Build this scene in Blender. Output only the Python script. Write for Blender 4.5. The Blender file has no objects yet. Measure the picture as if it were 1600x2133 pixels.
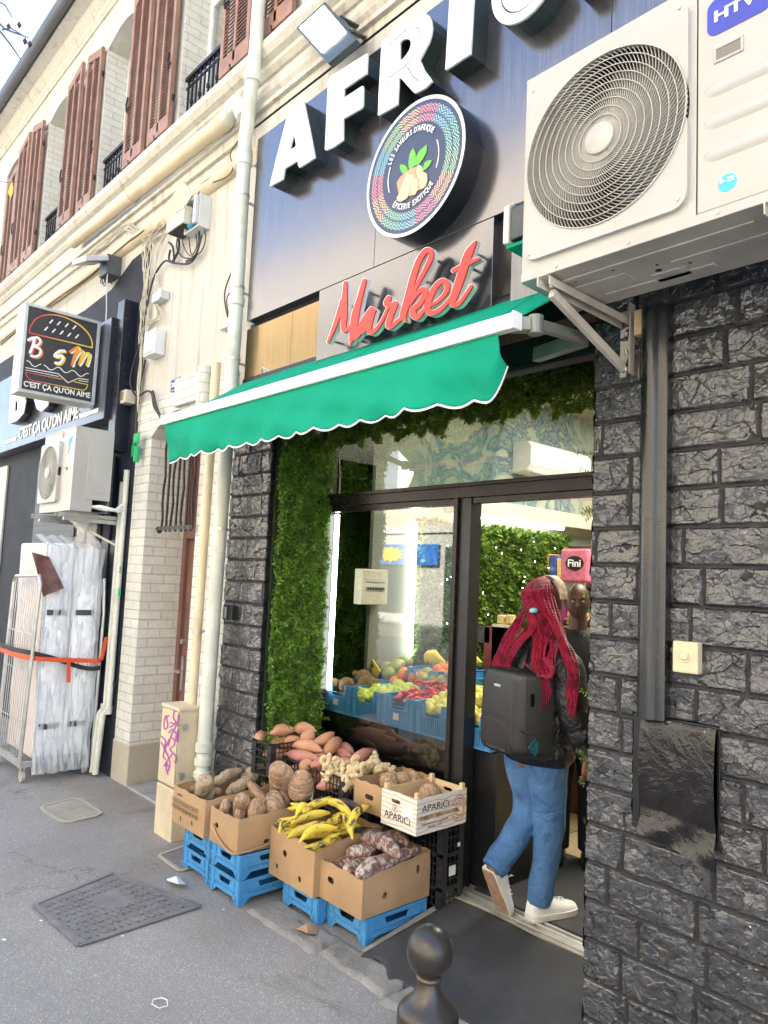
import bpy, bmesh, math, random
import numpy as np
from mathutils import Vector, Matrix, Euler
rnd = random.Random(7)
NR = np.random.RandomState(5)
SC = bpy.context.scene
COL = SC.collection
# ------------------------------------------------------------------ camera
F, YAW, PIT, ROL = 1522.5, -0.8324, 0.09034, 0.04436      # focal length in source pixels (1600 wide)
CAM = Vector((0, 0, 1.62))
def _axes():
    f = Vector((math.sin(YAW)*math.cos(PIT), math.cos(YAW)*math.cos(PIT), math.sin(PIT)))
    r = Vector((math.cos(YAW), -math.sin(YAW), 0)); u = r.cross(f)
    return r*math.cos(ROL)+u*math.sin(ROL), u*math.cos(ROL)-r*math.sin(ROL), f
AR, AU, AF = _axes()
cd = bpy.data.cameras.new('camera'); cam = bpy.data.objects.new('camera', cd); COL.objects.link(cam)
cd.sensor_fit = 'HORIZONTAL'; cd.sensor_width = 36; cd.lens = F/1600*36
cd.clip_start = 0.05; cd.clip_end = 500
cam.matrix_world = Matrix(((AR.x, AU.x, -AF.x, CAM.x), (AR.y, AU.y, -AF.y, CAM.y), (AR.z, AU.z, -AF.z, CAM.z), (0, 0, 0, 1)))
SC.camera = cam
def at(u, v, y=None, x=None, z=None):
    """where the sight line through photo point (u, v) meets a plane of the place"""
    d = AR*((u-800)/F) - AU*((v-1066.5)/F) + AF
    t = (y-CAM.y)/d.y if y is not None else ((x-CAM.x)/d.x if x is not None else (z-CAM.z)/d.z)
    return CAM + d*t
# ------------------------------------------------------------------ light
SUN_EL, SUN_AZ = math.radians(33), math.radians(12)       # the sun stands behind the shop building
w = bpy.data.worlds.new('World'); SC.world = w; w.use_nodes = True
nt = w.node_tree; nt.nodes.clear()
sky = nt.nodes.new('ShaderNodeTexSky'); sky.sky_type = 'NISHITA'; sky.sun_disc = False
sky.sun_elevation = SUN_EL; sky.sun_rotation = SUN_AZ
sky.air_density = 1.0; sky.dust_density = 2.5; sky.ozone_density = 1.2
bg = nt.nodes.new('ShaderNodeBackground'); bg.inputs[1].default_value = 0.15
wo = nt.nodes.new('ShaderNodeOutputWorld')
nt.links.new(sky.outputs[0], bg.inputs[0]); nt.links.new(bg.outputs[0], wo.inputs[0])
sl = bpy.data.lights.new('sun', 'SUN'); sl.energy = 4.0; sl.angle = math.radians(0.5); sl.color = (1, .97, .92)
so = bpy.data.objects.new('sun', sl); COL.objects.link(so)
sd = Vector((math.sin(SUN_AZ)*math.cos(SUN_EL), math.cos(SUN_AZ)*math.cos(SUN_EL), math.sin(SUN_EL)))
so.rotation_euler = sd.to_track_quat('Z', 'Y').to_euler(); so.location = (0, 20, 20)
SC.view_settings.view_transform = 'Standard'; SC.view_settings.look = 'None'
SC.view_settings.exposure = 2.66; SC.view_settings.gamma = 1
SC.cycles.max_bounces = 8; SC.cycles.glossy_bounces = 4; SC.cycles.transparent_max_bounces = 12
SC.cycles.caustics_reflective = False; SC.cycles.caustics_refractive = False
# ------------------------------------------------------------------ object helpers
def tag(o, label=None, cat=None, group=None, kind=None):
    if label: o['label'] = label
    if cat: o['category'] = cat
    if group: o['group'] = group
    if kind: o['kind'] = kind
    return o
def thing(name, label, cat, loc=(0, 0, 0), group=None, kind=None, rot=0):
    o = bpy.data.objects.new(name, None); COL.objects.link(o); o.location = loc; o.rotation_euler = (0, 0, rot)
    o.empty_display_size = .1
    return tag(o, label, cat, group, kind)
def root_loc(p):
    v = Vector((0, 0, 0))
    while p is not None: v += p.location; p = p.parent
    return v
def copy_tree(o, parent=None):
    c = o.copy(); COL.objects.link(c)
    if parent is not None: c.parent = parent
    for ch in list(o.children): copy_tree(ch, c)
    return c
class MB:
    def __init__(s): s.v = []; s.f = []
    def add(s, vs, fs):
        n = len(s.v); s.v += [tuple(p) for p in vs]; s.f += [tuple(i+n for i in q) for q in fs]; return s
    def box(s, a, b, M=None):
        x0, y0, z0 = a; x1, y1, z1 = b
        vs = [Vector(p) for p in ((x0,y0,z0),(x1,y0,z0),(x1,y1,z0),(x0,y1,z0),(x0,y0,z1),(x1,y0,z1),(x1,y1,z1),(x0,y1,z1))]
        if M is not None: vs = [M @ p for p in vs]
        return s.add(vs, [(0,3,2,1),(4,5,6,7),(0,1,5,4),(1,2,6,5),(2,3,7,6),(3,0,4,7)])
    def bar(s, p, q, w, h=None, up=(0,0,1)):
        p = Vector(p); q = Vector(q); d = (q-p); L = d.length; d.normalize(); h = h or w
        u = Vector(up); r = d.cross(u)
        if r.length < 1e-4: r = d.cross(Vector((1,0,0)))
        r.normalize(); u = r.cross(d)
        vs = [c+r*(a*w/2)+u*(b*h/2) for c in (p, q) for a, b in ((-1,-1),(1,-1),(1,1),(-1,1))]
        return s.add(vs, [(0,1,2,3),(7,6,5,4),(0,4,5,1),(1,5,6,2),(2,6,7,3),(3,7,4,0)])
    def tube(s, pts, r, n=8, caps=True):
        pts = [Vector(p) for p in pts]; m = len(pts); R = r if isinstance(r, (list, tuple)) else [r]*m
        base = len(s.v); up = None
        for i, p in enumerate(pts):
            t = (pts[min(i+1, m-1)]-pts[max(i-1, 0)])
            if t.length < 1e-9: t = Vector((0,0,1))
            t.normalize()
            if up is None:
                up = t.cross(Vector((0,0,1)))
                if up.length < .1: up = t.cross(Vector((1,0,0)))
            else: up = up - t*up.dot(t)
            if up.length < 1e-6: up = t.orthogonal()
            up.normalize(); b = t.cross(up)
            for k in range(n):
                a = 2*math.pi*k/n; s.v.append(tuple(p+(up*math.cos(a)+b*math.sin(a))*R[i]))
        for i in range(m-1):
            for k in range(n):
                a = base+i*n+k; c = base+i*n+(k+1) % n; s.f.append((a, c, c+n, a+n))
        if caps:
            s.f.append(tuple(base+k for k in range(n))[::-1]); s.f.append(tuple(base+(m-1)*n+k for k in range(n)))
        return s
    def lathe(s, prof, c=(0,0,0), n=24, M=None):
        c = Vector(c); base = len(s.v)
        for r, z in prof:
            for k in range(n):
                a = 2*math.pi*k/n; p = Vector((r*math.cos(a), r*math.sin(a), z))
                s.v.append(tuple((M @ p if M is not None else p)+c))
        for i in range(len(prof)-1):
            for k in range(n):
                a = base+i*n+k; b = base+i*n+(k+1) % n; s.f.append((a, b, b+n, a+n))
        s.f.append(tuple(base+k for k in range(n))[::-1]); s.f.append(tuple(base+(len(prof)-1)*n+k for k in range(n)))
        return s
    def prism(s, poly, a, b, ax='y'):
        """polygon in (x,z) for ax y, (y,z) for ax x, (x,y) for ax z, pushed from a to b"""
        def P(p, t): return {'y': (p[0], t, p[1]), 'x': (t, p[0], p[1]), 'z': (p[0], p[1], t)}[ax]
        n = len(poly); vs = [P(p, a) for p in poly]+[P(p, b) for p in poly]
        return s.add(vs, [tuple(range(n)), tuple(range(2*n-1, n-1, -1))]+[(i, (i+n), (i+1) % n+n, (i+1) % n) for i in range(n)])
    def grid(s, fn, nu, nv, closed_u=False):
        base = len(s.v)
        for j in range(nv):
            for i in range(nu): s.v.append(tuple(fn(i/(nu-1 if not closed_u else nu), j/(nv-1))))
        for j in range(nv-1):
            for i in range(nu if closed_u else nu-1):
                a = base+j*nu+i; b = base+j*nu+(i+1) % nu; s.f.append((a, b, b+nu, a+nu))
        return s
def obj(name, mb, m, parent=None, label=None, smooth=False, bevel=0, local=False, solid=0, fix=True, sub=0, kind=None):
    me = bpy.data.meshes.new(name)
    if isinstance(mb, tuple): me.from_pydata(mb[0], [], mb[1])
    else: me.from_pydata(mb.v, [], mb.f)
    if fix and len(me.polygons) < 60000:
        bm = bmesh.new(); bm.from_mesh(me); bmesh.ops.recalc_face_normals(bm, faces=bm.faces); bm.to_mesh(me); bm.free()
    me.materials.append(m)
    if smooth:
        me.polygons.foreach_set('use_smooth', [True]*len(me.polygons))
        if smooth == 'auto':
            try: me.set_sharp_from_angle(angle=math.radians(40))
            except Exception: pass
    o = bpy.data.objects.new(name, me); COL.objects.link(o)
    if parent is not None:
        o.parent = parent
        if not local: o.location = -root_loc(parent)
    if label: o['label'] = label
    if kind: o['kind'] = kind
    if solid:
        md = o.modifiers.new('thick', 'SOLIDIFY'); md.thickness = solid; md.offset = 0
    if sub:
        md = o.modifiers.new('sub', 'SUBSURF'); md.levels = sub; md.render_levels = sub
    if bevel:
        md = o.modifiers.new('bevel', 'BEVEL'); md.width = bevel; md.segments = 2; md.limit_method = 'ANGLE'; md.angle_limit = math.radians(40)
    return o
def solo(name, mb, m, label, cat, group=None, kind=None, loc=None, **k):
    """a thing that is one mesh; its origin is moved to loc"""
    o = obj(name, mb, m, **k)
    if loc is None:
        vs = mb[0] if isinstance(mb, tuple) else mb.v
        a = np.array(vs); loc = Vector(((a[:,0].min()+a[:,0].max())/2, (a[:,1].min()+a[:,1].max())/2, a[:,2].min()))
    loc = Vector(loc); o.data.transform(Matrix.Translation(-loc)); o.location = loc
    return tag(o, label, cat, group, kind)
def struct(name, mb, m, **k):
    o = obj(name, mb, m, **k); o['kind'] = 'structure'; return o
def frame_m(o, r, u):
    """matrix: local x -> r, local y -> u (drawn text), local z -> r x u"""
    r = Vector(r).normalized(); u = Vector(u); u = (u-r*u.dot(r)).normalized(); n = r.cross(u)
    return Matrix(((r.x, u.x, n.x, o[0]), (r.y, u.y, n.y, o[1]), (r.z, u.z, n.z, o[2]), (0, 0, 0, 1)))
def text_raw(s, bold=0.0, ext=.002, shear=0, space=1):
    cu = bpy.data.curves.new('t', 'FONT'); cu.body = s; cu.size = 1; cu.extrude = ext; cu.offset = bold
    cu.shear = shear; cu.space_character = space; cu.resolution_u = 4
    o = bpy.data.objects.new('t', cu); COL.objects.link(o)
    dg = bpy.context.evaluated_depsgraph_get(); me = bpy.data.meshes.new_from_object(o.evaluated_get(dg))
    V = [v.co.copy() for v in me.vertices]; Fc = [tuple(p.vertices) for p in me.polygons]
    bpy.data.objects.remove(o); bpy.data.curves.remove(cu); bpy.data.meshes.remove(me)
    return V, Fc
def text(name, s, o, r, u, W, H, m, parent=None, bold=0.0, depth=.003, shear=0, space=1, sub=False):
    """lettering fitted to width W and height H, its lower left corner at o"""
    V, Fc = text_raw(s, bold, .5, shear, space)
    xs = [v.x for v in V]; ys = [v.y for v in V]
    sx = W/(max(xs)-min(xs)); sy = H/(max(ys)-min(ys)) if H else sx
    M = frame_m(o, r, u)
    vs = [M @ Vector(((v.x-min(xs))*sx, (v.y-min(ys))*sy, v.z*depth*2 if False else (v.z)*depth)) for v in V]
    mb = MB(); mb.add(vs, Fc)
    return obj(name, mb, m, parent, fix=False)
# ---- plates cut to a drawn outline (signed distance field, marching squares)
def sd_poly(poly):
    P_ = np.array(poly, float)
    def f(X, Y):
        d = np.full(X.shape, 1e9); s = np.ones(X.shape); n = len(P_)
        for i in range(n):
            a = P_[i]; b = P_[i-1]; e = b-a; wx = X-a[0]; wy = Y-a[1]
            t = np.clip((wx*e[0]+wy*e[1])/(e@e+1e-12), 0, 1)
            d = np.minimum(d, (wx-e[0]*t)**2+(wy-e[1]*t)**2)
            c1 = Y >= a[1]; c2 = Y < b[1]; c3 = e[0]*wy > e[1]*wx
            s = np.where((c1 & c2 & c3) | (~c1 & ~c2 & ~c3), -s, s)
        return s*np.sqrt(d)
    return f
def sd_stroke(pts, w):
    pts = [tuple(p) for p in pts]; W = w if isinstance(w, (list, tuple)) else [w]*len(pts)
    def f(X, Y):
        d = np.full(X.shape, 1e9)
        for i in range(len(pts)-1):
            ax, ay = pts[i]; bx, by = pts[i+1]; ex, ey = bx-ax, by-ay
            t = np.clip(((X-ax)*ex+(Y-ay)*ey)/(ex*ex+ey*ey+1e-12), 0, 1)
            d = np.minimum(d, np.hypot(X-ax-ex*t, Y-ay-ey*t)-(W[i]+(W[i+1]-W[i])*t)/2)
        return d
    return f
def uni(*fs): return lambda X, Y: np.minimum.reduce([f(X, Y) for f in fs])
def sub_(a, *bs): return lambda X, Y: np.maximum.reduce([a(X, Y)]+[-b(X, Y) for b in bs])
def spline(pts, k=6):
    pts = [np.array(p, float) for p in pts]; out = []
    for i in range(len(pts)-1):
        p0 = pts[max(i-1, 0)]; p1 = pts[i]; p2 = pts[i+1]; p3 = pts[min(i+2, len(pts)-1)]
        for j in range(k):
            t = j/k; out.append(.5*((2*p1)+(-p0+p2)*t+(2*p0-5*p1+4*p2-p3)*t*t+(-p0+3*p1-3*p2+p3)*t**3))
    out.append(pts[-1]); return [tuple(p) for p in out]
def plate(f, bx, res, place, depth, run=9999):
    """place(x, y, t): local outline point to 3-D; t 0 front face .. depth back"""
    x0, y0, x1, y1 = bx; nx = int((x1-x0)/res)+2; ny = int((y1-y0)/res)+2
    X, Y = np.meshgrid(x0+np.arange(nx)*res, y0+np.arange(ny)*res); D = f(X, Y)+1e-9
    mb = MB(); inside = D < 0
    def quad(ps, flip=False):
        fr = [place(p[0], p[1], 0) for p in ps]; mb.add(fr, [tuple(range(len(ps)))])
    full = inside[:-1,:-1] & inside[1:,:-1] & inside[:-1,1:] & inside[1:,1:]
    anyi = inside[:-1,:-1] | inside[1:,:-1] | inside[:-1,1:] | inside[1:,1:]
    segs = []
    for j in range(ny-1):
        i = 0
        while i < nx-1:
            if full[j, i]:
                k = i
                while k+1 < nx-1 and full[j, k+1] and k-i < run: k += 1
                a = x0+i*res; b = x0+(k+1)*res; c = y0+j*res; d = c+res
                quad([(a, c), (b, c), (b, d), (a, d)]); i = k+1; continue
            if anyi[j, i]:
                cs = [(i, j), (i+1, j), (i+1, j+1), (i, j+1)]; poly = []; cr = []
                for q in range(4):
                    p = cs[q]; r = cs[(q+1) % 4]; dp = D[p[1], p[0]]; dr = D[r[1], r[0]]
                    if dp < 0: poly.append((x0+p[0]*res, y0+p[1]*res))
                    if (dp < 0) != (dr < 0):
                        t = dp/(dp-dr); c = (x0+(p[0]+(r[0]-p[0])*t)*res, y0+(p[1]+(r[1]-p[1])*t)*res); poly.append(c); cr.append((c, dp < 0))
                if len(poly) > 2: quad(poly)
                if len(cr) == 2: segs.append((cr[0][0], cr[1][0]) if cr[0][1] else (cr[1][0], cr[0][0]))
                elif len(cr) == 4: segs += [(cr[0][0], cr[3][0]), (cr[2][0], cr[1][0])] if cr[0][1] else [(cr[1][0], cr[0][0]), (cr[3][0], cr[2][0])]
            i += 1
    for a, b in segs:
        mb.add([place(a[0], a[1], 0), place(b[0], b[1], 0), place(b[0], b[1], depth), place(a[0], a[1], depth)], [(0, 1, 2, 3)])
    return mb
def wallplate(f, bx, res, y, depth):        # on a wall facing the street
    return plate(f, bx, res, lambda a, b, t: (a, y+t, b), depth)
# ------------------------------------------------------------------ materials
def nodes(name):
    m = bpy.data.materials.new(name); m.use_nodes = True; t = m.node_tree; b = t.nodes['Principled BSDF']
    return m, t, b
def coords(t, scale=1, rand=True, stretch=None):
    tc = t.nodes.new('ShaderNodeTexCoord'); mp = t.nodes.new('ShaderNodeMapping')
    t.links.new(tc.outputs['Object'], mp.inputs[0])
    mp.inputs['Scale'].default_value = stretch or (scale, scale, scale)
    if rand:
        oi = t.nodes.new('ShaderNodeObjectInfo'); ml = t.nodes.new('ShaderNodeMath'); ml.operation = 'MULTIPLY'; ml.inputs[1].default_value = 17
        t.links.new(oi.outputs['Random'], ml.inputs[0]); t.links.new(ml.outputs[0], mp.inputs['Location'])
    return mp.outputs[0]
def noise(t, vec, scale, detail=5, rough=.55, dist=0):
    n = t.nodes.new('ShaderNodeTexNoise'); n.inputs['Scale'].default_value = scale; n.inputs['Detail'].default_value = detail
    n.inputs['Roughness'].default_value = rough; n.inputs['Distortion'].default_value = dist
    t.links.new(vec, n.inputs['Vector']); return n.outputs[0]
def ramp(t, fac, stops, interp='LINEAR'):
    r = t.nodes.new('ShaderNodeValToRGB'); r.color_ramp.interpolation = interp; e = r.color_ramp.elements
    while len(e) > 1: e.remove(e[-1])
    e[0].position = stops[0][0]; e[0].color = (*stops[0][1], 1)
    for p, c in stops[1:]: k = e.new(p); k.color = (*c, 1)
    t.links.new(fac, r.inputs[0]); return r.outputs[0]
def mix(t, a, b, fac, mode='MIX'):
    n = t.nodes.new('ShaderNodeMix'); n.data_type = 'RGBA'; n.blend_type = mode
    for s, i in ((fac, 0), (a, 6), (b, 7)):
        if isinstance(s, (int, float)): n.inputs[i].default_value = s
        elif isinstance(s, tuple): n.inputs[i].default_value = (*s, 1)
        else: t.links.new(s, n.inputs[i])
    return n.outputs[2]
def mth(t, op, a, b=0.0, c=None):
    n = t.nodes.new('ShaderNodeMath'); n.operation = op
    for s, i in ((a, 0), (b, 1)) + (((c, 2),) if c is not None else ()):
        if isinstance(s, (int, float)): n.inputs[i].default_value = s
        else: t.links.new(s, n.inputs[i])
    return n.outputs[0]
def bump(t, b, h, strength=.5, dist=.01):
    n = t.nodes.new('ShaderNodeBump'); n.inputs['Strength'].default_value = strength; n.inputs['Distance'].default_value = dist
    t.links.new(h, n.inputs['Height']); t.links.new(n.outputs[0], b.inputs['Normal']); return n
def cmul(c, k): return tuple(min(1, x*k) for x in c)
MC = {}
def mat(name, c, rough=.6, metal=0, var=.12, scale=8, bmp=0, bscale=40, bdist=.003, dirt=0, dirtc=(.12,.09,.06), spec=.5, coat=0, stretch=None, emit=None, alpha=None, trans=0, sss=0, rvar=.08):
    if name in MC: return MC[name]
    m, t, b = nodes(name); MC[name] = m
    v = coords(t, 1, True, stretch)
    n = noise(t, v, scale)
    col = ramp(t, n, [(.3, cmul(c, 1-var)), (.7, cmul(c, 1+var))])
    if dirt:
        d = noise(t, v, scale*.45, 8, .7); f = ramp(t, d, [(.5, (0,0,0)), (.72, (dirt,dirt,dirt))])
        col = mix(t, col, dirtc, f)
    t.links.new(col, b.inputs['Base Color'])
    n2 = noise(t, v, scale*2.3, 4); r = mth(t, 'MULTIPLY_ADD', n2, rvar*2, rough-rvar); t.links.new(r, b.inputs['Roughness'])
    b.inputs['Metallic'].default_value = metal; b.inputs['Specular IOR Level'].default_value = spec
    b.inputs['Coat Weight'].default_value = coat
    if trans: b.inputs['Transmission Weight'].default_value = trans
    if sss: b.inputs['Subsurface Weight'].default_value = sss; b.inputs['Subsurface Scale'].default_value = .01
    if emit: b.inputs['Emission Color'].default_value = (*emit[0], 1); b.inputs['Emission Strength'].default_value = emit[1]
    if alpha is not None: b.inputs['Alpha'].default_value = alpha
    if bmp: bump(t, b, noise(t, v, bscale, 6, .6), bmp, bdist)
    return m
def plaster(name, c, streak=.35, bscale=60, dirtc=(.35,.28,.19)):
    m, t, b = nodes(name); v = coords(t, 1, False)
    n1 = noise(t, v, 1.3, 6, .6); n2 = noise(t, v, 35, 4)
    col = ramp(t, n1, [(.3, cmul(c, .9)), (.7, cmul(c, 1.06))])
    col = mix(t, col, ramp(t, n2, [(.3, (.82,.82,.82)), (.7, (1,1,1))]), .6, 'MULTIPLY')
    vs = coords(t, 1, False, (7, 7, .55)); st = noise(t, vs, 1.6, 7, .65)
    f = ramp(t, st, [(.53, (0,0,0)), (.75, (streak,)*3)]); col = mix(t, col, dirtc, f)
    sp = noise(t, v, 5, 9, .78); col = mix(t, col, cmul(dirtc, .75), ramp(t, sp, [(.66, (0,0,0)), (.75, (streak*.8,)*3)]))
    t.links.new(col, b.inputs['Base Color']); b.inputs['Roughness'].default_value = .85
    bump(t, b, mth(t, 'ADD', noise(t, v, bscale, 6, .6), mth(t, 'MULTIPLY', n1, 2.0)), .35, .006)
    return m
def brick_mat(name, c, mortar, bw=.22, bh=.075, ms=.006, rough=.6, paint_bump=.6, axis='y', dirtc=(.3,.25,.18), streak=.3, spec=.5):
    m, t, b = nodes(name); tc = t.nodes.new('ShaderNodeTexCoord'); sp = t.nodes.new('ShaderNodeSeparateXYZ'); cb = t.nodes.new('ShaderNodeCombineXYZ')
    t.links.new(tc.outputs['Object'], sp.inputs[0])
    h = mth(t, 'ADD', sp.outputs[0], sp.outputs[1]); t.links.new(h, cb.inputs[0]); t.links.new(sp.outputs[2], cb.inputs[1])
    wv = noise(t, tc.outputs['Object'], 3, 3); off = t.nodes.new('ShaderNodeVectorMath'); off.operation = 'ADD'
    c2 = t.nodes.new('ShaderNodeCombineXYZ'); t.links.new(mth(t, 'MULTIPLY', wv, .012), c2.inputs[1]); t.links.new(cb.outputs[0], off.inputs[0]); t.links.new(c2.outputs[0], off.inputs[1])
    br = t.nodes.new('ShaderNodeTexBrick'); t.links.new(off.outputs[0], br.inputs['Vector'])
    br.inputs['Scale'].default_value = 1; br.inputs['Brick Width'].default_value = bw; br.inputs['Row Height'].default_value = bh
    br.inputs['Mortar Size'].default_value = ms; br.inputs['Mortar Smooth'].default_value = .35; br.inputs['Bias'].default_value = -.2
    br.inputs['Color1'].default_value = (*cmul(c, 1.04), 1); br.inputs['Color2'].default_value = (*cmul(c, .93), 1); br.inputs['Mortar'].default_value = (*mortar, 1)
    v = tc.outputs['Object']; n1 = noise(t, v, 2, 6, .65)
    col = mix(t, br.outputs[0], dirtc, ramp(t, n1, [(.5, (0,0,0)), (.75, (streak,)*3)]))
    col = mix(t, col, ramp(t, noise(t, v, 30, 5, .7), [(.3, (.8,.8,.8)), (.65, (1,1,1))]), .7, 'MULTIPLY')
    t.links.new(col, b.inputs['Base Color']); b.inputs['Roughness'].default_value = rough; b.inputs['Specular IOR Level'].default_value = spec
    hh = mth(t, 'SUBTRACT', mth(t, 'MULTIPLY', noise(t, v, 45, 5), .35), br.outputs['Fac'])
    bump(t, b, hh, paint_bump, .008)
    return m
def skin_mat(name, c1, c2, c3=None, s1=14, s2=60, rough=.65, bmp=.5, bdist=.003, rings=0, ringc=None, spots=None, thr=.62, stretch=None):
    m, t, b = nodes(name); MC[name] = m; v = coords(t, 1, True, stretch)
    col = ramp(t, noise(t, v, s1, 6, .6), [(.32, c1), (.68, c2)])
    if c3: col = mix(t, col, c3, ramp(t, noise(t, v, s2, 6, .7), [(thr-.08, (0,0,0)), (thr, (1,1,1))]))
    if rings:
        wv = t.nodes.new('ShaderNodeTexWave'); wv.wave_type = 'BANDS'; wv.bands_direction = 'X'; wv.inputs['Scale'].default_value = rings
        wv.inputs['Distortion'].default_value = 6.5; wv.inputs['Detail'].default_value = 3; wv.inputs['Detail Scale'].default_value = 2.5
        t.links.new(coords(t, 1, False), wv.inputs[0]); col = mix(t, col, ringc, ramp(t, wv.outputs[1], [(.0, (.65,.65,.65)), (.4, (0,0,0))]))
    if spots: col = mix(t, col, spots, ramp(t, noise(t, v, s2*.5, 3, .5, 1.5), [(.6, (0,0,0)), (.64, (1,1,1))]))
    t.links.new(col, b.inputs['Base Color']); b.inputs['Roughness'].default_value = rough
    bump(t, b, mth(t, 'ADD', noise(t, v, s2, 6, .7), mth(t, 'MULTIPLY', noise(t, v, s1, 3), .8)), bmp, bdist)
    return m
M_cream = plaster('cream_plaster', (.62, .60, .54), .8)
M_trim = plaster('trim_plaster', (.63, .61, .54), .95)
M_base = plaster('rough_base', (.5, .46, .38), .3, 25)
M_wbrick = brick_mat('white_painted_brick', (.72, .72, .66), (.54, .53, .47), streak=.25)
M_navy = mat('navy_wall_paint', (.014, .018, .030), .68, 0, .25, 3, .4, 50, .004, .25, (.07,.08,.10), spec=.3)
M_navybrick = brick_mat('navy_painted_brick', (.020, .027, .043), (.012, .016, .026), rough=.42, dirtc=(.07,.08,.1))
M_white_pipe = mat('white_painted_pipe', (.68, .70, .62), .5, 0, .08, 5, .2, 30, .002, .5, (.34,.30,.2))
M_cream_pipe = mat('cream_painted_pipe', (.70, .60, .42), .5, 0, .1, 4, .2, 25, .003, .5, (.4,.3,.18))
M_shutter = mat('red_brown_shutter', (.30, .165, .115), .55, 0, .28, 9, .4, 60, .003, .55, (.33,.20,.16))
M_iron = mat('black_iron', (.015, .016, .022), .4, .3, .2, 12, .2, 80, .001)
M_tile = mat('terracotta_sill', (.30, .12, .08), .7, 0, .25, 10, .3)
M_gutter = mat('grey_gutter', (.10, .10, .115), .5, .5, .2, 3)
M_winframe = mat('white_window_frame', (.75, .78, .76), .45, 0, .05, 6)
M_dark = mat('dark_void', (.012, .012, .014), .8)
M_door = mat('brown_door_paint', (.19, .095, .075), .5, 0, .15, 4, .2, 40, .002, .3, (.3,.2,.16))
M_brass = mat('worn_brass', (.45, .36, .22), .4, .8, .2, 20)
M_galv = mat('galvanised_steel', (.56, .57, .56), .42, .75, .15, 10, .1, 60, .001, .35, (.3,.24,.17))
M_galvp = mat('painted_bracket', (.62, .59, .52), .5, .1, .1, 8, .1, 60, .001, .7, (.33,.24,.15))
M_acwhite = mat('ac_white_paint', (.46, .46, .44), .42, 0, .05, 3, .05, 80, .001, .45, (.42,.33,.22))
M_acunder = mat('ac_underside', (.52, .50, .45), .5, .1, .14, 4, .1, 60, .002, .6, (.28,.2,.13))
M_grille = mat('ac_grille', (.50, .49, .45), .4, 0, .08, 12, 0, 40, .001, .5, (.3,.23,.15))
M_grillebk = mat('fan_dark', (.035, .034, .036), .6)
M_fanblade = mat('fan_blade', (.09, .09, .095), .4)
M_blueacc = mat('blue_badge', (.03, .05, .42), .35)
M_cyan = mat('cyan_sticker', (.05, .55, .78), .4)
M_white = mat('white_print', (.86, .86, .84), .5, 0, .03)
M_signwhite = mat('acrylic_white_letter', (.86, .88, .88), .3, 0, .03, 4, 0, 40, .001, .2, (.6,.6,.55))
M_signred = mat('acrylic_red_letter', (.56, .018, .018), .3, 0, .04, 4)
M_return = mat('letter_side_metal', (.055, .075, .078), .38, .4, .25, 5, .1)
M_black = mat('black_powder_coat', (.012, .012, .014), .35, 0, .2, 6)
M_frame = mat('bronze_black_frame', (.028, .023, .021), .28, .5, .25, 3)
M_awning = mat('green_awning_cloth', (.01, .45, .29), .8, 0, .04, 3, .35, 14, .012, .22, (.02,.22,.15), spec=.2)
def _cloth():
    t = M_awning.node_tree; b = t.nodes['Principled BSDF']; out = t.nodes['Material Output']; tl = t.nodes.new('ShaderNodeBsdfTranslucent'); tl.inputs[0].default_value = (.0,.5,.3,1); mx = t.nodes.new('ShaderNodeMixShader'); mx.inputs[0].default_value = .3
    t.links.new(b.outputs[0], mx.inputs[1]); t.links.new(tl.outputs[0], mx.inputs[2]); t.links.new(mx.outputs[0], out.inputs[0])
_cloth()
M_awnwhite = mat('awning_white', (.80, .80, .77), .45, 0, .05, 8, 0, 40, .001, .35, (.5,.48,.42))
M_meter = mat('beige_cabinet', (.62, .53, .37), .55, 0, .1, 5, .15, 30, .002, .6, (.4,.33,.23))
M_ivory = mat('ivory_plastic', (.68, .64, .50), .45, 0, .06, 10, 0, 40, .001, .3)
M_greyplastic = mat('grey_plastic', (.58, .61, .63), .45, 0, .07, 8, 0, 40, .001, .3, (.4,.4,.38))
M_cableb = mat('black_cable', (.02, .02, .022), .5)
M_cablew = mat('pale_cable', (.5, .47, .38), .6, 0, .2)
M_purple = mat('purple_spray', (.36, .07, .34), .6, 0, .15, 30)
M_bluesign = mat('enamel_blue', (.03, .09, .36), .3, 0, .1, 20)
M_greentape = mat('green_tape', (.0, .38, .12), .5)
M_copperor = mat('orange_strap', (.72, .10, .03), .6, 0, .1, 60, .3, 200, .0005)
M_kerb = mat('old_stone_kerb', (.26, .25, .23), .85, 0, .22, 7, .9, 18, .012, .5, (.13,.12,.11))
M_rubber = mat('rubber_mat', (.035, .037, .040), .85, 0, .2, 4, .8, 260, .002, .45, (.11,.11,.11))
M_alu = mat('threshold_aluminium', (.52, .52, .50), .38, .8, .15, 12, .1)
M_bluecrate = mat('blue_crate_plastic', (.065, .28, .57), .42, 0, .08, 6, .06, 60, .001, .25, (.15,.3,.45), sss=0)
M_blackcrate = mat('black_crate_plastic', (.018, .019, .024), .45, 0, .2, 6, .05, 60, .001, .2, (.06,.06,.06))
M_card = mat('brown_cardboard', (.43, .275, .15), .8, 0, .13, 4, .3, 16, .004, .35, (.3,.17,.08))
M_cardin = mat('cardboard_inside', (.36, .22, .115), .85, 0, .1, 5, .15, 22, .003)
M_wood = mat('poplar_wood', (.66, .49, .29), .65, 0, .14, 6, .2, 40, .002, stretch=(1, 1, 9))
M_ink = mat('dark_ink', (.05, .035, .03), .6)
M_bronzeink = mat('orange_ink', (.42, .16, .03), .6)
M_bollard = mat('bollard_paint', (.060, .054, .050), .33, .55, .3, 5, .12, 40, .002, .3, (.13,.11,.09), rvar=.12)
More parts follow.
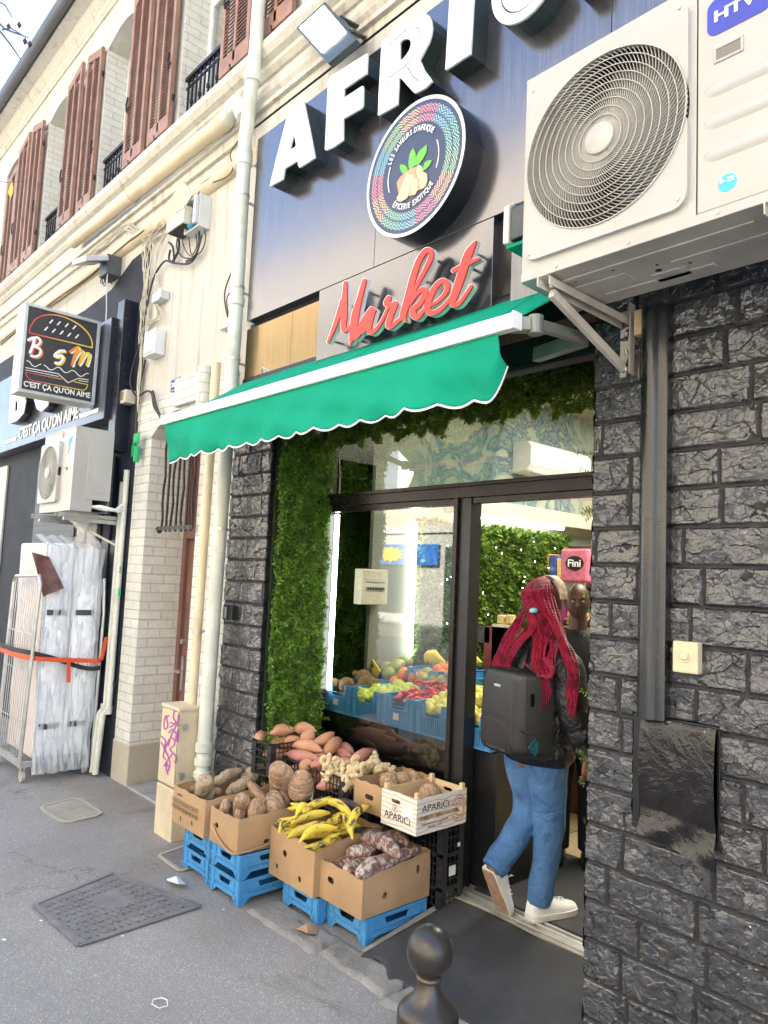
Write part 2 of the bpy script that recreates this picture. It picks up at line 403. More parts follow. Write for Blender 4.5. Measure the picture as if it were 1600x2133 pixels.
M_cast = mat('cast_iron_cover', (.22, .215, .22), .65, .3, .2, 10, .3, 60, .002, .4, (.17,.15,.13))
M_concrete = mat('pale_concrete', (.33, .31, .26), .85, 0, .15, 10, .6, 40, .004, .4, (.2,.17,.13))
M_led = mat('led_tube', (1, 1, 1), .4, 0, 0, 1, emit=((1, .98, .93), 3.2))
M_flood = mat('flood_glow', (1, 1, 1), .4, 0, 0, 1, emit=((.97, 1, .98), 8))
M_papertag = mat('white_paper', (.74, .74, .72), .7, 0, .06, 20)
# ------------------------------------------------------------------ numpy terrain-like surfaces
_T = NR.rand(256, 256)
def vnoise(X, Y):
    xi = np.floor(X).astype(int); yi = np.floor(Y).astype(int); fx = X-xi; fy = Y-yi
    fx = fx*fx*(3-2*fx); fy = fy*fy*(3-2*fy); T = _T
    a = T[yi & 255, xi & 255]; b = T[yi & 255, (xi+1) & 255]; c = T[(yi+1) & 255, xi & 255]; d = T[(yi+1) & 255, (xi+1) & 255]
    return (a*(1-fx)+b*fx)*(1-fy)+(c*(1-fx)+d*fx)*fy
def fbm(X, Y, f=1, o=4, g=.5):
    r = 0; a = 1; s = 0
    for k in range(o): r = r+a*vnoise(X*f+k*17.3, Y*f+k*9.1); s += a; a *= g; f *= 2.03
    return r/s
def facet(X, Y, f, tilt=1.2):
    """chipped planes: each sample lies on the tilted plane of the nearest jittered seed"""
    X = X*f; Y = Y*f; xi = np.floor(X).astype(int); yi = np.floor(Y).astype(int); best = np.full(X.shape, 9.); H = np.zeros(X.shape)
    for dx in (-1, 0, 1):
        for dy in (-1, 0, 1):
            cx = xi+dx; cy = yi+dy; px = cx+_T[cx & 255, cy & 255]; py = cy+_T[(cy+31) & 255, (cx+7) & 255]
            d = (X-px)**2+(Y-py)**2; gx = _T[(cx+3) & 255, (cy+91) & 255]-.5; gy = _T[(cx+77) & 255, (cy+5) & 255]-.5; h = _T[(cx+50) & 255, (cy+60) & 255]-.5
            v = h*.6+tilt*(gx*(X-px)+gy*(Y-py)); m = d < best; H = np.where(m, v, H); best = np.minimum(best, d)
    return H
def grid_obj(name, P, m, parent=None, smooth=False):
    nv, nu, _ = P.shape; me = bpy.data.meshes.new(name); me.vertices.add(nu*nv); me.vertices.foreach_set('co', P.reshape(-1).astype('f'))
    i = np.arange(nu-1)[None, :]+np.arange(nv-1)[:, None]*nu; q = np.stack([i, i+1, i+1+nu, i+nu], -1).reshape(-1)
    n = (nu-1)*(nv-1); me.loops.add(n*4); me.polygons.add(n); me.loops.foreach_set('vertex_index', q.astype('i'))
    me.polygons.foreach_set('loop_start', (np.arange(n)*4).astype('i')); me.polygons.foreach_set('use_smooth', [smooth]*n)
    me.update(calc_edges=True); me.materials.append(m); o = bpy.data.objects.new(name, me); COL.objects.link(o)
    if parent is not None: o.parent = parent; o.location = -root_loc(parent)
    return o
def quads_obj(name, V, m, parent=None, k=4, smooth=False):
    """V: (n, k, 3) loose faces"""
    n = V.shape[0]; me = bpy.data.meshes.new(name); me.vertices.add(n*k); me.vertices.foreach_set('co', V.reshape(-1).astype('f'))
    me.loops.add(n*k); me.polygons.add(n); me.loops.foreach_set('vertex_index', np.arange(n*k).astype('i')); me.polygons.foreach_set('loop_start', (np.arange(n)*k).astype('i'))
    me.update(calc_edges=True); me.materials.append(m); o = bpy.data.objects.new(name, me); COL.objects.link(o)
    if parent is not None: o.parent = parent; o.location = -root_loc(parent)
    return o
def stone_mat():
    m, t, b = nodes('black_painted_split_stone'); v = coords(t, 1, False)
    n = noise(t, v, 55, 6, .7); col = ramp(t, n, [(.3, (.009,.0095,.012)), (.7, (.022,.023,.028))])
    col = mix(t, col, (.16, .15, .145), ramp(t, noise(t, v, 110, 4, .7), [(.66, (0,0,0)), (.74, (.55,.55,.55))]))
    t.links.new(col, b.inputs['Base Color']); t.links.new(ramp(t, noise(t, v, 30, 3), [(.35, (.10,)*3), (.7, (.24,)*3)]), b.inputs['Roughness'])
    b.inputs['Specular IOR Level'].default_value = 1.0; b.inputs['IOR'].default_value = 1.5; b.inputs['Coat Weight'].default_value = .55; b.inputs['Coat IOR'].default_value = 1.65; b.inputs['Coat Roughness'].default_value = .10
    sp = t.nodes.new('ShaderNodeSeparateXYZ'); t.links.new(v, sp.inputs[0]); mo = mth(t, 'GREATER_THAN', sp.outputs[1], 2.5965); t.links.new(mix(t, col, (.050,.050,.052), mth(t, 'MULTIPLY', mo, mth(t, 'LESS_THAN', sp.outputs[1], 2.601))), b.inputs['Base Color']); nm = mth(t, 'SUBTRACT', 1.0, mo); t.links.new(mth(t, 'MULTIPLY', nm, .9), b.inputs['Coat Weight']); t.links.new(mth(t, 'MULTIPLY_ADD', nm, .8, .12), b.inputs['Specular IOR Level'])
    bump(t, b, mth(t, 'ADD', noise(t, v, 80, 8, .72), mth(t, 'MULTIPLY', noise(t, v, 30, 3, .6), 1.6)), .95, .008); return m
M_stone = stone_mat()
def stone_rows(z0, z1, s0, s1, seed, hc=.1425, L=(.25, .36)):
    r = random.Random(seed); rows = []; z = z0; k = 0
    while z < z1:
        xs = [s0-r.uniform(0, .3)]
        while xs[-1] < s1: xs.append(xs[-1]+r.uniform(*L))
        rows.append((z, z+hc, xs)); z += hc; k += 1
    return rows
def stone_height(S, Z, rows, seed, amp=1.0):
    edge = np.full(S.shape, 1.); bid = np.zeros(S.shape)
    for k, (za, zb, xs) in enumerate(rows):
        m = (Z >= za) & (Z < zb); x = np.array(xs); i = np.clip(np.searchsorted(x, S)-1, 0, len(xs)-2)
        dz = np.minimum(Z-za, zb-Z); dx = np.minimum(S-x[i], x[i+1]-S); edge = np.where(m, np.minimum(dz, dx), edge); bid = np.where(m, k*31+i*7, bid)
    e = np.clip((edge-.002)/.011, 0, 1); e = e*e*(3-2*e)
    wx = S+.02*fbm(S, Z, 20, 3)+seed; wz = Z+.02*fbm(S+5, Z, 20, 3)
    h = .30+.42*fbm(wx+bid*.37, wz, 7, 3)+.55*facet(wx+bid*.13, wz*1.5, 10, 1.5)+.30*facet(wx*1.1, wz*1.4+bid, 25, 1.3)+.14*(fbm(wx, wz*1.3, 60, 3)-.5)
    return amp*(e*np.clip(h, .02, 1.3)*.021)+.0015*fbm(S, Z, 90, 2)
def stone_face(name, path, z0, z1, res, seed, parent, rows=None, zres=None, holes=(), smooth=False):
    """split-face blocks along a plan path; holes in (s, z)"""
    segs = []; s = 0; pl = []
    for (a, b) in zip(path[:-1], path[1:]):
        d = Vector((b[0]-a[0], b[1]-a[1])); L = d.length; d.normalize(); segs.append((s, s+L, a, d)); s += L
    ns = int(s/res)+1; nz = int((z1-z0)/(zres or res))+1; S, Z = np.meshgrid(np.linspace(0, s, ns), np.linspace(z0, z1, nz))
    rows = rows or stone_rows(z0-.03, z1, 0, s, seed); H = stone_height(S, Z, rows, seed*3.7)
    for (a, b, c, d) in holes: H = np.where((S > a) & (S < b) & (Z > c) & (Z < d), -.035, H)
    X = np.zeros_like(S); Y = np.zeros_like(S)
    for (a, b, p, d) in segs:
        m = (S >= a-1e-6) & (S <= b+1e-6); nx, ny = d.y, -d.x
        X = np.where(m, p[0]+d.x*(S-a)+nx*H, X); Y = np.where(m, p[1]+d.y*(S-a)+ny*H, Y)
    return grid_obj(name, np.stack([X, Y, Z], -1), M_stone, parent, smooth)
# ------------------------------------------------------------------ ground
G = -.12
def asphalt_mat():
    m, t, b = nodes('worn_asphalt'); v = coords(t, 1, False)
    big = noise(t, v, .9, 5, .6); grit = t.nodes.new('ShaderNodeTexVoronoi'); grit.inputs['Scale'].default_value = 190; t.links.new(v, grit.inputs['Vector'])
    base = ramp(t, big, [(.3, (.235,.23,.225)), (.7, (.31,.303,.295))])
    rs = t.nodes.new('ShaderNodeSeparateColor'); t.links.new(grit.outputs['Color'], rs.inputs[0])
    stones = ramp(t, rs.outputs[0], [(.0, (.82,.82,.82)), (.55, (.98,.98,.98)), (.9, (1.08,1.08,1.08)), (.98, (1.6,1.57,1.5))])
    col = mix(t, base, stones, 1.0, 'MULTIPLY')
    # tan grime by the house wall, dark stain patches
    sp = t.nodes.new('ShaderNodeSeparateXYZ'); t.links.new(v, sp.inputs[0])
    near = mth(t, 'MULTIPLY', ramp(t, mth(t, 'MULTIPLY', sp.outputs[1], .5), [(.80, (0,0,0)), (1.2, (1,1,1))]), 1)
    f = mth(t, 'MULTIPLY', ramp(t, noise(t, v, 2.6, 8, .7), [(.42, (0,0,0)), (.7, (.6,.6,.6))]), near)
    col = mix(t, col, (.23,.185,.14), f)
    col = mix(t, col, (.05,.046,.044), ramp(t, noise(t, v, 1.7, 9, .72, .6), [(.60, (0,0,0)), (.70, (.5,.5,.5))]))
    vc = t.nodes.new('ShaderNodeTexVoronoi'); vc.feature = 'DISTANCE_TO_EDGE'; vc.inputs['Scale'].default_value = .55; ad = t.nodes.new('ShaderNodeVectorMath'); ad.operation = 'ADD'; nn = t.nodes.new('ShaderNodeTexNoise'); nn.inputs['Scale'].default_value = 3; nn.inputs['Detail'].default_value = 8
    t.links.new(v, nn.inputs['Vector']); t.links.new(v, ad.inputs[0]); t.links.new(nn.outputs['Color'], ad.inputs[1]); t.links.new(ad.outputs[0], vc.inputs['Vector'])
    col = mix(t, col, (.07,.065,.06), ramp(t, vc.outputs['Distance'], [(.0, (.55,.55,.55)), (.006, (0,0,0))]))
    gm = t.nodes.new('ShaderNodeTexVoronoi'); gm.inputs['Scale'].default_value = 5; t.links.new(v, gm.inputs['Vector']); col = mix(t, col, (.34,.33,.31), ramp(t, gm.outputs['Distance'], [(.05, (.5,.5,.5)), (.075, (0,0,0))]))
    t.links.new(col, b.inputs['Base Color']); b.inputs['Roughness'].default_value = .82
    h = mth(t, 'ADD', mth(t, 'MULTIPLY', grit.outputs['Distance'], -.8), mth(t, 'MULTIPLY', noise(t, v, 25, 6, .6), 1.4)); bump(t, b, h, .55, .004)
    return m
M_asphalt = asphalt_mat()
mb = MB()
def ground(u, v):
    x = -60+u*90; y = -9.0+v*(2.6+9.0+.6); return (x, y, G)
P_ = np.zeros((60, 160, 3)); xs = np.concatenate([np.linspace(-60, -9, 30), np.linspace(-8.9, 2, 100), np.linspace(2.2, 30, 30)]); ys = np.concatenate([np.linspace(-9.2, -.2, 20), np.linspace(0, 3.3, 40)])
X, Y = np.meshgrid(xs, ys); Zg = G+.008*(fbm(X+50, Y+50, 1.3, 3)-.5)-np.where(Y > 2.9, .03, 0)
o = grid_obj('pavement', np.stack([X, Y, Zg], -1), M_asphalt, None, True); o['kind'] = 'structure'
mb = MB(); mb.box((-200, -9.2, -.6), (200, -200, -.35)); mb.box((-200, 3.4, -.6), (200, 200, -.35)); mb.box((-200, -9.2, -.6), (-60, 3.4, -.15)); mb.box((30, -9.2, -.6), (200, 3.4, -.15))
struct('ground', mb, M_asphalt)
# old stone kerb slabs in front of the shop step
kt = thing('kerb_stones', 'worn pale stone slabs edging the shop step behind the bollard', 'kerb', (-2.6, 2.28, G))
def slab(x0, x1, y0, y1, z, seed):
    nu, nv = 26, 12; X, Y = np.meshgrid(np.linspace(0, 1, nu), np.linspace(0, 1, nv)); e = np.minimum(np.minimum(X, 1-X)*(x1-x0), np.minimum(Y, 1-Y)*(y1-y0))
    px = x0+X*(x1-x0)+.02*(fbm(X+seed, Y, 5, 3)-.5); py = y0+Y*(y1-y0)+.06*(fbm(X+seed+9, Y+3, 4, 3)-.5)
    pz = z+.012*(fbm(X*2+seed, Y, 4, 4)-.5)-np.clip(.012-e, 0, .012)*1.6
    return grid_obj('slab', np.stack([px, py, pz], -1), M_kerb, kt, True)
for i, (a, b) in enumerate(((-3.34, -2.78), (-2.775, -2.31), (-2.305, -1.80), (-1.795, -1.4))): slab(a, b, 2.20+.02*(i % 2), 2.40, G+.014+.004*i, i*3.1)
# shop step and ramp with its rubber mat
mb = MB(); mb.prism([(2.40, -.16), (3.07, -.16), (3.07, -.012), (2.40, -.112)], -2.66, -1.4, 'x'); struct('shop_step', mb, M_concrete)
def matpt(x, y): return (x, y, -.105+(y-2.34)*(.100/.70)+.004)
mb = MB(); P_ = []
nx, ny = 60, 34
P_ = np.zeros((ny, nx, 3))
for j in range(ny):
    for i in range(nx):
        x = -2.60+1.15*i/(nx-1); y0 = 2.34+(.05*math.sin(i*.35) if i < 12 else 0)-.02*(i/nx); y = y0+(2.985-y0)*j/(ny-1); P_[j, i] = matpt(x, y); P_[j, i, 2] += .004*math.sin(x*11+y*5)+.006
P_[0, :, 2] -= .012
o = grid_obj('doormat', P_, M_rubber, None, True); md = o.modifiers.new('t', 'SOLIDIFY'); md.thickness = .006
tag(o, 'large black rubber mat sloping down from the doorway, dusty and wrinkled', 'mat')
# ------------------------------------------------------------------ the apartment building
YF = 2.6
bld = thing('apartment_building', 'cream rendered two storey building with red brown shutters above the shops', 'building', (-7, YF, G))
WIN = [(-11.22, -10.40), (-9.39, -8.55), (-7.557, -6.735), (-5.73, -4.91), (-3.90, -3.08), (-2.07, -1.25), (-.24, .58)]
X0, X1 = -16.0, 3.5
ZS, ZT = 5.33, 7.2     # window sill, crown of the arch
mb = MB()
xs = [X0]+[v for wd in WIN for v in wd]+[X1]
for i in range(0, len(xs), 2): mb.box((xs[i], YF, ZS), (xs[i+1], YF+.3, 7.7))
mb.box((X0, YF, 7.24), (X1, YF+.3, 7.7)) if False else None
for a, b in WIN:     # masonry over the segmental arch
    n = 10; pts = [(a+(b-a)*k/n, ZT-.10+.10*math.sin(math.pi*k/n)) for k in range(n+1)]
    mb.prism([(a, 7.7)]+pts+[(b, 7.7)], YF, YF+.3, 'y')
mb.box((X0, YF, 2.9), (X1, YF+.3, ZS))
obj('wall', mb, M_cream, bld)
for a, b in WIN:      # painted brick jambs lining the openings
    for x in (a, b-.012): mb = MB(); mb.box((x-.001, YF+.004, ZS), (x+.012, YF+.25, 7.10)); obj('brick_jamb', mb, M_wbrick, bld)
mb = MB(); mb.box((X0, YF+.3, 3.36), (X1, 12, 7.87)); mb.box((X0, 3.0, G), (-5.80, 12, 3.36)); mb.box((-5.8, 3.55, G), (-4.3, 12, 3.36)); mb.box((-.25, 3.0, G), (X1, 12, 3.36)); mb.box((-4.3, 7.6, G), (-.25, 12, 3.36))
obj('building_core', mb, M_dark, bld)
# cornice, ledge and mouldings
def run(name, prof, m, x0=X0, x1=X1, **k):
    mb = MB(); mb.prism([(YF-a, z) for a, z in prof][::-1], x0, x1, 'x'); return obj(name, mb, m, bld, **k)
run('cornice', [(-.05,7.55),(.02,7.55),(.02,7.585),(.045,7.61),(.045,7.64),(.09,7.68),(.11,7.735),(.11,7.765),(.20,7.785),(.235,7.79),(.235,7.84),(.20,7.87),(-.05,7.87)], M_trim)
run('roof_overhang', [(-.05,7.875),(.27,7.875),(.27,7.90),(-.05,7.93)], M_trim)
mb = MB(); mb.grid(lambda u, v: (X0+v*(X1-X0), YF-.305+.060*math.cos(math.pi*(1+u)), 7.835-.065*math.sin(math.pi*u)), 12, 2)
g = obj('gutter', mb, M_gutter, bld, smooth=True, solid=.012)
mb = MB(); mb.box((X0, YF-.25, 7.935), (X1, 12.2, 7.99)); obj('roof', mb, M_tile, bld)
run('window_ledge', [(-.02,5.12),(.02,5.12),(.05,5.15),(.05,5.18),(.09,5.20),(.12,5.24),(.12,5.30),(-.02,5.32)], M_trim)
run('lower_moulding', [(-.02,4.78),(.03,4.78),(.03,4.86),(.06,4.86),(.06,4.895),(.015,4.9),(-.02,4.9)], M_trim, X0, X1)
mb = MB(); mb.tube([(X0, YF-.01, 4.60), (-4.43, YF-.01, 4.60)], .055, 14); obj('round_moulding', mb, M_cream_pipe, bld, smooth=True)
mb = MB(); mb.tube([(-4.38, YF+.02, 5.0), (X1, YF+.02, 5.0)], .07, 14); mb.box((-4.38, YF-.03, 4.64), (X1, YF+.01, 4.80)); obj('sign_moulding', mb, M_trim, bld)
mb = MB(); mb.box((-4.38, YF-.03, 4.50), (X1, YF+.012, 4.638)); obj('brick_course', mb, brick_mat('salmon_brick_course', (.70,.58,.44), (.5,.3,.18), .11, .3, .006), bld)
# windows
def frame_rect(mb, a, b, z0, z1, y, w, d):
    mb.box((a, y, z0), (a+w, y+d, z1)); mb.box((b-w, y, z0), (b, y+d, z1)); mb.box((a+w, y, z0), (b-w, y+d, z0+w)); mb.box((a+w, y, z1-w), (b-w, y+d, z1))
def glass_mat(name='window_glass', tint=(.88,.93,.91), k=3.0):
    m, t, b = nodes(name); t.nodes.remove(b); out = t.nodes['Material Output']
    tr = t.nodes.new('ShaderNodeBsdfTransparent'); tr.inputs[0].default_value = (*tint, 1); gl = t.nodes.new('ShaderNodeBsdfGlossy'); gl.inputs['Roughness'].default_value = .01
    fr = t.nodes.new('ShaderNodeFresnel'); fr.inputs[0].default_value = 1.55; mx = t.nodes.new('ShaderNodeMixShader')
    f2 = mth(t, 'MULTIPLY', fr.outputs[0], k); t.links.new(f2, mx.inputs[0]); t.links.new(tr.outputs[0], mx.inputs[1]); t.links.new(gl.outputs[0], mx.inputs[2]); t.links.new(mx.outputs[0], out.inputs[0]); return m
M_glass = glass_mat()
M_curtain = mat('net_curtain', (.62, .62, .58), .9, 0, .2, 3, stretch=(14, 14, .5))
def shutter_leaf(a, b, z0, z1, y, parent, arch=0):
    """louvred leaf lying at depth y..y+.035; arch>0 raises the side towards a, <0 towards b"""
    mb = MB(); w = .045; ta = z1+(arch if arch > 0 else 0); tb = z1+(-arch if arch < 0 else 0)
    mb.box((a, y, z0), (a+w, y+.035, ta)); mb.box((b-w, y, z0), (b, y+.035, tb)); c = (a+b)/2; mb.box((c-.016, y, z0+.05), (c+.016, y+.033, z1-.03))
    mb.box((a+w, y, z0), (b-w, y+.034, z0+.13))
    mb.prism([(a+w, ta-.09), (b-w, tb-.09), (b-w, tb-.002), (a+w, ta-.002)], y, y+.034, 'y')
    r = (z1-z0-.22); n = int(r/.032)
    for k in range(n):
        z = z0+.135+k*.032
        mb.add([(a+w-.002, y+.003, z), (b-w+.002, y+.003, z), (b-w+.002, y+.030, z+.028), (a+w-.002, y+.030, z+.028), (a+w-.002, y+.003, z+.006), (b-w+.002, y+.003, z+.006), (b-w+.002, y+.030, z+.034), (a+w-.002, y+.030, z+.034)],
               [(0, 1, 2, 3), (7, 6, 5, 4), (0, 4, 5, 1), (3, 2, 6, 7)])
    o = obj('shutter', mb, M_shutter, parent); h = MB()
    for zz in (z0+.28, z1-.3):
        xh = a if arch < 0 else b
        h.tube([(xh, y+.03, zz-.03), (xh, y+.03, zz+.03)], .012, 8); h.bar((xh-.03, y+.02, zz), (xh+.03, y+.03, zz), .012, .02)
    xh = b-.05 if arch > 0 else a+.05
    h.tube([(xh, y-.012, z0+.55), (xh, y-.02, z0+.62), (xh, y-.012, z0+.70)], .009, 6); h.bar((xh-.03, y-.012, z0+.60), (xh+.05, y-.012, z0+.58), .012)
    h.tube([((a+b)/2, y+.03, z0-.005), ((a+b)/2, y-.02, z0-.03), ((a+b)/2+.01, y-.03, z0-.005)], .007, 6)
    obj('shutter_hinges', h, M_iron, o); return o
for k, (a, b) in enumerate(WIN):
    mb = MB(); frame_rect(mb, a+.013, b-.013, ZS+.02, 7.18, YF+.225, .06, .05); c = (a+b)/2; mb.box((c-.05, YF+.222, ZS+.08), (c+.05, YF+.27, 7.12)); mb.box((a+.07, YF+.226, 6.62), (c-.05, YF+.27, 6.67))
    wf = obj('window', mb, M_winframe, bld, bevel=.004)
    mb = MB(); mb.add([(a+.07,YF+.247,ZS+.08),(b-.07,YF+.247,ZS+.08),(b-.07,YF+.247,7.12),(a+.07,YF+.247,7.12)],[(0,1,2,3)]); obj('glass', mb, M_glass, wf)
    mb = MB(); mb.box((a+.05, YF+.285, ZS), (b-.05, YF+.289, 7.2)); obj('curtain', mb, M_curtain, wf)
    mb = MB(); mb.box((a-.03, YF-.05, ZS-.005), (b+.03, YF+.22, ZS+.022)); obj('sill', mb, M_tile, wf)
    if k: # iron railing
        mb = MB(); y = YF+.06; mb.bar((a+.013, y, 5.86), (b-.013, y, 5.86), .04, .03); mb.bar((a+.013, y, 5.78), (b-.013, y, 5.78), .016); mb.bar((a+.013, y, 5.39), (b-.013, y, 5.39), .018)
        n = 11
        for i in range(n):
            x = a+.05+(b-a-.1)*i/(n-1); mb.bar((x, y, 5.39), (x, y, 5.86), .014)
            if i % 2: mb.lathe([(.004,-.03),(.017,-.015),(.017,.015),(.004,.03)], (x, y, 5.62), 8)
        obj('railing', mb, M_iron, bld)
    y = YF-.075; hw = (b-a)/2
    if k == 0:
        shutter_leaf(a+.01, c, ZS+.05, 7.06, YF+.02, bld, -.09); shutter_leaf(c+.003, b-.01, ZS+.05, 7.06, YF+.02, bld, .09)
    else: shutter_leaf(a-hw-.03, a-.02, 5.39, 7.13, y+(.02 if k == 2 else 0), bld, .09)
    shutter_leaf(b+.02, b+hw+.03, 5.39, 7.13, y, bld, -.09)
# ---- ground floor left of the shop: white brick pilaster, door niche with brown door
PX0, PX1 = -6.05, -5.76           # pilaster front
DY = 2.94
mb = MB(); mb.box((PX0, YF-.004, .20), (PX1, YF+.45, 2.87)); mb.box((-4.90, YF-.004, G), (-4.42, YF+.5, 2.84)); mb.box((-5.76, DY+.11, 2.0), (-4.9, DY+.2, 2.95)) if False else None
obj('white_brick_pier', mb, M_wbrick, bld)
mb = MB(); mb.box((PX0-.015, YF-.012, G-.03), (PX1+.012, YF+.46, .20)); obj('pier_base', mb, M_base, bld, bevel=.01)
mb = MB(); n = 12; a, b = -5.76, -4.90      # arched lintel
arc = [(a+(b-a)*k/n, 2.70+.17*math.sin(math.pi*k/n)) for k in range(n+1)]
mb.prism([(PX0, 3.02), (PX0, 2.87), (a, 2.87)]+[(p[0], max(p[1], 2.70)) for p in arc]+[(b, 2.84), (-4.42, 2.84), (-4.42, 3.02)], YF-.012, YF+.46, 'y'); obj('brick_arch', mb, M_wbrick, bld)
mb = MB(); mb.tube([(-4.86, YF-.04, 2.70), (-4.86, YF-.04, 3.13)], .05, 10); obj('lintel_post', mb, M_wbrick, bld, smooth='auto'); mb = MB(); mb.box((-5.30, YF-.06, 2.88), (-4.93, YF-.012, 3.10)); obj('lintel_block', mb, M_wbrick, bld, bevel=.01)
mb = MB(); mb.box((-5.76, DY, G), (-5.70, DY+.08, 2.8)); mb.box((-4.96, DY, G), (-4.90, DY+.08, 2.8)); mb.box((-5.70, DY, 1.88), (-4.96, DY+.08, 1.98)); mb.box((-5.36, DY+.01, 1.98), (-5.31, DY+.07, 2.8)); mb.box((-5.7, DY+.055, 1.98), (-4.96, DY+.06, 2.8))
obj('door_frame', mb, M_door, bld)
mb = MB(); mb.box((-5.698, DY+.03, G+.06), (-4.962, DY+.07, 1.878)); dr = obj('door', mb, M_door, bld)
mb = MB()
for (xa, xb) in ((-5.60, -5.37), (-5.29, -5.06)):
    for (za, zb) in ((.10, .55), (.70, .98), (1.12, 1.40), (1.50, 1.78)):
        mb.box((xa, DY+.012, za), (xb, DY+.029, zb)); frame_rect(mb, xa-.02, xb+.02, za-.02, zb+.02, DY+.018, .014, .011)
obj('door_panels', mb, M_door, dr, bevel=.006)
mb = MB(); mb.box((-5.34, DY-.0, 1.02), (-5.12, DY+.011, 1.11)); obj('letter_slot', mb, M_brass, dr, bevel=.003)
mb = MB(); mb.box((-5.68, DY+.018, .62), (-5.64, DY+.029, .90)); mb.tube([(-5.66, DY+.02, .78), (-5.66, DY-.04, .78), (-5.57, DY-.045, .78)], .011, 8); mb.tube([(-5.67, DY+.03, 1.02), (-5.67, DY+.0, 1.02)], .022, 10); obj('handle', mb, M_galv, dr, smooth='auto')
mb = MB(); mb.box((-5.72, YF-.02, G-.02), (-4.42, DY+.1, G+.02)); obj('doorstep', mb, mat('grey_doorstep', (.30,.32,.33), .6, 0, .2, 6, .3, 30, .003, .4), bld, bevel=.006)
mb = MB()                         # wavy iron bars before the fanlight
for k in range(7):
    x = -5.37+.08*k; mb.tube([(x+(.014*math.sin(j*1.9+k*2.1) if k % 2 == 0 else 0), YF-.05, 1.90+.11*j) for j in range(9)], .010, 6)
mb.bar((-5.42, YF-.05, 1.93), (-4.86, YF-.05, 1.93), .012, .03); mb.tube([(-5.42, YF-.05, 1.93), (-5.46, YF-.02, 1.91)], .02, 8)
obj('wavy_window_bars', mb, M_iron, bld)
# ---- navy painted ground floor of the neighbouring snack bar
mb = MB(); mb.box((-16, YF-.006, G), (-6.06, YF+.4, 3.9)); 
mb.prism([(-16, 4.26), (-16, 3.9), (-6.06, 3.9), (-6.06, 4.46), (-6.45, 4.44), (-6.9, 4.28), (-7.6, 4.24), (-8.4, 4.27), (-10, 4.26)], YF-.006, YF+.02, 'y')
obj('navy_wall', mb, M_navy, bld)
mb = MB(); mb.box((-8.6, YF-.016, .2), (-7.35, YF-.0, 2.75)); mb.box((-6.62, YF-.018, .3), (-6.2, YF, 1.85)); obj('navy_brick_piers', mb, M_navybrick, bld)
mb = MB(); mb.box((-7.30, YF-.02, G), (-6.66, YF-.008, 2.25)); obj('shop_shutter_opening', mb, M_dark, bld)
mb = MB(); mb.box((-7.22, YF-.03, 1.6), (-7.02, YF-.021, 2.2)); mb.box((-6.95, YF-.032, 1.55), (-6.74, YF-.021, 2.1)); obj('shop_window', mb, mat('lit_beige_door', (.45,.38,.27), .5), bld)
mb = MB(); mb.box((-6.3, YF-.03, .62), (-6.07, YF-.008, .66)); mb.box((-6.45, YF-.028, .68), (-6.43, YF-.008, 2.6)); obj('dado_rail', mb, M_navy, bld, bevel=.004)
mb = MB(); mb.box((-13, YF-.03, G), (-9.75, YF-.01, 2.8)); obj('neighbour_doorway', mb, mat('pale_shop_door', (.5,.5,.47), .5), bld)
# ------------------------------------------------------------------ shop front
SY = 3.08
shop = thing('grocery_shopfront', 'black stone and dark metal shopfront with a big display window and open doorway', 'shopfront', (-2.8, YF, G))
rp = stone_rows(G-.03, 2.9, 0, 1, 11, .1425, (.22, .34))
stone_face('stone_pillar', [(-4.42, YF), (-3.965, YF), (-3.965, 2.75)], G-.02, 2.86, .0045, 1.3, shop, rp)
mb = MB(); mb.box((-4.42, YF+.02, G), (-3.985, 3.5, 2.9)); mb.box((-3.985, 2.74, G), (-3.972, 3.12, 2.9)); obj('pillar_core', mb, M_black, shop)
# right wall of split stone, with the pocket that holds the hatch
wr = thing('split_stone_wall', 'black painted split stone wall to the right of the doorway', 'wall', (-1.1, YF, G))
RW = stone_rows(G-.02, 2.8, 0, 3.5, 23, .1425, (.24, .36))
stone_face('wall_face', [(-1.60, YF), (-.62, YF)], G-.05, 2.80, .0034, 4.1, wr, RW, holes=[(.190, .51, .765, 1.165)])
stone_face('wall_end', [(-.62, YF), (3.5, YF)], G-.05, 2.80, .02, 6.1, wr)
stone_face('wall_return', [(-1.60, 3.1), (-1.60, YF+.004)], G-.05, 2.80, .012, 9.1, wr)
mb = MB(); mb.box((-1.585, YF+.035, G), (3.5, 3.2, 2.86)); mb.box((-1.60,YF+.0,2.80),(3.5,YF+.04,2.9)); obj('wall_core', mb, M_black, wr)
mb = MB(); frame_rect(mb, -1.408, -1.09, .768, 1.162, YF-.012, .012, .04); mb.box((-1.41, YF-.016, .755), (-1.085, YF+.03, .772)); mb.box((-1.40, YF-.03, .775), (-1.372, YF+.02, 1.16)); obj('hatch_frame', mb, M_black, wr, bevel=.003)
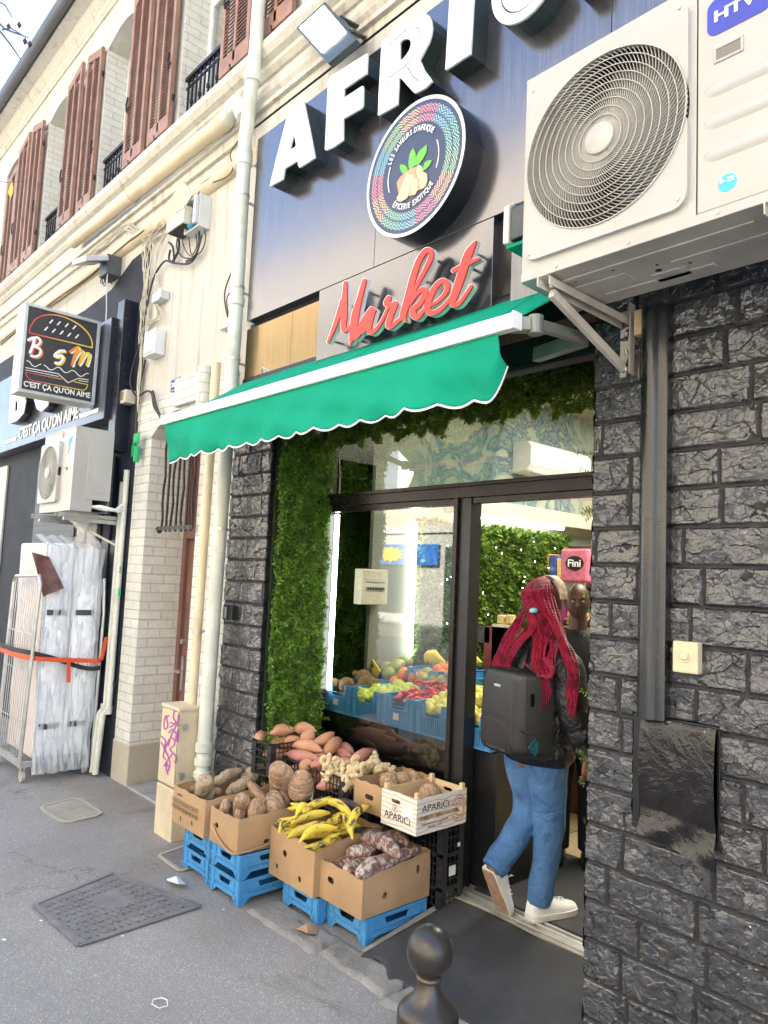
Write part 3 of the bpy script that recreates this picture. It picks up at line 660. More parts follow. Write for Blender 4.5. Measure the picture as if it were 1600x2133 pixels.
def film_mat(name, c, rough=.18, alpha=1, clear=0, crease=18, bs=.9):
    m, t, b = nodes(name); v = coords(t, 1, False); b.inputs['Base Color'].default_value = (*c, 1); b.inputs['Roughness'].default_value = rough
    n = noise(t, v, crease, 3, .5, 1.2); r = mth(t, 'ABSOLUTE', mth(t, 'SUBTRACT', n, .5)); n3 = noise(t, v, crease*3.1, 3, .5, 2); r2 = mth(t, 'ABSOLUTE', mth(t, 'SUBTRACT', n3, .5))
    bump(t, b, mth(t, 'ADD', r, mth(t, 'MULTIPLY', r2, .35)), bs, .03)
    if clear:
        out = t.nodes['Material Output']; tr = t.nodes.new('ShaderNodeBsdfTransparent'); mx = t.nodes.new('ShaderNodeMixShader'); mx.inputs[0].default_value = clear
        t.links.new(b.outputs[0], mx.inputs[1]); t.links.new(tr.outputs[0], mx.inputs[2]); t.links.new(mx.outputs[0], out.inputs[0])
    return m
M_film = film_mat('black_plastic_film', (.012,.011,.011), .13, 1, 0, 7, .45)
def filmpt(u, v):
    x = -1.368+.272*u; z = 1.158-.405*v; y = YF-.022-.02*math.sin(math.pi*min(1, v*1.3))**.5-.012*fbm(np.array([u*4.]), np.array([v*4.]), 1, 3)[0]
    y -= .035*max(0, v-.72)*(2+math.sin(u*9+v*20)); z -= .02*max(0, v-.8)*math.sin(u*7)+.06*u*v**3
    return (x, y, z)
mb = MB(); mb.grid(filmpt, 30, 40); obj('hatch_film', mb, M_film, wr, smooth=True)
# frame, transom, mullion
mb = MB(); mb.box((-3.975, SY-.04, 2.085), (-1.62, SY+.05, 2.165)); mb.box((-3.975, SY-.055, 2.145), (-1.62, SY-.04, 2.168)); obj('transom', mb, M_frame, shop, bevel=.003)
mb = MB(); mb.box((-2.752, SY-.05, .0), (-2.722, SY+.05, 2.084)); obj('mullion', mb, M_frame, shop, bevel=.002)
mb = MB(); mb.box((-2.7215, SY-.03, .0), (-2.640, SY+.06, 2.084)); mb.box((-1.66, SY-.04, 0), (-1.61, SY+.05, 2.084)); mb.box((-3.975, SY-.03, -.1), (-3.935, SY+.05, 2.95)); obj('door_jambs', mb, M_black, shop, bevel=.002)
for q_ in (((-3.935, SY-.02, .02), (-2.753, SY+.04, .09)), ((-3.935, SY-.02, 2.05), (-2.753, SY+.04, 2.084)), ((-2.64, SY-.02, 2.055), (-1.66, SY+.04, 2.084))): mb = MB(); mb.box(*q_); obj('window_rail', mb, M_frame, shop)
mb = MB(); mb.box((-3.935, SY+.005, .09), (-2.753, SY+.005, 2.05)) if False else mb.add([(-3.935,SY+.008,.09),(-2.753,SY+.008,.09),(-2.753,SY+.008,2.05),(-3.935,SY+.008,2.05)],[(0,1,2,3)]); obj('display_window_glass', mb, M_glass, shop)
mb = MB(); mb.add([(-3.935,SY+.008,2.168),(-1.62,SY+.008,2.168),(-1.62,SY+.008,2.95),(-3.935,SY+.008,2.95)],[(0,1,2,3)]); obj('transom_light_glass', mb, glass_mat('damped_reflection_glass', (.95,.97,.95), .55), shop)  # mirroring of plain glass turned down so the mural stays visible
mb = MB(); mb.box((-3.975, 2.60, 2.575), (-1.60, 2.66, 2.86)); mb.box((-3.975, 2.585, 2.575), (-1.60, 2.60, 2.60)); mb.box((-3.975, 2.66, 2.95), (-1.60, 3.12, 2.98)); obj('lintel', mb, M_black, shop, bevel=.004)
mb = MB(); mb.box((-3.97, 2.57, 2.715), (-1.60, 2.60, 2.75)); obj('lintel_strip', mb, mat('brown_strip', (.16,.09,.07), .5), shop)
mb = MB(); mb.box((-2.72, SY-.055, -.014), (-1.61, SY+.045, .004)); mb.box((-2.72, SY-.02, .004), (-1.61, SY-.008, .014)); mb.box((-2.72, SY+.015, .004), (-1.61, SY+.027, .014)); obj('threshold', mb, M_alu, shop, bevel=.002)
mb = MB(); mb.box((-2.72, SY-.085, -.05), (-1.61, SY-.057, -.003)); obj('threshold_lip', mb, M_concrete, shop, bevel=.002)
# interior shell
def mural_mat():
    m, t, b = nodes('blue_cloud_mural'); v = coords(t, 1, False)
    n1 = noise(t, v, 1.5, 4, .55, 2.6); n2 = noise(t, v, 4.2, 7, .65, 1.3)
    col = ramp(t, n2, [(.35, (.33,.38,.30)), (.7, (.50,.51,.40))])
    sw = ramp(t, mth(t, 'ADD', n1, mth(t, 'MULTIPLY', n2, .35)), [(.60, (0,0,0)), (.64, (.8,)*3), (.70, (.25,)*3), (.735, (.9,)*3), (.78, (.1,)*3)])
    sp = t.nodes.new('ShaderNodeSeparateXYZ'); t.links.new(v, sp.inputs[0])
    reg = mth(t, 'MULTIPLY', ramp(t, mth(t, 'MULTIPLY', sp.outputs[1], .1), [(.385, (0,0,0)), (.41, (1,)*3), (.60, (1,)*3), (.64, (.25,)*3)]), ramp(t, mth(t, 'MULTIPLY', sp.outputs[2], .1), [(.215, (0,)*3), (.235, (1,)*3)]))
    col = mix(t, col, (.01,.09,.19), mth(t, 'MULTIPLY', sw, reg))
    col = mix(t, (.20,.21,.17), col, ramp(t, mth(t, 'MULTIPLY', sp.outputs[2], .1), [(.2105, (0,)*3), (.2115, (1,)*3)]))  # lower wall coloured darker to offset the glow of the light tubes
    t.links.new(col, b.inputs['Base Color']); b.inputs['Roughness'].default_value = .7; return m
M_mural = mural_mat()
M_room = mat('room_plaster', (.45, .42, .31), .8, 0, .08, 2)
M_tiles = brick_mat('beige_floor_tiles', (.42, .33, .18), (.10,.08,.05), .42, .42, .008, .35, .2, streak=.15)
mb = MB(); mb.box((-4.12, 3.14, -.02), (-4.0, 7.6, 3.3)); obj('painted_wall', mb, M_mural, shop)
mb = MB(); mb.box((-4.0, 7.5, -.02), (-.3, 7.6, 3.3)); mb.box((-.4, 3.2, -.02), (-.3, 7.5, 3.3)); mb.box((-4.0, 3.14, 3.3), (-.3, 7.6, 3.34)); obj('inner_walls', mb, M_room, shop)
mb = MB(); mb.box((-4.0, SY+.046, -.05), (-.3, 7.6, 0.0)); fl = obj('shop_floor', mb, M_tiles, shop); 
def floor_tiles():
    m, t, b = nodes('floor_tiles'); v = coords(t, 1, False); br = t.nodes.new('ShaderNodeTexBrick'); t.links.new(v, br.inputs['Vector']); br.offset = 0
    for k, q in (('Scale', 1), ('Brick Width', .4), ('Row Height', .4), ('Mortar Size', .006)): br.inputs[k].default_value = q
    br.inputs['Color1'].default_value = (.45,.36,.20,1); br.inputs['Color2'].default_value = (.40,.31,.17,1); br.inputs['Mortar'].default_value = (.08,.06,.04,1)
    t.links.new(br.outputs[0], b.inputs['Base Color']); b.inputs['Roughness'].default_value = .35; return m
fl.data.materials[0] = floor_tiles()
mb = MB(); mb.box((-2.60, 3.13, 0.001), (-1.6, 3.98, .012)); m_ = solo('entrance_mat', mb, M_rubber, 'flat dark mat on the beige tiles just inside the door', 'mat', bevel=.004)
mb = MB(); mb.box((-3.999, 3.135, 0), (-3.985, 3.53, 2.44)); obj('black_wall_panel', mb, mat('dark_wall_panel', (.02,.024,.022), .5, 0, .3, 4), shop)
mb = MB(); mb.box((-4.0, 4.3, 2.17), (-3.84, 7.4, 2.30)); mb.box((-4.0, 6.28, 2.30), (-3.86, 6.42, 2.46)); obj('cable_trunking', mb, M_ivory, shop, bevel=.006)
# shop lights
def led(a, b, label):
    mb = MB(); mb.tube([a, b], .016, 10); o = solo('led_tube', mb, M_led, label, 'lamp'); return o
led((-3.86, 4.35, 2.148), (-3.86, 5.75, 2.148), 'long white light tube under the trunking above the indoor hedge')
led((-3.905, 3.125, .86), (-3.905, 3.125, 2.04), 'upright white light tube at the left edge of the display window')
led((-3.955, 3.93, 1.05), (-3.955, 3.93, 2.06), 'thin upright light tube at the edge of the indoor hedge')
for i, (x, y) in enumerate(((-2.2, 4.6), (-1.4, 6.2), (-3.0, 6.3))):
    mb = MB(); mb.lathe([(.11, 3.285), (.11, 3.299)], (x, y, 0), 20); t_ = solo('ceiling_lamp', mb, M_flood, ['round ceiling lamp seen through the top light near the hanging greenery', 'round ceiling lamp deep in the shop on the right', 'round ceiling lamp above the sweets shelf'][i], 'lamp', 'round lamps on the shop ceiling')
al = bpy.data.lights.new('shop_strip', 'AREA'); al.energy = 26; al.shape = 'RECTANGLE'; al.size = 1.2; al.size_y = 2.4; al.color = (1, .93, .78)
ao = bpy.data.objects.new('shop_lamp_light', al); COL.objects.link(ao); ao.location = (-2.3, 5.0, 3.25)
# electrical box on the black panel
eb = thing('fuse_box', 'ivory fuse box with two rows of switches on the black wall panel', 'fuse box', (-3.98, 3.5, 1.44))
mb = MB(); mb.box((-3.984, 3.37, 1.43), (-3.90, 3.62, 1.68)); obj('case', mb, M_ivory, eb, bevel=.006)
mb = MB(); mb.box((-3.899, 3.41, 1.53), (-3.894, 3.59, 1.56)); mb.box((-3.899, 3.41, 1.59), (-3.894, 3.59, 1.615)); obj('switch_window', mb, M_greyplastic, eb)
mb = MB()
for k in range(7): mb.box((-3.8935, 3.42+k*.024, 1.535), (-3.888, 3.432+k*.024, 1.552))
obj('switches', mb, M_black, eb)
mb = MB(); mb.tube([(-3.97, 3.16, 2.5)]+[(-3.97+.01*math.sin(k), 3.16+.02*math.sin(k*.7), 2.5-k*.18) for k in range(1, 9)], .006, 6); solo('hanging_cable', mb, M_cablew, 'thin pale cable hanging down the left side of the display window', 'cable')
# indoor split air conditioner
sa = thing('wall_air_conditioner', 'white wall mounted air conditioner over the painted wall inside', 'air conditioner', (-3.9, 5.7, 2.62))
mb = MB(); mb.prism([(-4.0, 2.62), (-3.83, 2.64), (-3.79, 2.70), (-3.79, 2.84), (-3.83, 2.90), (-4.0, 2.90)], 5.2, 6.15, 'y') if False else None
mb = MB(); P2 = [(-4.0, 2.60), (-3.84, 2.615), (-3.79, 2.67), (-3.79, 2.83), (-3.83, 2.875), (-4.0, 2.88)]
mb.add([(x, 5.15, z) for x, z in P2]+[(x, 6.1, z) for x, z in P2], [tuple(range(6)), tuple(range(11, 5, -1))]+[(i, i+6, (i+1) % 6+6, (i+1) % 6) for i in range(6)]); obj('body', mb, M_white, sa, bevel=.01)
mb = MB(); mb.box((-3.86, 5.2, 2.598), (-3.80, 6.05, 2.606)); obj('flap', mb, M_greyplastic, sa)
# ------------------------------------------------------------------ greenery
def leaf_mat(name, c1, c2, c3, tr=.35):
    m, t, b = nodes(name); g = t.nodes.new('ShaderNodeNewGeometry')
    col = ramp(t, g.outputs['Random Per Island'], [(0, c1), (.5, c2), (.85, c3), (1, c1)]); v = coords(t, 1, False)
    col = mix(t, col, cmul(c1, .6), ramp(t, noise(t, v, 9, 3), [(.35, (.6,)*3), (.6, (0,)*3)]))
    t.links.new(col, b.inputs['Base Color']); b.inputs['Roughness'].default_value = .5
    out = t.nodes['Material Output']; tl = t.nodes.new('ShaderNodeBsdfTranslucent'); t.links.new(col, tl.inputs[0]); mx = t.nodes.new('ShaderNodeMixShader'); mx.inputs[0].default_value = tr
    t.links.new(b.outputs[0], mx.inputs[1]); t.links.new(tl.outputs[0], mx.inputs[2]); t.links.new(mx.outputs[0], out.inputs[0]); return m
M_leaf = leaf_mat('boxwood_leaf', (.085,.20,.03), (.16,.33,.045), (.32,.50,.07))
M_leafd = leaf_mat('fern_leaf', (.10,.18,.025), (.19,.29,.035), (.30,.38,.06))
M_leafi = leaf_mat('indoor_leaf', (.05,.12,.02), (.14,.27,.035), (.30,.42,.06))
def leaves(P, D, L, W, r):
    """P (n,3) points, D (n,3) directions, L, W sizes: rhombic leaves"""
    n = len(P); D = D/np.linalg.norm(D, axis=1, keepdims=True); A = r.randn(n, 3); S = np.cross(D, A); S /= np.linalg.norm(S, axis=1, keepdims=True)+1e-9
    L = L[:, None]; W = W[:, None]
    return np.stack([P, P+D*L*.45+S*W*.5, P+D*L, P+D*L*.45-S*W*.5], 1)
def hedge_panel(name, label, a, b, z0, z1, plane, pos, nrm, n, mtl, depth=.07, L=.020, seed=1, sprigs=0, droop=.5, ragged=.03):
    """plane 'x': wall at x=pos, spanning y a..b; plane 'y': wall at y=pos spanning x a..b; nrm the way it faces"""
    r = np.random.RandomState(seed); t = thing(name, label, 'hedge', ((pos, (a+b)/2, z0) if plane == 'x' else ((a+b)/2, pos, z0)))
    s = r.uniform(a, b, n); z = r.uniform(z0, z1, n); z = np.where(r.rand(n) < .25, z0-ragged*r.rand(n)**.6*fbm(s*3, s*0+seed, 8, 2)*2.2+.01, z)
    q = fbm(s*1.0+seed, z*.7, 9, 3); d = depth*(.15+1.25*np.clip(q-.2, 0, 1))*(.55+.45*r.rand(n))
    D = r.randn(n, 3)*.8; D[:, 2] -= droop
    if plane == 'x': P = np.stack([pos+nrm*d, s, z], 1); D[:, 0] += nrm*.9
    else: P = np.stack([s, pos+nrm*d, z], 1); D[:, 1] += nrm*.9
    Ls = L*(.6+.9*r.rand(n)); V = leaves(P, D, Ls, Ls*.55, r); quads_obj('foliage', V, mtl, t)
    mb = MB()
    if plane == 'x': mb.box((pos-.01, a, z0), (pos+.004*nrm+.002, b, z1))
    else: mb.box((a, pos-.002, z0), (b, pos+.01, z1))
    obj('backing_mesh', mb, mat('hedge_backing', (.015,.03,.008), .8), t)
    if sprigs:
        VV = []; mb = MB()
        for k in range(sprigs):
            ss = r.uniform(a, b); zz = r.uniform(z0, z1); dd = np.array([nrm*1.0, r.randn()*.2, r.uniform(-.5, .7)]) if plane == 'x' else np.array([r.randn()*.4, nrm*.9, -1.])
            p = np.array([pos+nrm*depth*.6, ss, zz]) if plane == 'x' else np.array([ss, pos+nrm*depth*.6, zz]); dd /= np.linalg.norm(dd); pts = [p+dd*q*.014 for q in range(9)]
            mb.tube(pts, .0012, 4)
            for i, pp in enumerate(pts[1:]):
                for sg in (-1, 1):
                    side = np.cross(dd, [0, 1., 0.2])*sg+dd*.6+r.randn(3)*.15; VV.append(leaves(pp[None], side[None], np.array([.016]), np.array([.008]), r)[0])
        quads_obj('sprigs', np.array(VV), M_leafi, t); obj('sprig_stems', mb, mat('twig', (.10,.12,.03), .7), t)
    return t
hedge_panel('hedge_panel', 'tall artificial hedge covering the left side of the shop recess', 2.635, 3.05, -.05, 2.56, 'x', -3.945, 1, 50000, M_leaf, .115, .022, 1, 40)
hedge_panel('hedge_panel', 'dark artificial greenery hanging over the window below the awning', -3.9, -1.63, 2.56, 2.94, 'y', 3.02, -1, 46000, M_leafd, .13, .022, 2, 0, 1.3, .07)
hedge_panel('hedge_panel', 'pale sprigs of artificial hedge peeping out beside the stone wall', 2.74, 3.03, .5, 2.2, 'x', -1.63, -1, 4000, M_leafi, .05, .02, 3, 26)
hedge_panel('hedge_panel', 'bright artificial hedge on the wall inside the shop behind the fruit', 3.97, 5.98, 1.0, 2.09, 'x', -3.985, 1, 26000, M_leafi, .13, .045, 4)
mb = MB()
for k in range(36):
    y = rnd.uniform(4.1, 5.9); z = rnd.uniform(1.25, 2.0); x = -3.84+rnd.uniform(-.02, .02); mb.lathe([(.001,-.005),(.004,0),(.001,.005)], (x, y, z), 5)
solo('fairy_lights', mb, M_flood, 'tiny warm fairy lights scattered over the indoor hedge', 'string lights', kind='stuff')
# ------------------------------------------------------------------ building across the street (seen in the panes and the sign)
OY = -9.2
ob = thing('opposite_building', 'sunlit ochre building across the street, mirrored in the shop glass', 'building', (-10, OY, G))
M_ochre = plaster('ochre_plaster', (.56, .47, .35), .2); M_paleop = plaster('pale_plaster', (.54, .51, .45), .2)
mb = MB(); mb.box((-34, OY-6, G-.1), (20, OY, 3.1)); obj('ground_storey', mb, M_paleop, ob)
mb = MB(); mb.box((-34, OY-6, 3.1), (20, OY-.002, 12.6)); obj('upper_wall', mb, M_ochre, ob)
mb = MB(); mb.box((-34.2, OY-6.2, 12.6), (20.2, OY+.35, 12.8)); obj('roof', mb, M_trim, ob)
mb = MB(); mb.box((-34, OY, 3.0), (20, OY+.08, 3.2)); obj('string_course', mb, M_trim, ob)
for k in range(34):
    x = -32.4+(k % 17)*3.0; q = 0 if k < 17 else 4.1; mb = MB(); mb.box((x, OY-.001, 3.9+q), (x+1.1, OY+.03, 6.3+q)); w_ = obj('window', mb, mat('dark_window', (.05,.06,.07), .15), ob)
    mb = MB(); mb.box((x-.62, OY+.002, 3.85+q), (x-.02, OY+.05, 6.35+q)); mb.box((x+1.12, OY+.002, 3.85+q), (x+1.72, OY+.05, 6.35+q)); obj('shutters', mb, mat('grey_green_shutter', (.22,.24,.2), .6), w_)
for k in range(9):
    x = -31+k*5.6; mb = MB(); mb.box((x, OY-.001, G), (x+1.3, OY+.03, 2.6)); obj('shop_door', mb, mat('dark_window', (.05,.06,.07), .15), ob)
    mb = MB(); mb.box((x+2.0, OY-.001, .6), (x+4.3, OY+.03, 2.5)); obj('shop_pane', mb, mat('dark_window', (.05,.06,.07), .15), ob)
fs = thing('blue_fascia_sign', 'blue shop fascia with a yellow star burst across the street, seen only in the glass', 'sign', (-16.3, OY+.1, 2.0))
mb = MB(); mb.box((-18.4, OY+.035, 2.05), (-14.4, OY+.12, 2.66)); obj('board', mb, mat('fascia_blue', (.03,.15,.50), .4), fs)
mb = MB()
for k in range(24): pass
st = [(-16.35+(.62 if k % 2 == 0 else .42)*math.cos(k*math.pi/12), 2.36+(.26 if k % 2 == 0 else .17)*math.sin(k*math.pi/12)) for k in range(24)]
mb.prism(st, OY+.125, OY+.14, 'y'); obj('star', mb, mat('star_yellow', (.8,.5,.04), .5), fs)
# ------------------------------------------------------------------ shop sign
def panel_mat(c1=(.165,.17,.195), c2=(.20,.205,.23)):
    m, t, b = nodes('brushed_panel'); v = coords(t, 1, False)
    b.inputs['Metallic'].default_value = .85
    st = noise(t, coords(t, 1, False, (60, 60, 1.2)), 2, 3); t.links.new(ramp(t, st, [(.3, (.17,)*3), (.7, (.24,)*3)]), b.inputs['Roughness'])
    col = ramp(t, st, [(.3, c1), (.7, c2)]); sp = noise(t, v, 60, 4, .7); col = mix(t, col, (.4,.4,.4), ramp(t, sp, [(.76, (0,)*3), (.8, (.5,)*3)])); t.links.new(col, b.inputs['Base Color'])
    bump(t, b, noise(t, v, 1.6, 2), .06, .03); return m
M_panel = panel_mat(); M_panel_goldrefl = panel_mat((.20,.145,.075), (.26,.19,.10))  # gold base colour paints in the mirrored sunlit building opposite
sg = thing('shop_sign_panel', 'large dark blue grey metal sign board over the shop', 'sign board', (-2, 2.5, 3.3))
for i, (a, b) in enumerate(((-4.205, -2.92), (-2.917, -1.50), (-1.497, .3), (.303, 2.8))):
    mb = MB(); mb.box((a, 2.50, 3.302), (b, 2.60, 4.595)); obj('panel', mb, M_panel, sg, bevel=.0015)
for (a, b, y) in ((-3.40, -2.085, 2.50), (-1.985, -.5, 2.51), (-.497, 2.8, 2.51)):
    mb = MB(); mb.box((a, y, 2.87), (b, 2.60, 3.298)); obj('lower_panel', mb, M_panel, sg, bevel=.0015)
for (a, b) in ((-4.25, -3.72), (-3.718, -3.402)):
    mb = MB(); mb.box((a, 2.535, 2.80), (b, 2.60, 3.262)); obj('recessed_panel', mb, M_panel_goldrefl, sg, bevel=.0015)
for q_ in (((-4.25, 2.56, 3.262), (-3.40, 2.598, 3.302)), ((-2.085, 2.55, 2.87), (-1.985, 2.598, 3.30))): mb = MB(); mb.box(*q_); obj('shadow_gap', mb, M_black, sg)
# letters drawn in photo crops, laid on the sign's own plane
def pxplate(f, bx, res, off, sc, Y, depth, plane='y'):
    def place(x, y, t):
        u, v = off[0]+x*sc, off[1]+y*sc
        if plane == 'y': p = at(u, v, y=Y); return (p.x, p.y+t, p.z)
        p = at(u, v, x=Y); return (p.x-t, p.y, p.z)
    return plate(f, bx, res, place, depth)
def pxl(name, f, bx, res, off, sc, Y, depth, m, parent, plane='y', **k): return obj(name, pxplate(f, bx, res, off, sc, Y, depth, plane), m, parent, fix=False, **k)
YL = 2.385
def letter(name, label, outl, hole, inl, bx, off, sc, res=4, dx=None):
    t = thing('sign_letter', label, 'sign letter', (0, YL, 4.07), 'raised letters on the sign board')
    body = sub_(outl, hole) if hole else outl; face = sub_(body, *inl)
    P = pxplate(face, bx, res, off, sc, YL, .012); c = np.array(P.v).mean(0); t.location = (c[0], YL, 4.07)
    obj('face', P, M_signwhite, t, fix=False); back = pxplate(lambda X, Y: body(X, Y)+3, bx, res, off, sc, YL+.013, 2.499-YL-.013); obj('side', back, M_return, t, fix=False)
    return t
A_o = sd_poly([(133,1283),(215,930),(370,330),(400,285),(565,180),(640,540),(712,915),(515,1040),(500,1015),(490,950),(322,1055),(310,1120),(295,1192)])
A_h = sd_poly([(385,815),(410,715),(430,640),(442,622),(455,660),(470,745),(462,772)])
lA = letter('A', 'white raised letter A, the first of the big word on the sign', A_o, A_h, [sd_stroke([(232,1110),(270,965),(440,372),(480,345),(598,875)], 10), sd_stroke([(270,968),(570,780)], 9)], (110,150,740,1310), (540,180), .1625, 7)
def c4(u, v): return ((u-480)/.3875, v/.3875)
F_o = sd_poly([c4(676.5,312.4), c4(683.4,166.6), c4(690,158), c4(764.8,110.4), c4(763,153), c4(716.4,185), c4(715.5,204), c4(755.9,178), c4(755.5,220), c4(752,226), c4(714.2,247.4), c4(713.9,292.1), c4(695,306), c4(681,312)])
letter('F', 'white raised letter F, between the A and the R of the sign', F_o, None, [sd_stroke([c4(693.6,284), c4(701.6,172.4), c4(743.5,143.4)], 4), sd_stroke([c4(698.4,236.9), c4(739,210)], 4)], (495,270,750,820), (480,0), .3875, 3)
R_o = sd_poly([(155,1378),(165,1100),(200,495),(340,380),(520,205),(600,158),(660,143),(715,150),(755,180),(785,230),(799,330),(785,420),(755,510),(650,710),(710,840),(765,910),(800,965),(720,1045),(650,1085),(590,1108),(500,1010),(425,925),(410,920),(400,950),(385,1245)])
R_h = sd_poly([(415,505),(440,475),(480,457),(520,460),(545,485),(548,530),(530,590),(495,650),(450,700),(418,728),(412,650)])
letter('R', 'white raised letter R, third letter of the sign with a rounded bowl', R_o, R_h, [sd_stroke([(300,525),(440,400),(520,335),(590,315),(635,330),(655,380),(650,480),(620,580),(560,690),(490,775),(400,850),(300,915)], 14), sd_stroke([(300,525),(290,915),(270,1195)], 13), sd_stroke([(495,780),(560,890),(640,965)], 14)], (140,120,820,1400), (760,0), .175, 7)
zt = 4.495
def w2c(x, z, off, sc):
    d = Vector((x, YL, z))-CAM; k = d.dot(AF); u = 800+F*d.dot(AR)/k; v = 1066.5-F*d.dot(AU)/k; return ((u-off[0])/sc, (v-off[1])/sc)
def wletter(label, outl, inl, bx, hole=None):
    t = thing('sign_letter', label, 'sign letter', ((bx[0]+bx[2])/2, YL, 4.07), 'raised letters on the sign board'); body = sub_(outl, hole) if hole else outl
    obj('face', wallplate(sub_(body, *inl), bx, .007, YL, .012), M_signwhite, t, fix=False)
    obj('side', wallplate(lambda X, Y: body(X, Y)+.0015, bx, .007, YL+.013, 2.499-YL-.013), M_return, t, fix=False)
iw = at(*(760+955*.175, 870*.175), y=YL); ie = at(*(760+1252*.175, 690*.175), y=YL)
wletter('white raised letter I, a plain upright bar after the R', sd_poly([(iw.x, 4.075), (ie.x, 4.075), (ie.x+.012, zt), (iw.x+.012, zt)]), [sd_stroke([(iw.x+.075, 4.13), (iw.x+.09, 4.44)], .009)], (iw.x-.02, 4.05, ie.x+.04, zt+.02))
cc = (-1.86, 4.285)
def ring(cx, cz, rx, rz, a0, a1, w, n=26): return sd_stroke([(cx+rx*math.cos(math.radians(a0+(a1-a0)*k/n)), cz+rz*math.sin(math.radians(a0+(a1-a0)*k/n))) for k in range(n+1)], w)
wletter('white raised letter C, cut by the top edge of the photo', ring(cc[0], cc[1], .135, .16, 42, 318, .10), [ring(cc[0], cc[1], .135, .16, 60, 300, .009)], (-2.1, 4.04, -1.64, 4.53))
a0 = -1.62
wletter('white raised last letter A, next to the fan unit', sd_poly([(a0, 4.07), (a0+.075, 4.07), (a0+.10, 4.155), (a0+.215, 4.155), (a0+.24, 4.07), (a0+.32, 4.07), (a0+.205, zt), (a0+.115, zt)]), [sd_stroke([(a0+.05, 4.12), (a0+.16, 4.44), (a0+.27, 4.12)], .008)], (a0-.02, 4.05, a0+.34, zt+.02), sd_poly([(a0+.13, 4.23), (a0+.19, 4.23), (a0+.16, 4.34)]))
# round emblem
LC = Vector((-2.512, 0, 3.655)); LR = .344; LY = 2.375
lg = thing('round_emblem_sign', 'round navy emblem with a colourful zigzag ring and cassava roots in the middle', 'sign', (LC.x, LY, LC.z-LR))
mb = MB(); My = Matrix.Rotation(math.radians(90), 4, 'X')
mb.lathe([(LR-.004, -.0), (LR, .004), (LR, .12), (LR-.01, .124)], (LC.x, LY+.005, LC.z), 72, Matrix.Rotation(math.radians(-90), 4, 'X')); obj('drum', mb, mat('emblem_side', (.014,.017,.022), .3, .2, .3, 6), lg, smooth='auto')
def disc(mb, r0, r1, y, n=96):
    vs = []; fs = []
    for k in range(n):
        a = 2*math.pi*k/n; vs += [(LC.x+r0*math.cos(a), y, LC.z+r0*math.sin(a)), (LC.x+r1*math.cos(a), y, LC.z+r1*math.sin(a))]
    for k in range(n): q = 2*k; r = 2*((k+1) % n); fs.append((q, q+1, r+1, r))
    mb.add(vs, fs)
mb = MB(); disc(mb, LR-.0165, LR+.001, LY+.001); obj('white_rim', mb, M_signwhite, lg)
def emblem_mat():
    m, t, b = nodes('emblem_print'); tc = t.nodes.new('ShaderNodeTexCoord'); mp = t.nodes.new('ShaderNodeMapping'); mp.vector_type = 'POINT'
    mp.inputs['Location'].default_value = (0, 0, -LR); t.links.new(tc.outputs['Object'], mp.inputs[0]); sp = t.nodes.new('ShaderNodeSeparateXYZ'); t.links.new(mp.outputs[0], sp.inputs[0])
    r = mth(t, 'SQRT', mth(t, 'ADD', mth(t, 'MULTIPLY', sp.outputs[0], sp.outputs[0]), mth(t, 'MULTIPLY', sp.outputs[2], sp.outputs[2])))
    a = mth(t, 'DIVIDE', mth(t, 'ARCTAN2', sp.outputs[2], sp.outputs[0]), 2*math.pi); fa = mth(t, 'FRACT', mth(t, 'ADD', a, 1.0))
    N = 30; tri = mth(t, 'ABSOLUTE', mth(t, 'SUBTRACT', mth(t, 'FRACT', mth(t, 'MULTIPLY', fa, N)), .5))
    q = mth(t, 'ADD', mth(t, 'MULTIPLY', r, 62.), mth(t, 'MULTIPLY', tri, 2.9)); st = mth(t, 'GREATER_THAN', mth(t, 'FRACT', q), .5)
    def band(lo, hi): return mth(t, 'MULTIPLY', mth(t, 'GREATER_THAN', r, lo), mth(t, 'LESS_THAN', r, hi))
    bd = mth(t, 'ADD', band(.222, .262), band(.268, .308)); f = mth(t, 'MULTIPLY', st, bd)
    cs = [(.05, .45, .32), (.05,.38,.55), (.65,.06,.12), (.72,.38,.05), (.25,.52,.08), (.05,.42,.5), (.65,.05,.14), (.7,.33,.1), (.1,.5,.3), (.05,.42,.6), (.6,.06,.2), (.7,.35,.1), (.2,.5,.2)]
    cr = ramp(t, fa, [(k/len(cs), tuple(.22+.7*q for q in c)) for k, c in enumerate(cs)], 'CONSTANT'); col = mix(t, (.030,.045,.11), cr, f)
    t.links.new(col, b.inputs['Base Color']); b.inputs['Roughness'].default_value = .3; return m
mb = MB(); n = 96; mb.add([(LC.x+(LR-.0165)*math.cos(2*math.pi*k/n), LY+.0025, LC.z+(LR-.0165)*math.sin(2*math.pi*k/n)) for k in range(n)], [tuple(range(n))])
fc = obj('face', mb, emblem_mat(), lg); fc.data.transform(Matrix.Translation(fc.location)); fc.location = (0, 0, 0)
LO = (750, 200); LS = .1625
def lgp(name, f, bx, m, d=0.0): pxl(name, f, bx, 6, LO, LS, LY-.002-d, .003+d, m, lg)
M_root = mat('print_tan', (.52,.33,.2), .5); M_rootl = mat('print_cream', (.80,.66,.36), .5); M_lg = mat('print_green', (.14,.50,.07), .5)
def ell(cx, cy, a, b, ang):
    return sd_poly([(cx+a*math.cos(k*.35)*math.cos(ang)-b*math.sin(k*.35)*math.sin(ang), cy+a*math.cos(k*.35)*math.sin(ang)+b*math.sin(k*.35)*math.cos(ang)) for k in range(18)])
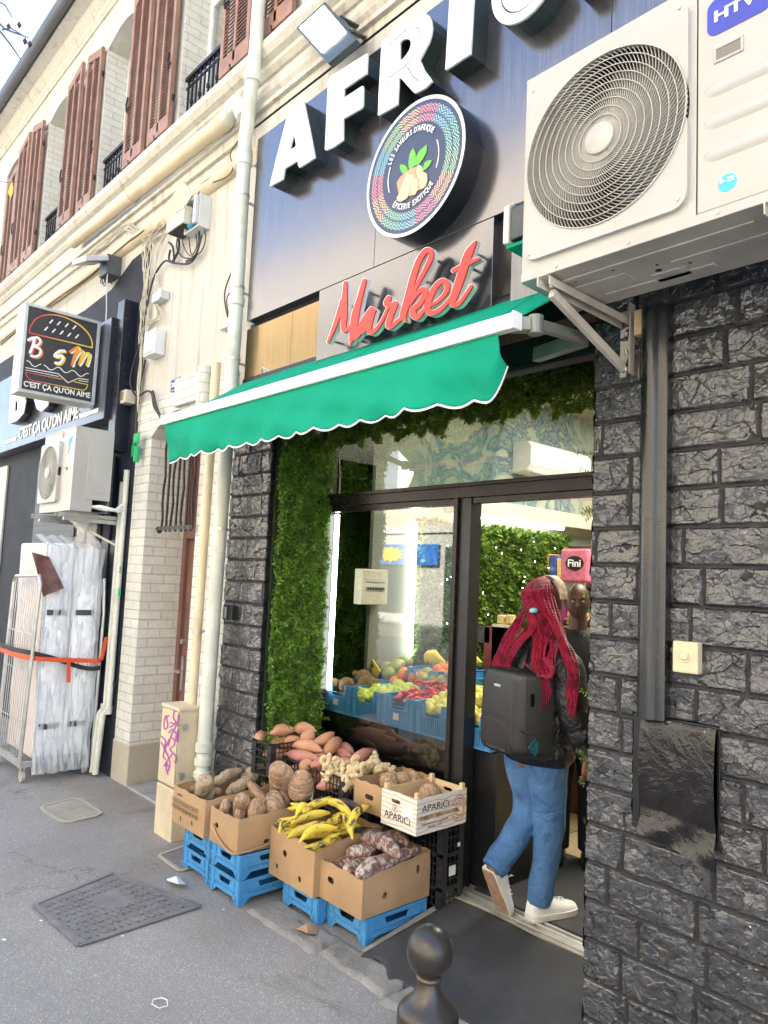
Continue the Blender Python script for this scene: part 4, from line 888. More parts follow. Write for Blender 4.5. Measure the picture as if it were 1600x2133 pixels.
for k, pts in enumerate(([(628,945),(620,850),(635,740),(680,660),(712,730),(712,840),(690,900),(665,935)], [(695,895),(715,780),(760,700),(858,618),(850,720),(810,800),(750,880)], [(800,945),(830,850),(870,825),(922,818),(890,890),(850,935),(810,955)], [(545,1000),(512,940),(512,875),(560,880),(600,910),(612,955)])):
    lgp('printed_leaf', sd_poly(pts), (480,600,940,1010), M_lg, k*.0003)
lgp('printed_roots', uni(sd_poly([(470,1110),(510,1040),(600,960),(740,890),(780,900),(770,960),(860,1040),(855,1120),(800,1190),(740,1210),(660,1280),(560,1270),(500,1260),(480,1180)])), (450,870,880,1300), M_root, .0014)
lgp('printed_roots', uni(sd_poly([(470,1310),(540,1150),(600,990),(640,1010),(695,1010),(660,1100),(600,1310),(520,1355),(480,1340)]), ell(765,975,92,40,1.5), ell(810,1080,105,46,1.75), ell(695,1160,112,42,1.7)), (450,860,880,1370), M_rootl, .0024)
for a_, b_ in ((158, 203), (-22, 24)):
    ps = [(LC.x+.178*math.cos(math.radians(a_+(b_-a_)*k/12)), LC.z+.178*math.sin(math.radians(a_+(b_-a_)*k/12))) for k in range(13)]
    obj('arc_line', wallplate(sd_stroke(ps, .005), (LC.x-.19, LC.z-.12, LC.x+.19, LC.z+.12), .003, LY-.001, .003), M_signwhite, lg, fix=False)
def around(s, a0, a1, r, h, top=True):
    V, Fc = [], []; mbx = MB(); adv = {'I': .55, ' ': .6, "'": .45, 'É': 1, 'Q': 1.08}; ws = [adv.get(c, 1) for c in s]; tot = sum(ws); acc = 0
    for c, wd in zip(s, ws):
        a = math.radians(a0+(a1-a0)*(acc+wd/2)/tot); acc += wd
        if c == ' ': continue
        v, f = text_raw(c, .015, .5); xs = [p.x for p in v]; cx = (max(xs)+min(xs))/2; rad = Vector((math.cos(a), 0, math.sin(a))); u = rad if top else -rad; r_ = Vector((u.z, 0, -u.x))
        o = Vector((LC.x, LY-.002, LC.z))+rad*r; mbx.add([o+r_*((p.x-cx)*h*.95)+u*((p.y-.36)*h*1.35)+Vector((0, -p.z*.002, 0)) for p in v], f)
    obj('lettering', mbx, M_signwhite, lg, fix=False)
around("LES SAVEURS D'AFRIQUE", 155, 42, .192, .030); around('ÉPICERIE EXOTIQUE', 228, 318, .192, .030, False)
# red script word
mk = thing('script_word_sign', 'red script word with white edges below the round emblem', 'sign', (-2.75, 2.40, 2.9))
MS = [([(248,455),(240,620),(235,760),(232,875)], [26,52,58,36]), ([(95,980),(150,850),(200,700),(222,620)], [18,34,40,40]), ([(232,880),(270,865),(310,815)], [32,30,30]), ([(415,440),(375,590),(335,740),(315,880),(290,1000)], [36,44,64,66,10]),
 ([(330,930),(375,870),(420,780),(478,690)], [64,64,52,44]), ([(400,890),(440,820),(500,700)], [34,34,34]), ([(495,705),(465,800),(455,870),(485,895),(555,815),(612,700),(640,640)], [36,44,46,34,28,22,22]),
 ([(630,592),(610,640),(655,655),(690,640)], [44,52,44,44]), ([(690,640),(650,740),(625,820),(645,845),(735,770),(770,720)], [44,46,46,40,30,26]),
 ([(775,790),(755,740),(795,600),(845,400),(900,250),(960,172),(1000,190),(990,260),(930,380),(860,510),(815,620)], [24,56,60,54,48,44,44,44,36,30,30]), ([(815,640),(870,560),(930,515),(950,545),(900,640),(835,690)], [30,32,44,44,44,44]), ([(835,690),(850,740),(880,760),(935,700),(985,640)], [44,60,48,30,24]),
 ([(985,660),(1060,620),(1130,540),(1140,470),(1100,440),(1040,490),(985,600),(965,680),(1000,725),(1070,700),(1150,620),(1200,550)], [24,28,40,48,44,46,52,58,48,40,28,24]),
 ([(1393,92),(1345,170),(1310,250),(1270,380),(1215,540),(1185,620),(1205,655),(1260,625),(1352,488)], [12,60,74,72,66,54,42,34,28]), ([(1195,352),(1290,305),(1418,245)], [34,40,26])]
mf = uni(*[sd_stroke(spline(p, 4) if len(p) > 2 else p, (np.interp(np.arange((len(p)-1)*4+1)/4, np.arange(len(p)), w_).tolist() if len(p) > 2 else w_)) for p, w_ in MS])
MO, MSC = (660, 480), .2375; mbx_ = (70, 70, 1440, 1020)
pxl('red_face', mf, mbx_, 6, MO, MSC, 2.400, .008, M_signred, mk); pxl('white_body', lambda X, Y: mf(X, Y)-3.5, mbx_, 7, MO, MSC, 2.409, .030, M_signwhite, mk)
mb = MB()
for (u, v) in ((235,640),(110,960),(350,700),(400,520),(300,940),(465,830),(640,820),(650,640),(770,740),(850,400),(960,220),(870,740),(1000,690),(1130,500),(1220,590),(1290,300),(1350,180)):
    p = at(MO[0]+u*MSC, MO[1]+v*MSC, y=2.44); mb.tube([(p.x, 2.439, p.z), (p.x, 2.50, p.z)], .007, 6)
obj('standoffs', mb, M_galv, mk)
# floodlight on the wall above
fl = thing('floodlight', 'lit square LED floodlight on an arm above the letter F', 'floodlight', (-3.05, 2.2, 4.4))
p0, p1, p2, p3 = [at(u, v, y=2.2) for (u, v) in ((616,58),(683,132),(742,82),(676,3))]
cx_ = (p0+p1+p2+p3)/4; r_ = ((p1-p0)+(p2-p3)).normalized(); n_ = Vector((.35, -.85, -.38)).normalized(); 
fc0 = at(616, 58, y=2.46); fc1 = at(683, 132, y=2.33); fc2 = at(742, 82, y=2.33); fc3 = at(676, 3, y=2.46)
nn = (fc1-fc0).cross(fc3-fc0).normalized()
if nn.y > 0: nn = -nn
def fpt(a, b, c): return fc0*(1-a)*(1-b)+fc1*a*(1-b)+fc2*a*b+fc3*(1-a)*b-nn*(-c)
def fbox(name, a0, a1, b0, b1, c0, c1, m, **k):
    mb = MB(); mb.add([fpt(a, b, c) for c in (c0, c1) for (a, b) in ((a0,b0),(a1,b0),(a1,b1),(a0,b1))], [(0,1,2,3),(7,6,5,4),(0,4,5,1),(1,5,6,2),(2,6,7,3),(3,7,4,0)]); return obj(name, mb, m, fl, **k)
fbox('housing', 0, 1, 0, 1, 0, -.045, M_greyd := mat('flood_housing', (.05,.07,.075), .35, .3, .15), bevel=.006)
fbox('lamp_glass', .07, .77, .08, .92, .004, .0, M_flood, bevel=.002)
mb = MB(); q = fpt(.5, 1.0, -.02); mb.bar(fpt(.4, 1.02, -.02), fpt(.75, 1.02, -.02), .03, .012); mb.bar(fpt(.75, 1.02, -.02), (q.x+.02, 2.58, q.z-.02), .035, .01); mb.bar(fpt(.4, 1.02, -.02), (q.x-.0, 2.585, q.z+.04), .035, .01); mb.box((q.x-.05, 2.575, q.z-.06), (q.x+.06, 2.595, q.z+.08)); obj('arm', mb, M_greyd, fl)
ta = fpt(.80, .35, .006); text('lettering', '100W', ta, fc3-fc0, fc0-fc1, .085, .022, M_signwhite, fl)
# ------------------------------------------------------------------ awning
aw = thing('awning', 'green roll out awning with a white front bar and scalloped hem', 'awning', (-2.9, 2.3, 2.4))
AX0, AX1, AYF, AZ = -4.26, -1.565, 2.0, 2.545
mb = MB(); mb.grid(lambda u, v: (AX0+.01+(AX1-AX0-.02)*u, AYF+.02+(2.575-AYF)*v, AZ+.01+(2.925-AZ)*v-.012*math.sin(math.pi*v)*(1+.4*math.sin(u*23))), 60, 16); obj('canopy', mb, M_awning, aw, smooth=True, solid=.002)
mb = MB(); mb.prism([(AYF-.020, AZ-.035), (AYF+.020, AZ-.035), (AYF+.026, AZ+.008), (AYF+.010, AZ+.026), (AYF-.012, AZ+.026), (AYF-.024, AZ+.006)], AX0-.012, AX1+.012, 'x'); fb = obj('front_bar', mb, M_awnwhite, aw, bevel=.004)
mb = MB(); mb.box((AX1+.012, AYF-.026, AZ-.036), (AX1+.02, AYF+.026, AZ+.027)); mb.box((AX0-.02, AYF-.026, AZ-.036), (AX0-.012, AYF+.026, AZ+.027)); obj('end_cap', mb, M_white, fb, bevel=.003)
for q_ in (.18, .36, .54, .72, .90):
    mb = MB(); x_ = AX0+(AX1-AX0)*q_; mb.tube([(x_, AYF+.02+(2.575-AYF)*v, AZ+.0115+(2.925-AZ)*v-.012*math.sin(math.pi*v)*(1+.4*math.sin(q_*23))) for v in [k/10 for k in range(11)]], .0022, 5); obj('seam', mb, M_awning, aw)
VN = 17
def vz(u):
    s = u*VN; dz = -.208-.020*abs(math.sin(math.pi*s))+.0
    if u > .965: dz += ((u-.965)/.035)**2*.10
    if u < .02: dz += -.02*(1-u/.02)
    return dz
def vpt(u, v):
    x = AX0+.012+(AX1-AX0-.075)*u+(-.045*v**1.5*(1-u)**14); y = AYF-.004+.022*math.sin(u*13+1+2*math.sin(u*7))*v+.010*math.sin(u*47+v*3)*v+.006*math.sin(u*23-v*9)*v+.055*v*v*(.5+.5*math.sin(u*5+2)); return (x, y, AZ-.035+vz(u)*v)
mb = MB(); mb.grid(vpt, 260, 14); va = obj('valance', mb, M_awning, aw, smooth=True, solid=.0016)
mb = MB(); pts = [Vector(vpt(k/260, 1)) for k in range(261)]
for k in range(260): mb.bar(pts[k], pts[k+1]+(pts[k+1]-pts[k])*.1, .004, .008, (0, 0, 1))
obj('white_trim', mb, M_awnwhite, va)
for sx, s_ in ((AX1-.035, 1), (AX0+.06, -1)):
    mb = MB(); kx = sx+(-.02 if s_ > 0 else .02); e = (sx-s_*1.0, 2.38, AZ+.04) 
    p = Vector((sx, AYF+.03, AZ-.0)); w1 = Vector((sx+.10*s_, 2.25, AZ+.0)); w2 = Vector((sx+(.07 if s_ > 0 else -.0), 2.40, AZ+.03))
    mb.bar(p, p+Vector((.05*s_, .05, 0)), .05, .05); mb.lathe([(.028, -.035), (.028, .035)], tuple(p+Vector((.065*s_, .06, 0))), 14); mb.bar(p+Vector((.07*s_, .06, 0)), w2, .028, .042)
    mb.bar(w2+Vector((0, .0, .0)), (sx-.25*s_, 2.53, AZ+.06), .04, .06); obj('folding_arm', mb, mat('arm_grey', (.20,.23,.21), .4, .3, .1, 9, 0, 40, .001, .4), aw, bevel=.004)
mb = MB(); mb.tube([(AX0, 2.56, 2.90), (AX1+.3, 2.56, 2.90)], .032, 12); obj('roller', mb, M_black, aw)
mb = MB(); pe = at(545, 778, y=2.50); mb.tube([pe, pe+Vector((.03, -.02, .03)), pe+Vector((.09, 0, .0))], .006, 6); solo('wire_hook', mb, M_galv, 'small bent wire hook at the left above the green awning', 'hook')
cs = thing('awning_cassette', 'dark awning cassette with a pale end cap beside the fan unit', 'awning', (-1.4, 2.4, 3.0))
ca, cb_ = at(1062, 445, y=2.32), at(1062, 508, y=2.32)
CX = ca.x+.0; mb = MB(); mb.prism([(2.30, 3.03), (2.49, 3.03), (2.49, 3.20), (2.33, 3.20), (2.30, 3.17)], CX+.02, 2.6, 'x'); obj('housing', mb, mat('cassette_grey', (.05,.06,.07), .3, .4, .2), cs, bevel=.006)
mb = MB(); mb.prism([(2.29, 3.02), (2.495, 3.02), (2.495, 3.21), (2.33, 3.21), (2.29, 3.18)], CX-.01, CX+.018, 'x'); obj('end_cap', mb, M_white, cs, bevel=.006)
mb = MB(); mb.box((CX-.005, 2.31, 3.005), (2.6, 2.48, 3.018)); obj('rolled_cloth', mb, M_awning, cs)
# ------------------------------------------------------------------ big outdoor air conditioner
def ac_grille(cx, cz, R, y, parent, n=90, rings=9, hub=.055, w=.0016, twist=.8, res=12):
    mb = MB()
    for k in range(rings+1):
        r = hub+(R-hub)*k/rings; m = 56
        for j in range(m):
            a, b = 2*math.pi*j/m, 2*math.pi*(j+1)/m; ww = w*(1.6 if k == rings else 1)
            P = [(cx+(r+d)*math.cos(t), y+e, cz+(r+d)*math.sin(t)) for e in (-.0, .004) for (d, t) in ((-ww, a), (ww, a), (ww, b), (-ww, b))]; mb.add(P, [(0,1,2,3),(7,6,5,4),(0,3,7,4),(1,5,6,2)])
    o1 = obj('grille_rings', mb, M_grille, parent, fix=False); mb = MB()
    for k in range(n):
        a0 = 2*math.pi*k/n; pr = None
        for j in range(res+1):
            s = j/res; r = hub+(R-hub)*s; a = a0+twist*(s**1.1); d = Vector((math.cos(a), 0, math.sin(a))); p = Vector((cx, y+.006, cz))+d*r; nrm = Vector((-d.z, 0, d.x))
            sec = [p-nrm*w+Vector((0, -.0, 0)), p+nrm*w, p+nrm*w+Vector((0, .009, 0)), p-nrm*w+Vector((0, .009, 0))]
            base = len(mb.v); mb.v += [tuple(q) for q in sec]
            if pr is not None:
                for q in range(4): mb.f.append((pr+q, pr+(q+1) % 4, base+(q+1) % 4, base+q))
            pr = base
    o2 = obj('grille_spokes', mb, M_grille, parent, fix=False); mb = MB(); mb.lathe([(hub+.002, 0), (hub+.002, .008), (hub-.008, .014)], (cx, y+.004, cz), 28, Matrix.Rotation(math.radians(90), 4, 'X')); obj('hub_cap', mb, M_grille, parent, smooth='auto')
def fan_well(cx, cz, R, y, depth, parent):
    mb = MB(); n = 48
    for j, (r, yy) in enumerate(((R, y), (R*.99, y+depth))):
        for k in range(n): a = 2*math.pi*k/n; mb.v.append((cx+r*math.cos(a), yy, cz+r*math.sin(a)))
    for k in range(n): mb.f.append((k, (k+1) % n, (k+1) % n+n, k+n))
    mb.f.append(tuple(range(n, 2*n))); obj('fan_well', mb, M_grillebk, parent, fix=False); mb = MB()
    for b_ in range(3):
        a0 = b_*2.094+.5
        mb.grid(lambda u, v: (cx+(R*.2+R*.72*v)*math.cos(a0+u*1.35*(1-.2*v)), y+depth*.75-u*.06, cz+(R*.2+R*.72*v)*math.sin(a0+u*1.35*(1-.2*v))), 8, 8)
    mb.lathe([(R*.22, 0), (R*.22, .06), (R*.1, .08)], (cx, y+depth*.75, cz), 20, Matrix.Rotation(math.radians(90), 4, 'X')); obj('fan', mb, M_fanblade, parent, smooth=True)
def front_with_hole(mb, x0, x1, z0, z1, y, cx, cz, R, n=48, thick=.002):
    """flat panel with a round opening"""
    vs = []; fs = []
    for k in range(n):
        a = 2*math.pi*k/n; c, s = math.cos(a), math.sin(a); tx = ((x1-cx) if c > 0 else (x0-cx))/c if abs(c) > 1e-6 else 1e9; tz = ((z1-cz) if s > 0 else (z0-cz))/s if abs(s) > 1e-6 else 1e9; q = min(tx, tz)
        vs += [(cx+R*c, y, cz+R*s), (cx+q*c, y, cz+q*s)]
    for k in range(n): a = 2*k; b = 2*((k+1) % n); fs.append((a, a+1, b+1, b))
    cor = []
    for X_ in (x0, x1):
        for Z_ in (z0, z1):
            ang = math.atan2(Z_-cz, X_-cx) % (2*math.pi); k = int(ang/(2*math.pi)*n); vs.append((X_, y, Z_)); fs.append((2*k+1, len(vs)-1, 2*((k+1) % n)+1))
    mb.add(vs, fs)
ac = thing('outdoor_fan_unit', 'big white air conditioner fan unit on wall brackets at the upper right', 'air conditioner', (-1.1, 2.25, 2.70))
x0, x1, y0, y1, z0, z1 = -1.572, -.60, 2.05, 2.42, 2.70, 3.47; FX, FZ, FR = -1.252, 3.098, .293
mb = MB(); front_with_hole(mb, x0, -.938, z0, z1, y0, FX, FZ, FR)
mb.add([(x0,y0,z0),(x0,y0,z1),(x0,y1,z1),(x0,y1,z0)], [(0,1,2,3)]); mb.add([(x0,y0,z1),(x1,y0,z1),(x1,y1,z1),(x0,y1,z1)], [(0,1,2,3)]); mb.add([(x1,y0,z0),(x1,y1,z0),(x1,y1,z1),(x1,y0,z1)], [(0,1,2,3)]); mb.add([(x0,y1,z0),(x0,y1,z1),(x1,y1,z1),(x1,y1,z0)], [(0,1,2,3)])
obj('casing', mb, M_acwhite, ac)
mb = MB(); mb.box((-.934, y0-.004, z0+.03), (x1-.01, y0+.01, z1-.002))
sv = obj('service_panel', mb, M_acwhite, ac, bevel=.004)
mb = MB(); mb.box((x0+.002, y0-.008, z0-.004), (x1, y0+.006, z0+.028)); mb.box((x0-.004, y0, z0-.004), (x0+.004, y1, z0+.03)); obj('bottom_rail', mb, M_acwhite, ac, bevel=.003)
def rrect(x0, z0, x1, z1, r, n=6):
    out = []
    for cx, cz, a in ((x1-r, z1-r, 0), (x0+r, z1-r, 90), (x0+r, z0+r, 180), (x1-r, z0+r, 270)):
        for k in range(n+1): t = math.radians(a+90*k/n); out.append((cx+r*math.cos(t), cz+r*math.sin(t)))
    return out
gp = sub_(sd_poly(rrect(-1.553, 2.762, -.958, 3.428, .05)), lambda X, Y: np.hypot(X-FX, Y-FZ)-FR)
gf = obj('grille_frame', wallplate(gp, (-1.58, 2.74, -.94, 3.45), .008, y0-.018, .018), M_acwhite, ac, fix=False)
ac_grille(FX, FZ, FR, y0-.024, ac, 104, 9, .050, .00105, .95)
fan_well(FX, FZ, FR, y0, .16, ac)
mb = MB()
for (x, z) in ((-1.53, 2.785), (-.985, 2.79), (-1.53, 3.40), (-.985, 3.405)): mb.lathe([(.006, 0), (.004, .004)], (x, y0-.018, z), 10, Matrix.Rotation(math.radians(90), 4, 'X'))
for x in (-1.42, -1.15, -.87): mb.lathe([(.006, 0), (.004, .004)], (x, y0-.008, z0+.012), 10, Matrix.Rotation(math.radians(90), 4, 'X'))
obj('screws', mb, M_galv, ac)
mb = MB()
for k in range(3):
    z = 2.895+k*.10; P = []
    mb.grid(lambda u, v: (-.915+.26*u, y0-.004-.009*math.sin(math.pi*v)*min(1, 8*u, 8*(1-u)), z+.022*(v-.5)*2*min(1, 6*u+.3, 6*(1-u)+.3)), 20, 7)
obj('pressed_ribs', mb, M_acwhite, ac, smooth=True)
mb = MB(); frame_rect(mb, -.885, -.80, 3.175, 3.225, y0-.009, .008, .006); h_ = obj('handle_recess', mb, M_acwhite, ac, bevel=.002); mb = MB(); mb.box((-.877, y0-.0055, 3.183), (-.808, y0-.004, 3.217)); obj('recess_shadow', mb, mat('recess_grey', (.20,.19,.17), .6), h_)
mb = MB(); mb.prism(rrect(-.905, 3.265, -.72, 3.38, .03), y0-.006, y0-.004, 'y'); bd = obj('blue_badge', mb, M_blueacc, ac); text('lettering', 'HTW', (-.883, y0-.0072, 3.305), (1,0,0), (0,0,1), .15, .035, M_white, bd, .03)
mb = MB(); mb.lathe([(.026, 0), (.026, .0015)], (-.845, y0-.004, 2.795), 28, Matrix.Rotation(math.radians(90), 4, 'X')); rs = obj('round_sticker', mb, M_cyan, ac); text('lettering', 'R-32', (-.865, y0-.0070, 2.795), (1,0,0), (0,0,1), .040, .014, M_white, rs, .02)
mb = MB(); mb.box((x0+.003, y0+.003, z0-.003), (x1-.003, y1-.003, z0+.004))
for (a, b, c, d) in ((-1.45, 2.12, -.8, 2.15), (-1.40, 2.32, -1.0, 2.35), (-1.1, 2.22, -.75, 2.26), (-1.45, 2.2, -1.25, 2.28), (-1.2, 2.28, -1.08, 2.36)): mb.box((a, b, z0-.009), (c, d, z0-.003))
un = obj('underside', mb, M_acunder, ac, bevel=.004)
mb = MB()
for k in range(12): x = -1.42+rnd.random()*.7; y = 2.12+rnd.random()*.25; mb.lathe([(.006 if k else .012, 0), (.006 if k else .012, .0008)], (x, y, z0-.0045), 10)
obj('drain_holes', mb, M_dark, un)
def bracket(x, label, yw=2.592, yf=2.02, zt=2.688, zb=2.455, w=.038, m=M_galvp):
    t = thing('wall_bracket', label, 'bracket', (x, yw, zb), 'steel brackets under the fan units')
    mb = MB(); mb.box((x-w, yf, zt-.003), (x+w*0, yw-.004, zt)); mb.box((x-w, yf, zt-.036), (x-w+.003, yw-.004, zt-.003)); mb.box((x-.003, yf+.02, zt-.030), (x, yw-.004, zt-.003)); obj('arm', mb, m, t)
    mb = MB(); mb.box((x-w-.004, yw-.004, zb), (x+.018, yw, zt+.05)); mb.box((x+.015, yw-.040, zb), (x+.018, yw-.004, zt+.05)); obj('wall_plate', mb, m, t)
    mb = MB(); mb.bar((x-w/2, yf+.06, zt-.045), (x-w/2, yw-.02, zb+.03), w*.9, .022, (1, 0, 0)); obj('brace', mb, m, t, bevel=.003)
    mb = MB()
    for (yy, zz) in ((yf+.05, zt-.02), (yw-.012, zb+.03), (yw-.012, zb+.10), (yw-.012, zb+.17)): mb.lathe([(.008, -.012), (.008, .004), (.005, .006)], (x-.01, yy-.004, zz), 8)
    obj('bolts', mb, M_galv, t)
bracket(-1.445, 'steel bracket under the left end of the big fan unit'); bracket(-.70, 'steel bracket under the right end of the big fan unit')
mb = MB(); mb.box((-1.41, YF-.05, 2.60), (-1.36, YF+.0, 2.70)); solo('wood_block', mb, M_wood, 'small wooden block beside the left bracket of the big fan unit', 'wood block', bevel=.003)
# ------------------------------------------------------------------ pipes
def pipe(name, label, pts, r, m, collars=(), cat='pipe', clamps=()):
    t = thing(name, label, cat, tuple(pts[-1])); mb = MB(); mb.tube(pts, r, 18); obj('pipe_run', mb, m, t, smooth='auto')
    mb = MB()
    for (z, rr, h) in collars:
        mb = MB()
        for a, b in zip(pts[:-1], pts[1:]):
            if min(a[2], b[2]) <= z <= max(a[2], b[2]) and abs(a[2]-b[2]) > 1e-3:
                k = (z-a[2])/(b[2]-a[2]); c = (a[0]+(b[0]-a[0])*k, a[1]+(b[1]-a[1])*k, z); mb.lathe([(r+.001, -h/2-.008), (r+rr, -h/2), (r+rr, h/2), (r+.001, h/2+.008)], c, 18); break
        if mb.v: obj('collar', mb, m, t, smooth='auto')
    mb = MB()
    for z in clamps:
        mb = MB()
        for a, b in zip(pts[:-1], pts[1:]):
            if min(a[2], b[2]) <= z <= max(a[2], b[2]) and abs(a[2]-b[2]) > 1e-3:
                k = (z-a[2])/(b[2]-a[2]); c = (a[0]+(b[0]-a[0])*k, a[1]+(b[1]-a[1])*k, z); mb.lathe([(r+.004, -.008), (r+.004, .008)], c, 18); mb.box((c[0]-r-.012, c[1]-.004, z-.008), (c[0]-r, YF, z+.008)); break
        if mb.v: obj('clamp', mb, M_galv, t)
    return t
pipe('downpipe', 'thick white painted downpipe running down between the two shops to the ground', [(-4.235, 2.46, 8.0), (-4.245, 2.46, 5.25), (-4.29, 2.45, 4.6), (-4.30, 2.47, 3.2), (-4.355, 2.48, 1.4), (-4.375, 2.48, G)], .048, M_white_pipe, [(5.05, .012, .07), (4.45, .010, .06), (3.45, .008, .05), (.47, .012, .05), (.38, .010, .04), (.30, .012, .03)], clamps=(6.6, 4.2, 3.55, 3.05, 1.9))
pipe('downpipe', 'thinner cream painted pipe left of the thick white downpipe', [(-4.56, 2.49, 3.08), (-4.57, 2.49, 1.9), (-4.55, 2.47, .70)], .033, M_cream_pipe, [], clamps=(1.2,))
t = thing('horizontal_pipe', 'long cream pipe lying along the facade with an elbow into the downpipe', 'pipe', (-6, 2.46, 4.95))
mb = MB(); mb.tube([(-7.85, 2.50, 5.02), (-4.62, 2.49, 4.93)], .06, 18); obj('pipe_run', mb, M_cream_pipe, t, smooth='auto')
mb = MB(); mb.tube([(-4.66, 2.49, 4.93), (-4.52, 2.47, 4.95), (-4.42, 2.45, 4.93), (-4.36, 2.45, 4.86), (-4.32, 2.455, 4.78)], .063, 18); obj('elbow', mb, M_white_pipe, t, smooth='auto')
mb = MB(); mb.tube([(-6.35, 2.495, 4.975), (-6.30, 2.495, 4.973)], .066, 18); mb.tube([(-4.72, 2.49, 4.932), (-4.64, 2.49, 4.93)], .067, 18); obj('collars', mb, M_cream_pipe, t, smooth='auto')
t = thing('white_trunking', 'pair of narrow white pipes down the edge of the brick pier', 'pipe', (-6.15, 2.55, G))
for x, r, z1 in ((-6.20, .022, 2.35), (-6.125, .026, 2.45)):
    mb = MB(); mb.tube([(x, 2.56, z1), (x-.0, 2.56, .45), (x-.02, 2.52, .38), (x-.03, 2.5, G+.02)], r, 10); o = obj('pipe_run', mb, M_white_pipe, t, smooth='auto')
mb = MB(); mb.tube([(-6.22, 2.56, .46), (-6.22, 2.56, .40)], .032, 10); mb.tube([(-6.135, 2.56, .45), (-6.14, 2.56, .39)], .036, 10); obj('collars', mb, M_white_pipe, t)
# ------------------------------------------------------------------ boxes and cables on the wall
def wbox(name, label, cat, u0, v0, u1, v1, dep, m, y=YF, extra=None):
    a = at(u0, v1, y=y-dep); b = at(u1, v0, y=y-dep); t = thing(name, label, cat, ((a.x+b.x)/2, y, a.z)); mb = MB(); mb.box((a.x, y-dep, a.z), (b.x, y-.002, b.z)); o = obj('case', mb, m, t, bevel=.006); return t, a, b
t, a, b = wbox('junction_box', 'large ivory cable box with a tilted lid high on the cream wall', 'junction box', 345, 425, 384, 487, .16, M_ivory)
mb = MB(); mb.box((a.x-.004, YF-.168, b.z-.03), (b.x+.004, YF, b.z-.002)); obj('lid', mb, M_ivory, t, bevel=.004); mb = MB(); mb.box((a.x+.02, YF-.15, a.z-.004), (b.x-.02, YF-.02, a.z)); obj('cable_glands', mb, M_grillebk, t)
t = thing('junction_box', 'open grey cable box with blue and red connectors, its lid hanging off', 'junction box', (-5.25, YF, 4.4)); o0 = at(398, 440, y=2.5)
mb = MB(); frame_rect(mb, o0.x-.10, o0.x+.14, o0.z-.16, o0.z+.10, 2.50, .012, .10); mb.box((o0.x-.09, 2.585, o0.z-.15), (o0.x+.13, 2.597, o0.z+.09)); obj('case', mb, M_greyplastic, t, bevel=.003)
mb = MB(); mb.box((-.22, -.012, -.07), (.14, .012, .07), Matrix.Translation(o0+Vector((-.06, -.07, .08))) @ Matrix.Rotation(-.45, 4, 'Y') @ Matrix.Rotation(.5, 4, 'X')); obj('lid', mb, M_ivory, t, bevel=.004)
mb = MB(); mb.box((o0.x+.09, 2.47, o0.z-.14), (o0.x+.13, 2.50, o0.z+.08)); obj('side_cover', mb, M_greyplastic, t, bevel=.004)
for k, (dx, dz, c) in enumerate(((-.04, -.03, (.5,.04,.04)), (.04, -.06, (.05,.3,.6)), (-.02, -.13, (.05,.35,.5)))):
    mb = MB(); mb.tube([(o0.x+dx, 2.50, o0.z+dz), (o0.x+dx+.02, 2.53, o0.z+dz+.05)], .022, 8); obj('connector', mb, mat('connector%d' % k, c, .4), t)
t, a, b = wbox('junction_box', 'small open box full of wires halfway down the cable bundle', 'junction box', 315, 602, 338, 632, .07, M_greyplastic)
mb = MB(); mb.box((b.x-.03, YF-.085, a.z), (b.x+.01, YF-.0705, b.z+.01)); obj('door', mb, M_greyplastic, t, bevel=.003)
t, a, b = wbox('meter_box', 'tall white plastic box beside the navy wall above the house number', 'meter box', 297, 682, 324, 745, .10, mat('dirty_white_box', (.66,.68,.70), .4, 0, .08, 6, .1, 30, .003, .3)); mb = MB(); mb.box((a.x+.02, YF-.106, a.z+.02), (b.x-.02, YF-.1005, b.z-.03)); obj('cover', mb, MC['dirty_white_box'], t, bevel=.003)
t, a, b = wbox('small_box', 'small beige switch box beside the white downpipe', 'junction box', 455, 664, 474, 688, .07, M_ivory)
t, a, b = wbox('junction_box', 'ivory switch box with a ring below the hanging burger sign', 'junction box', 236, 810, 262, 846, .10, M_ivory, YF); mb = MB(); mb.tube([(a.x-.01+.02*math.cos(k*.7), YF-.1, (a.z+b.z)/2+.05+.02*math.sin(k*.7)) for k in range(10)], .004, 6); mb.box((a.x+.03, YF-.106, a.z+.03), (b.x-.04, YF-.1005, a.z+.1)); obj('ring_and_switch', mb, M_brass, t)
def cable(pts, r, m, n=6, yoff=.03, jit=0, k=5):
    P_ = [at(u, v, y=YF-yoff) for u, v in pts]; P_ = [Vector(p) for p in spline([tuple(p) for p in P_], k)]
    if jit: P_ = [p+Vector((rnd.uniform(-jit, jit), -abs(rnd.uniform(0, jit)), rnd.uniform(-jit, jit))) for p in P_]
    mb = MB(); mb.tube(P_, r, n); return mb
def cables(name, label, lst, m, r, yoff=.03, jit=.004):
    t = thing(name, label, 'cables', tuple(at(*lst[0][-1], y=YF-.03)))
    for c in lst: obj('cable', cable(c, r*rnd.uniform(.8, 1.2), m, 6, yoff*rnd.uniform(.6, 1.4), jit), m, t)
    return t
cables('black_cable', 'thick black cable curving from the open cable box down past the house number', [[(415, 470), (412, 520), (395, 548), (362, 548), (342, 545), (320, 580), (306, 640), (297, 700), (278, 760), (272, 800), (285, 825), (305, 815), (316, 820), (322, 850), (345, 880)], [(420, 490), (408, 530), (388, 545)], [(372, 490), (372, 520), (360, 545)], [(352, 505), (360, 515), (362, 545), (352, 540), (355, 520)], [(303, 750), (290, 810), (284, 880), (283, 930)], [(318, 815), (328, 855), (345, 885)]], M_cableb, .011, .05, .0)
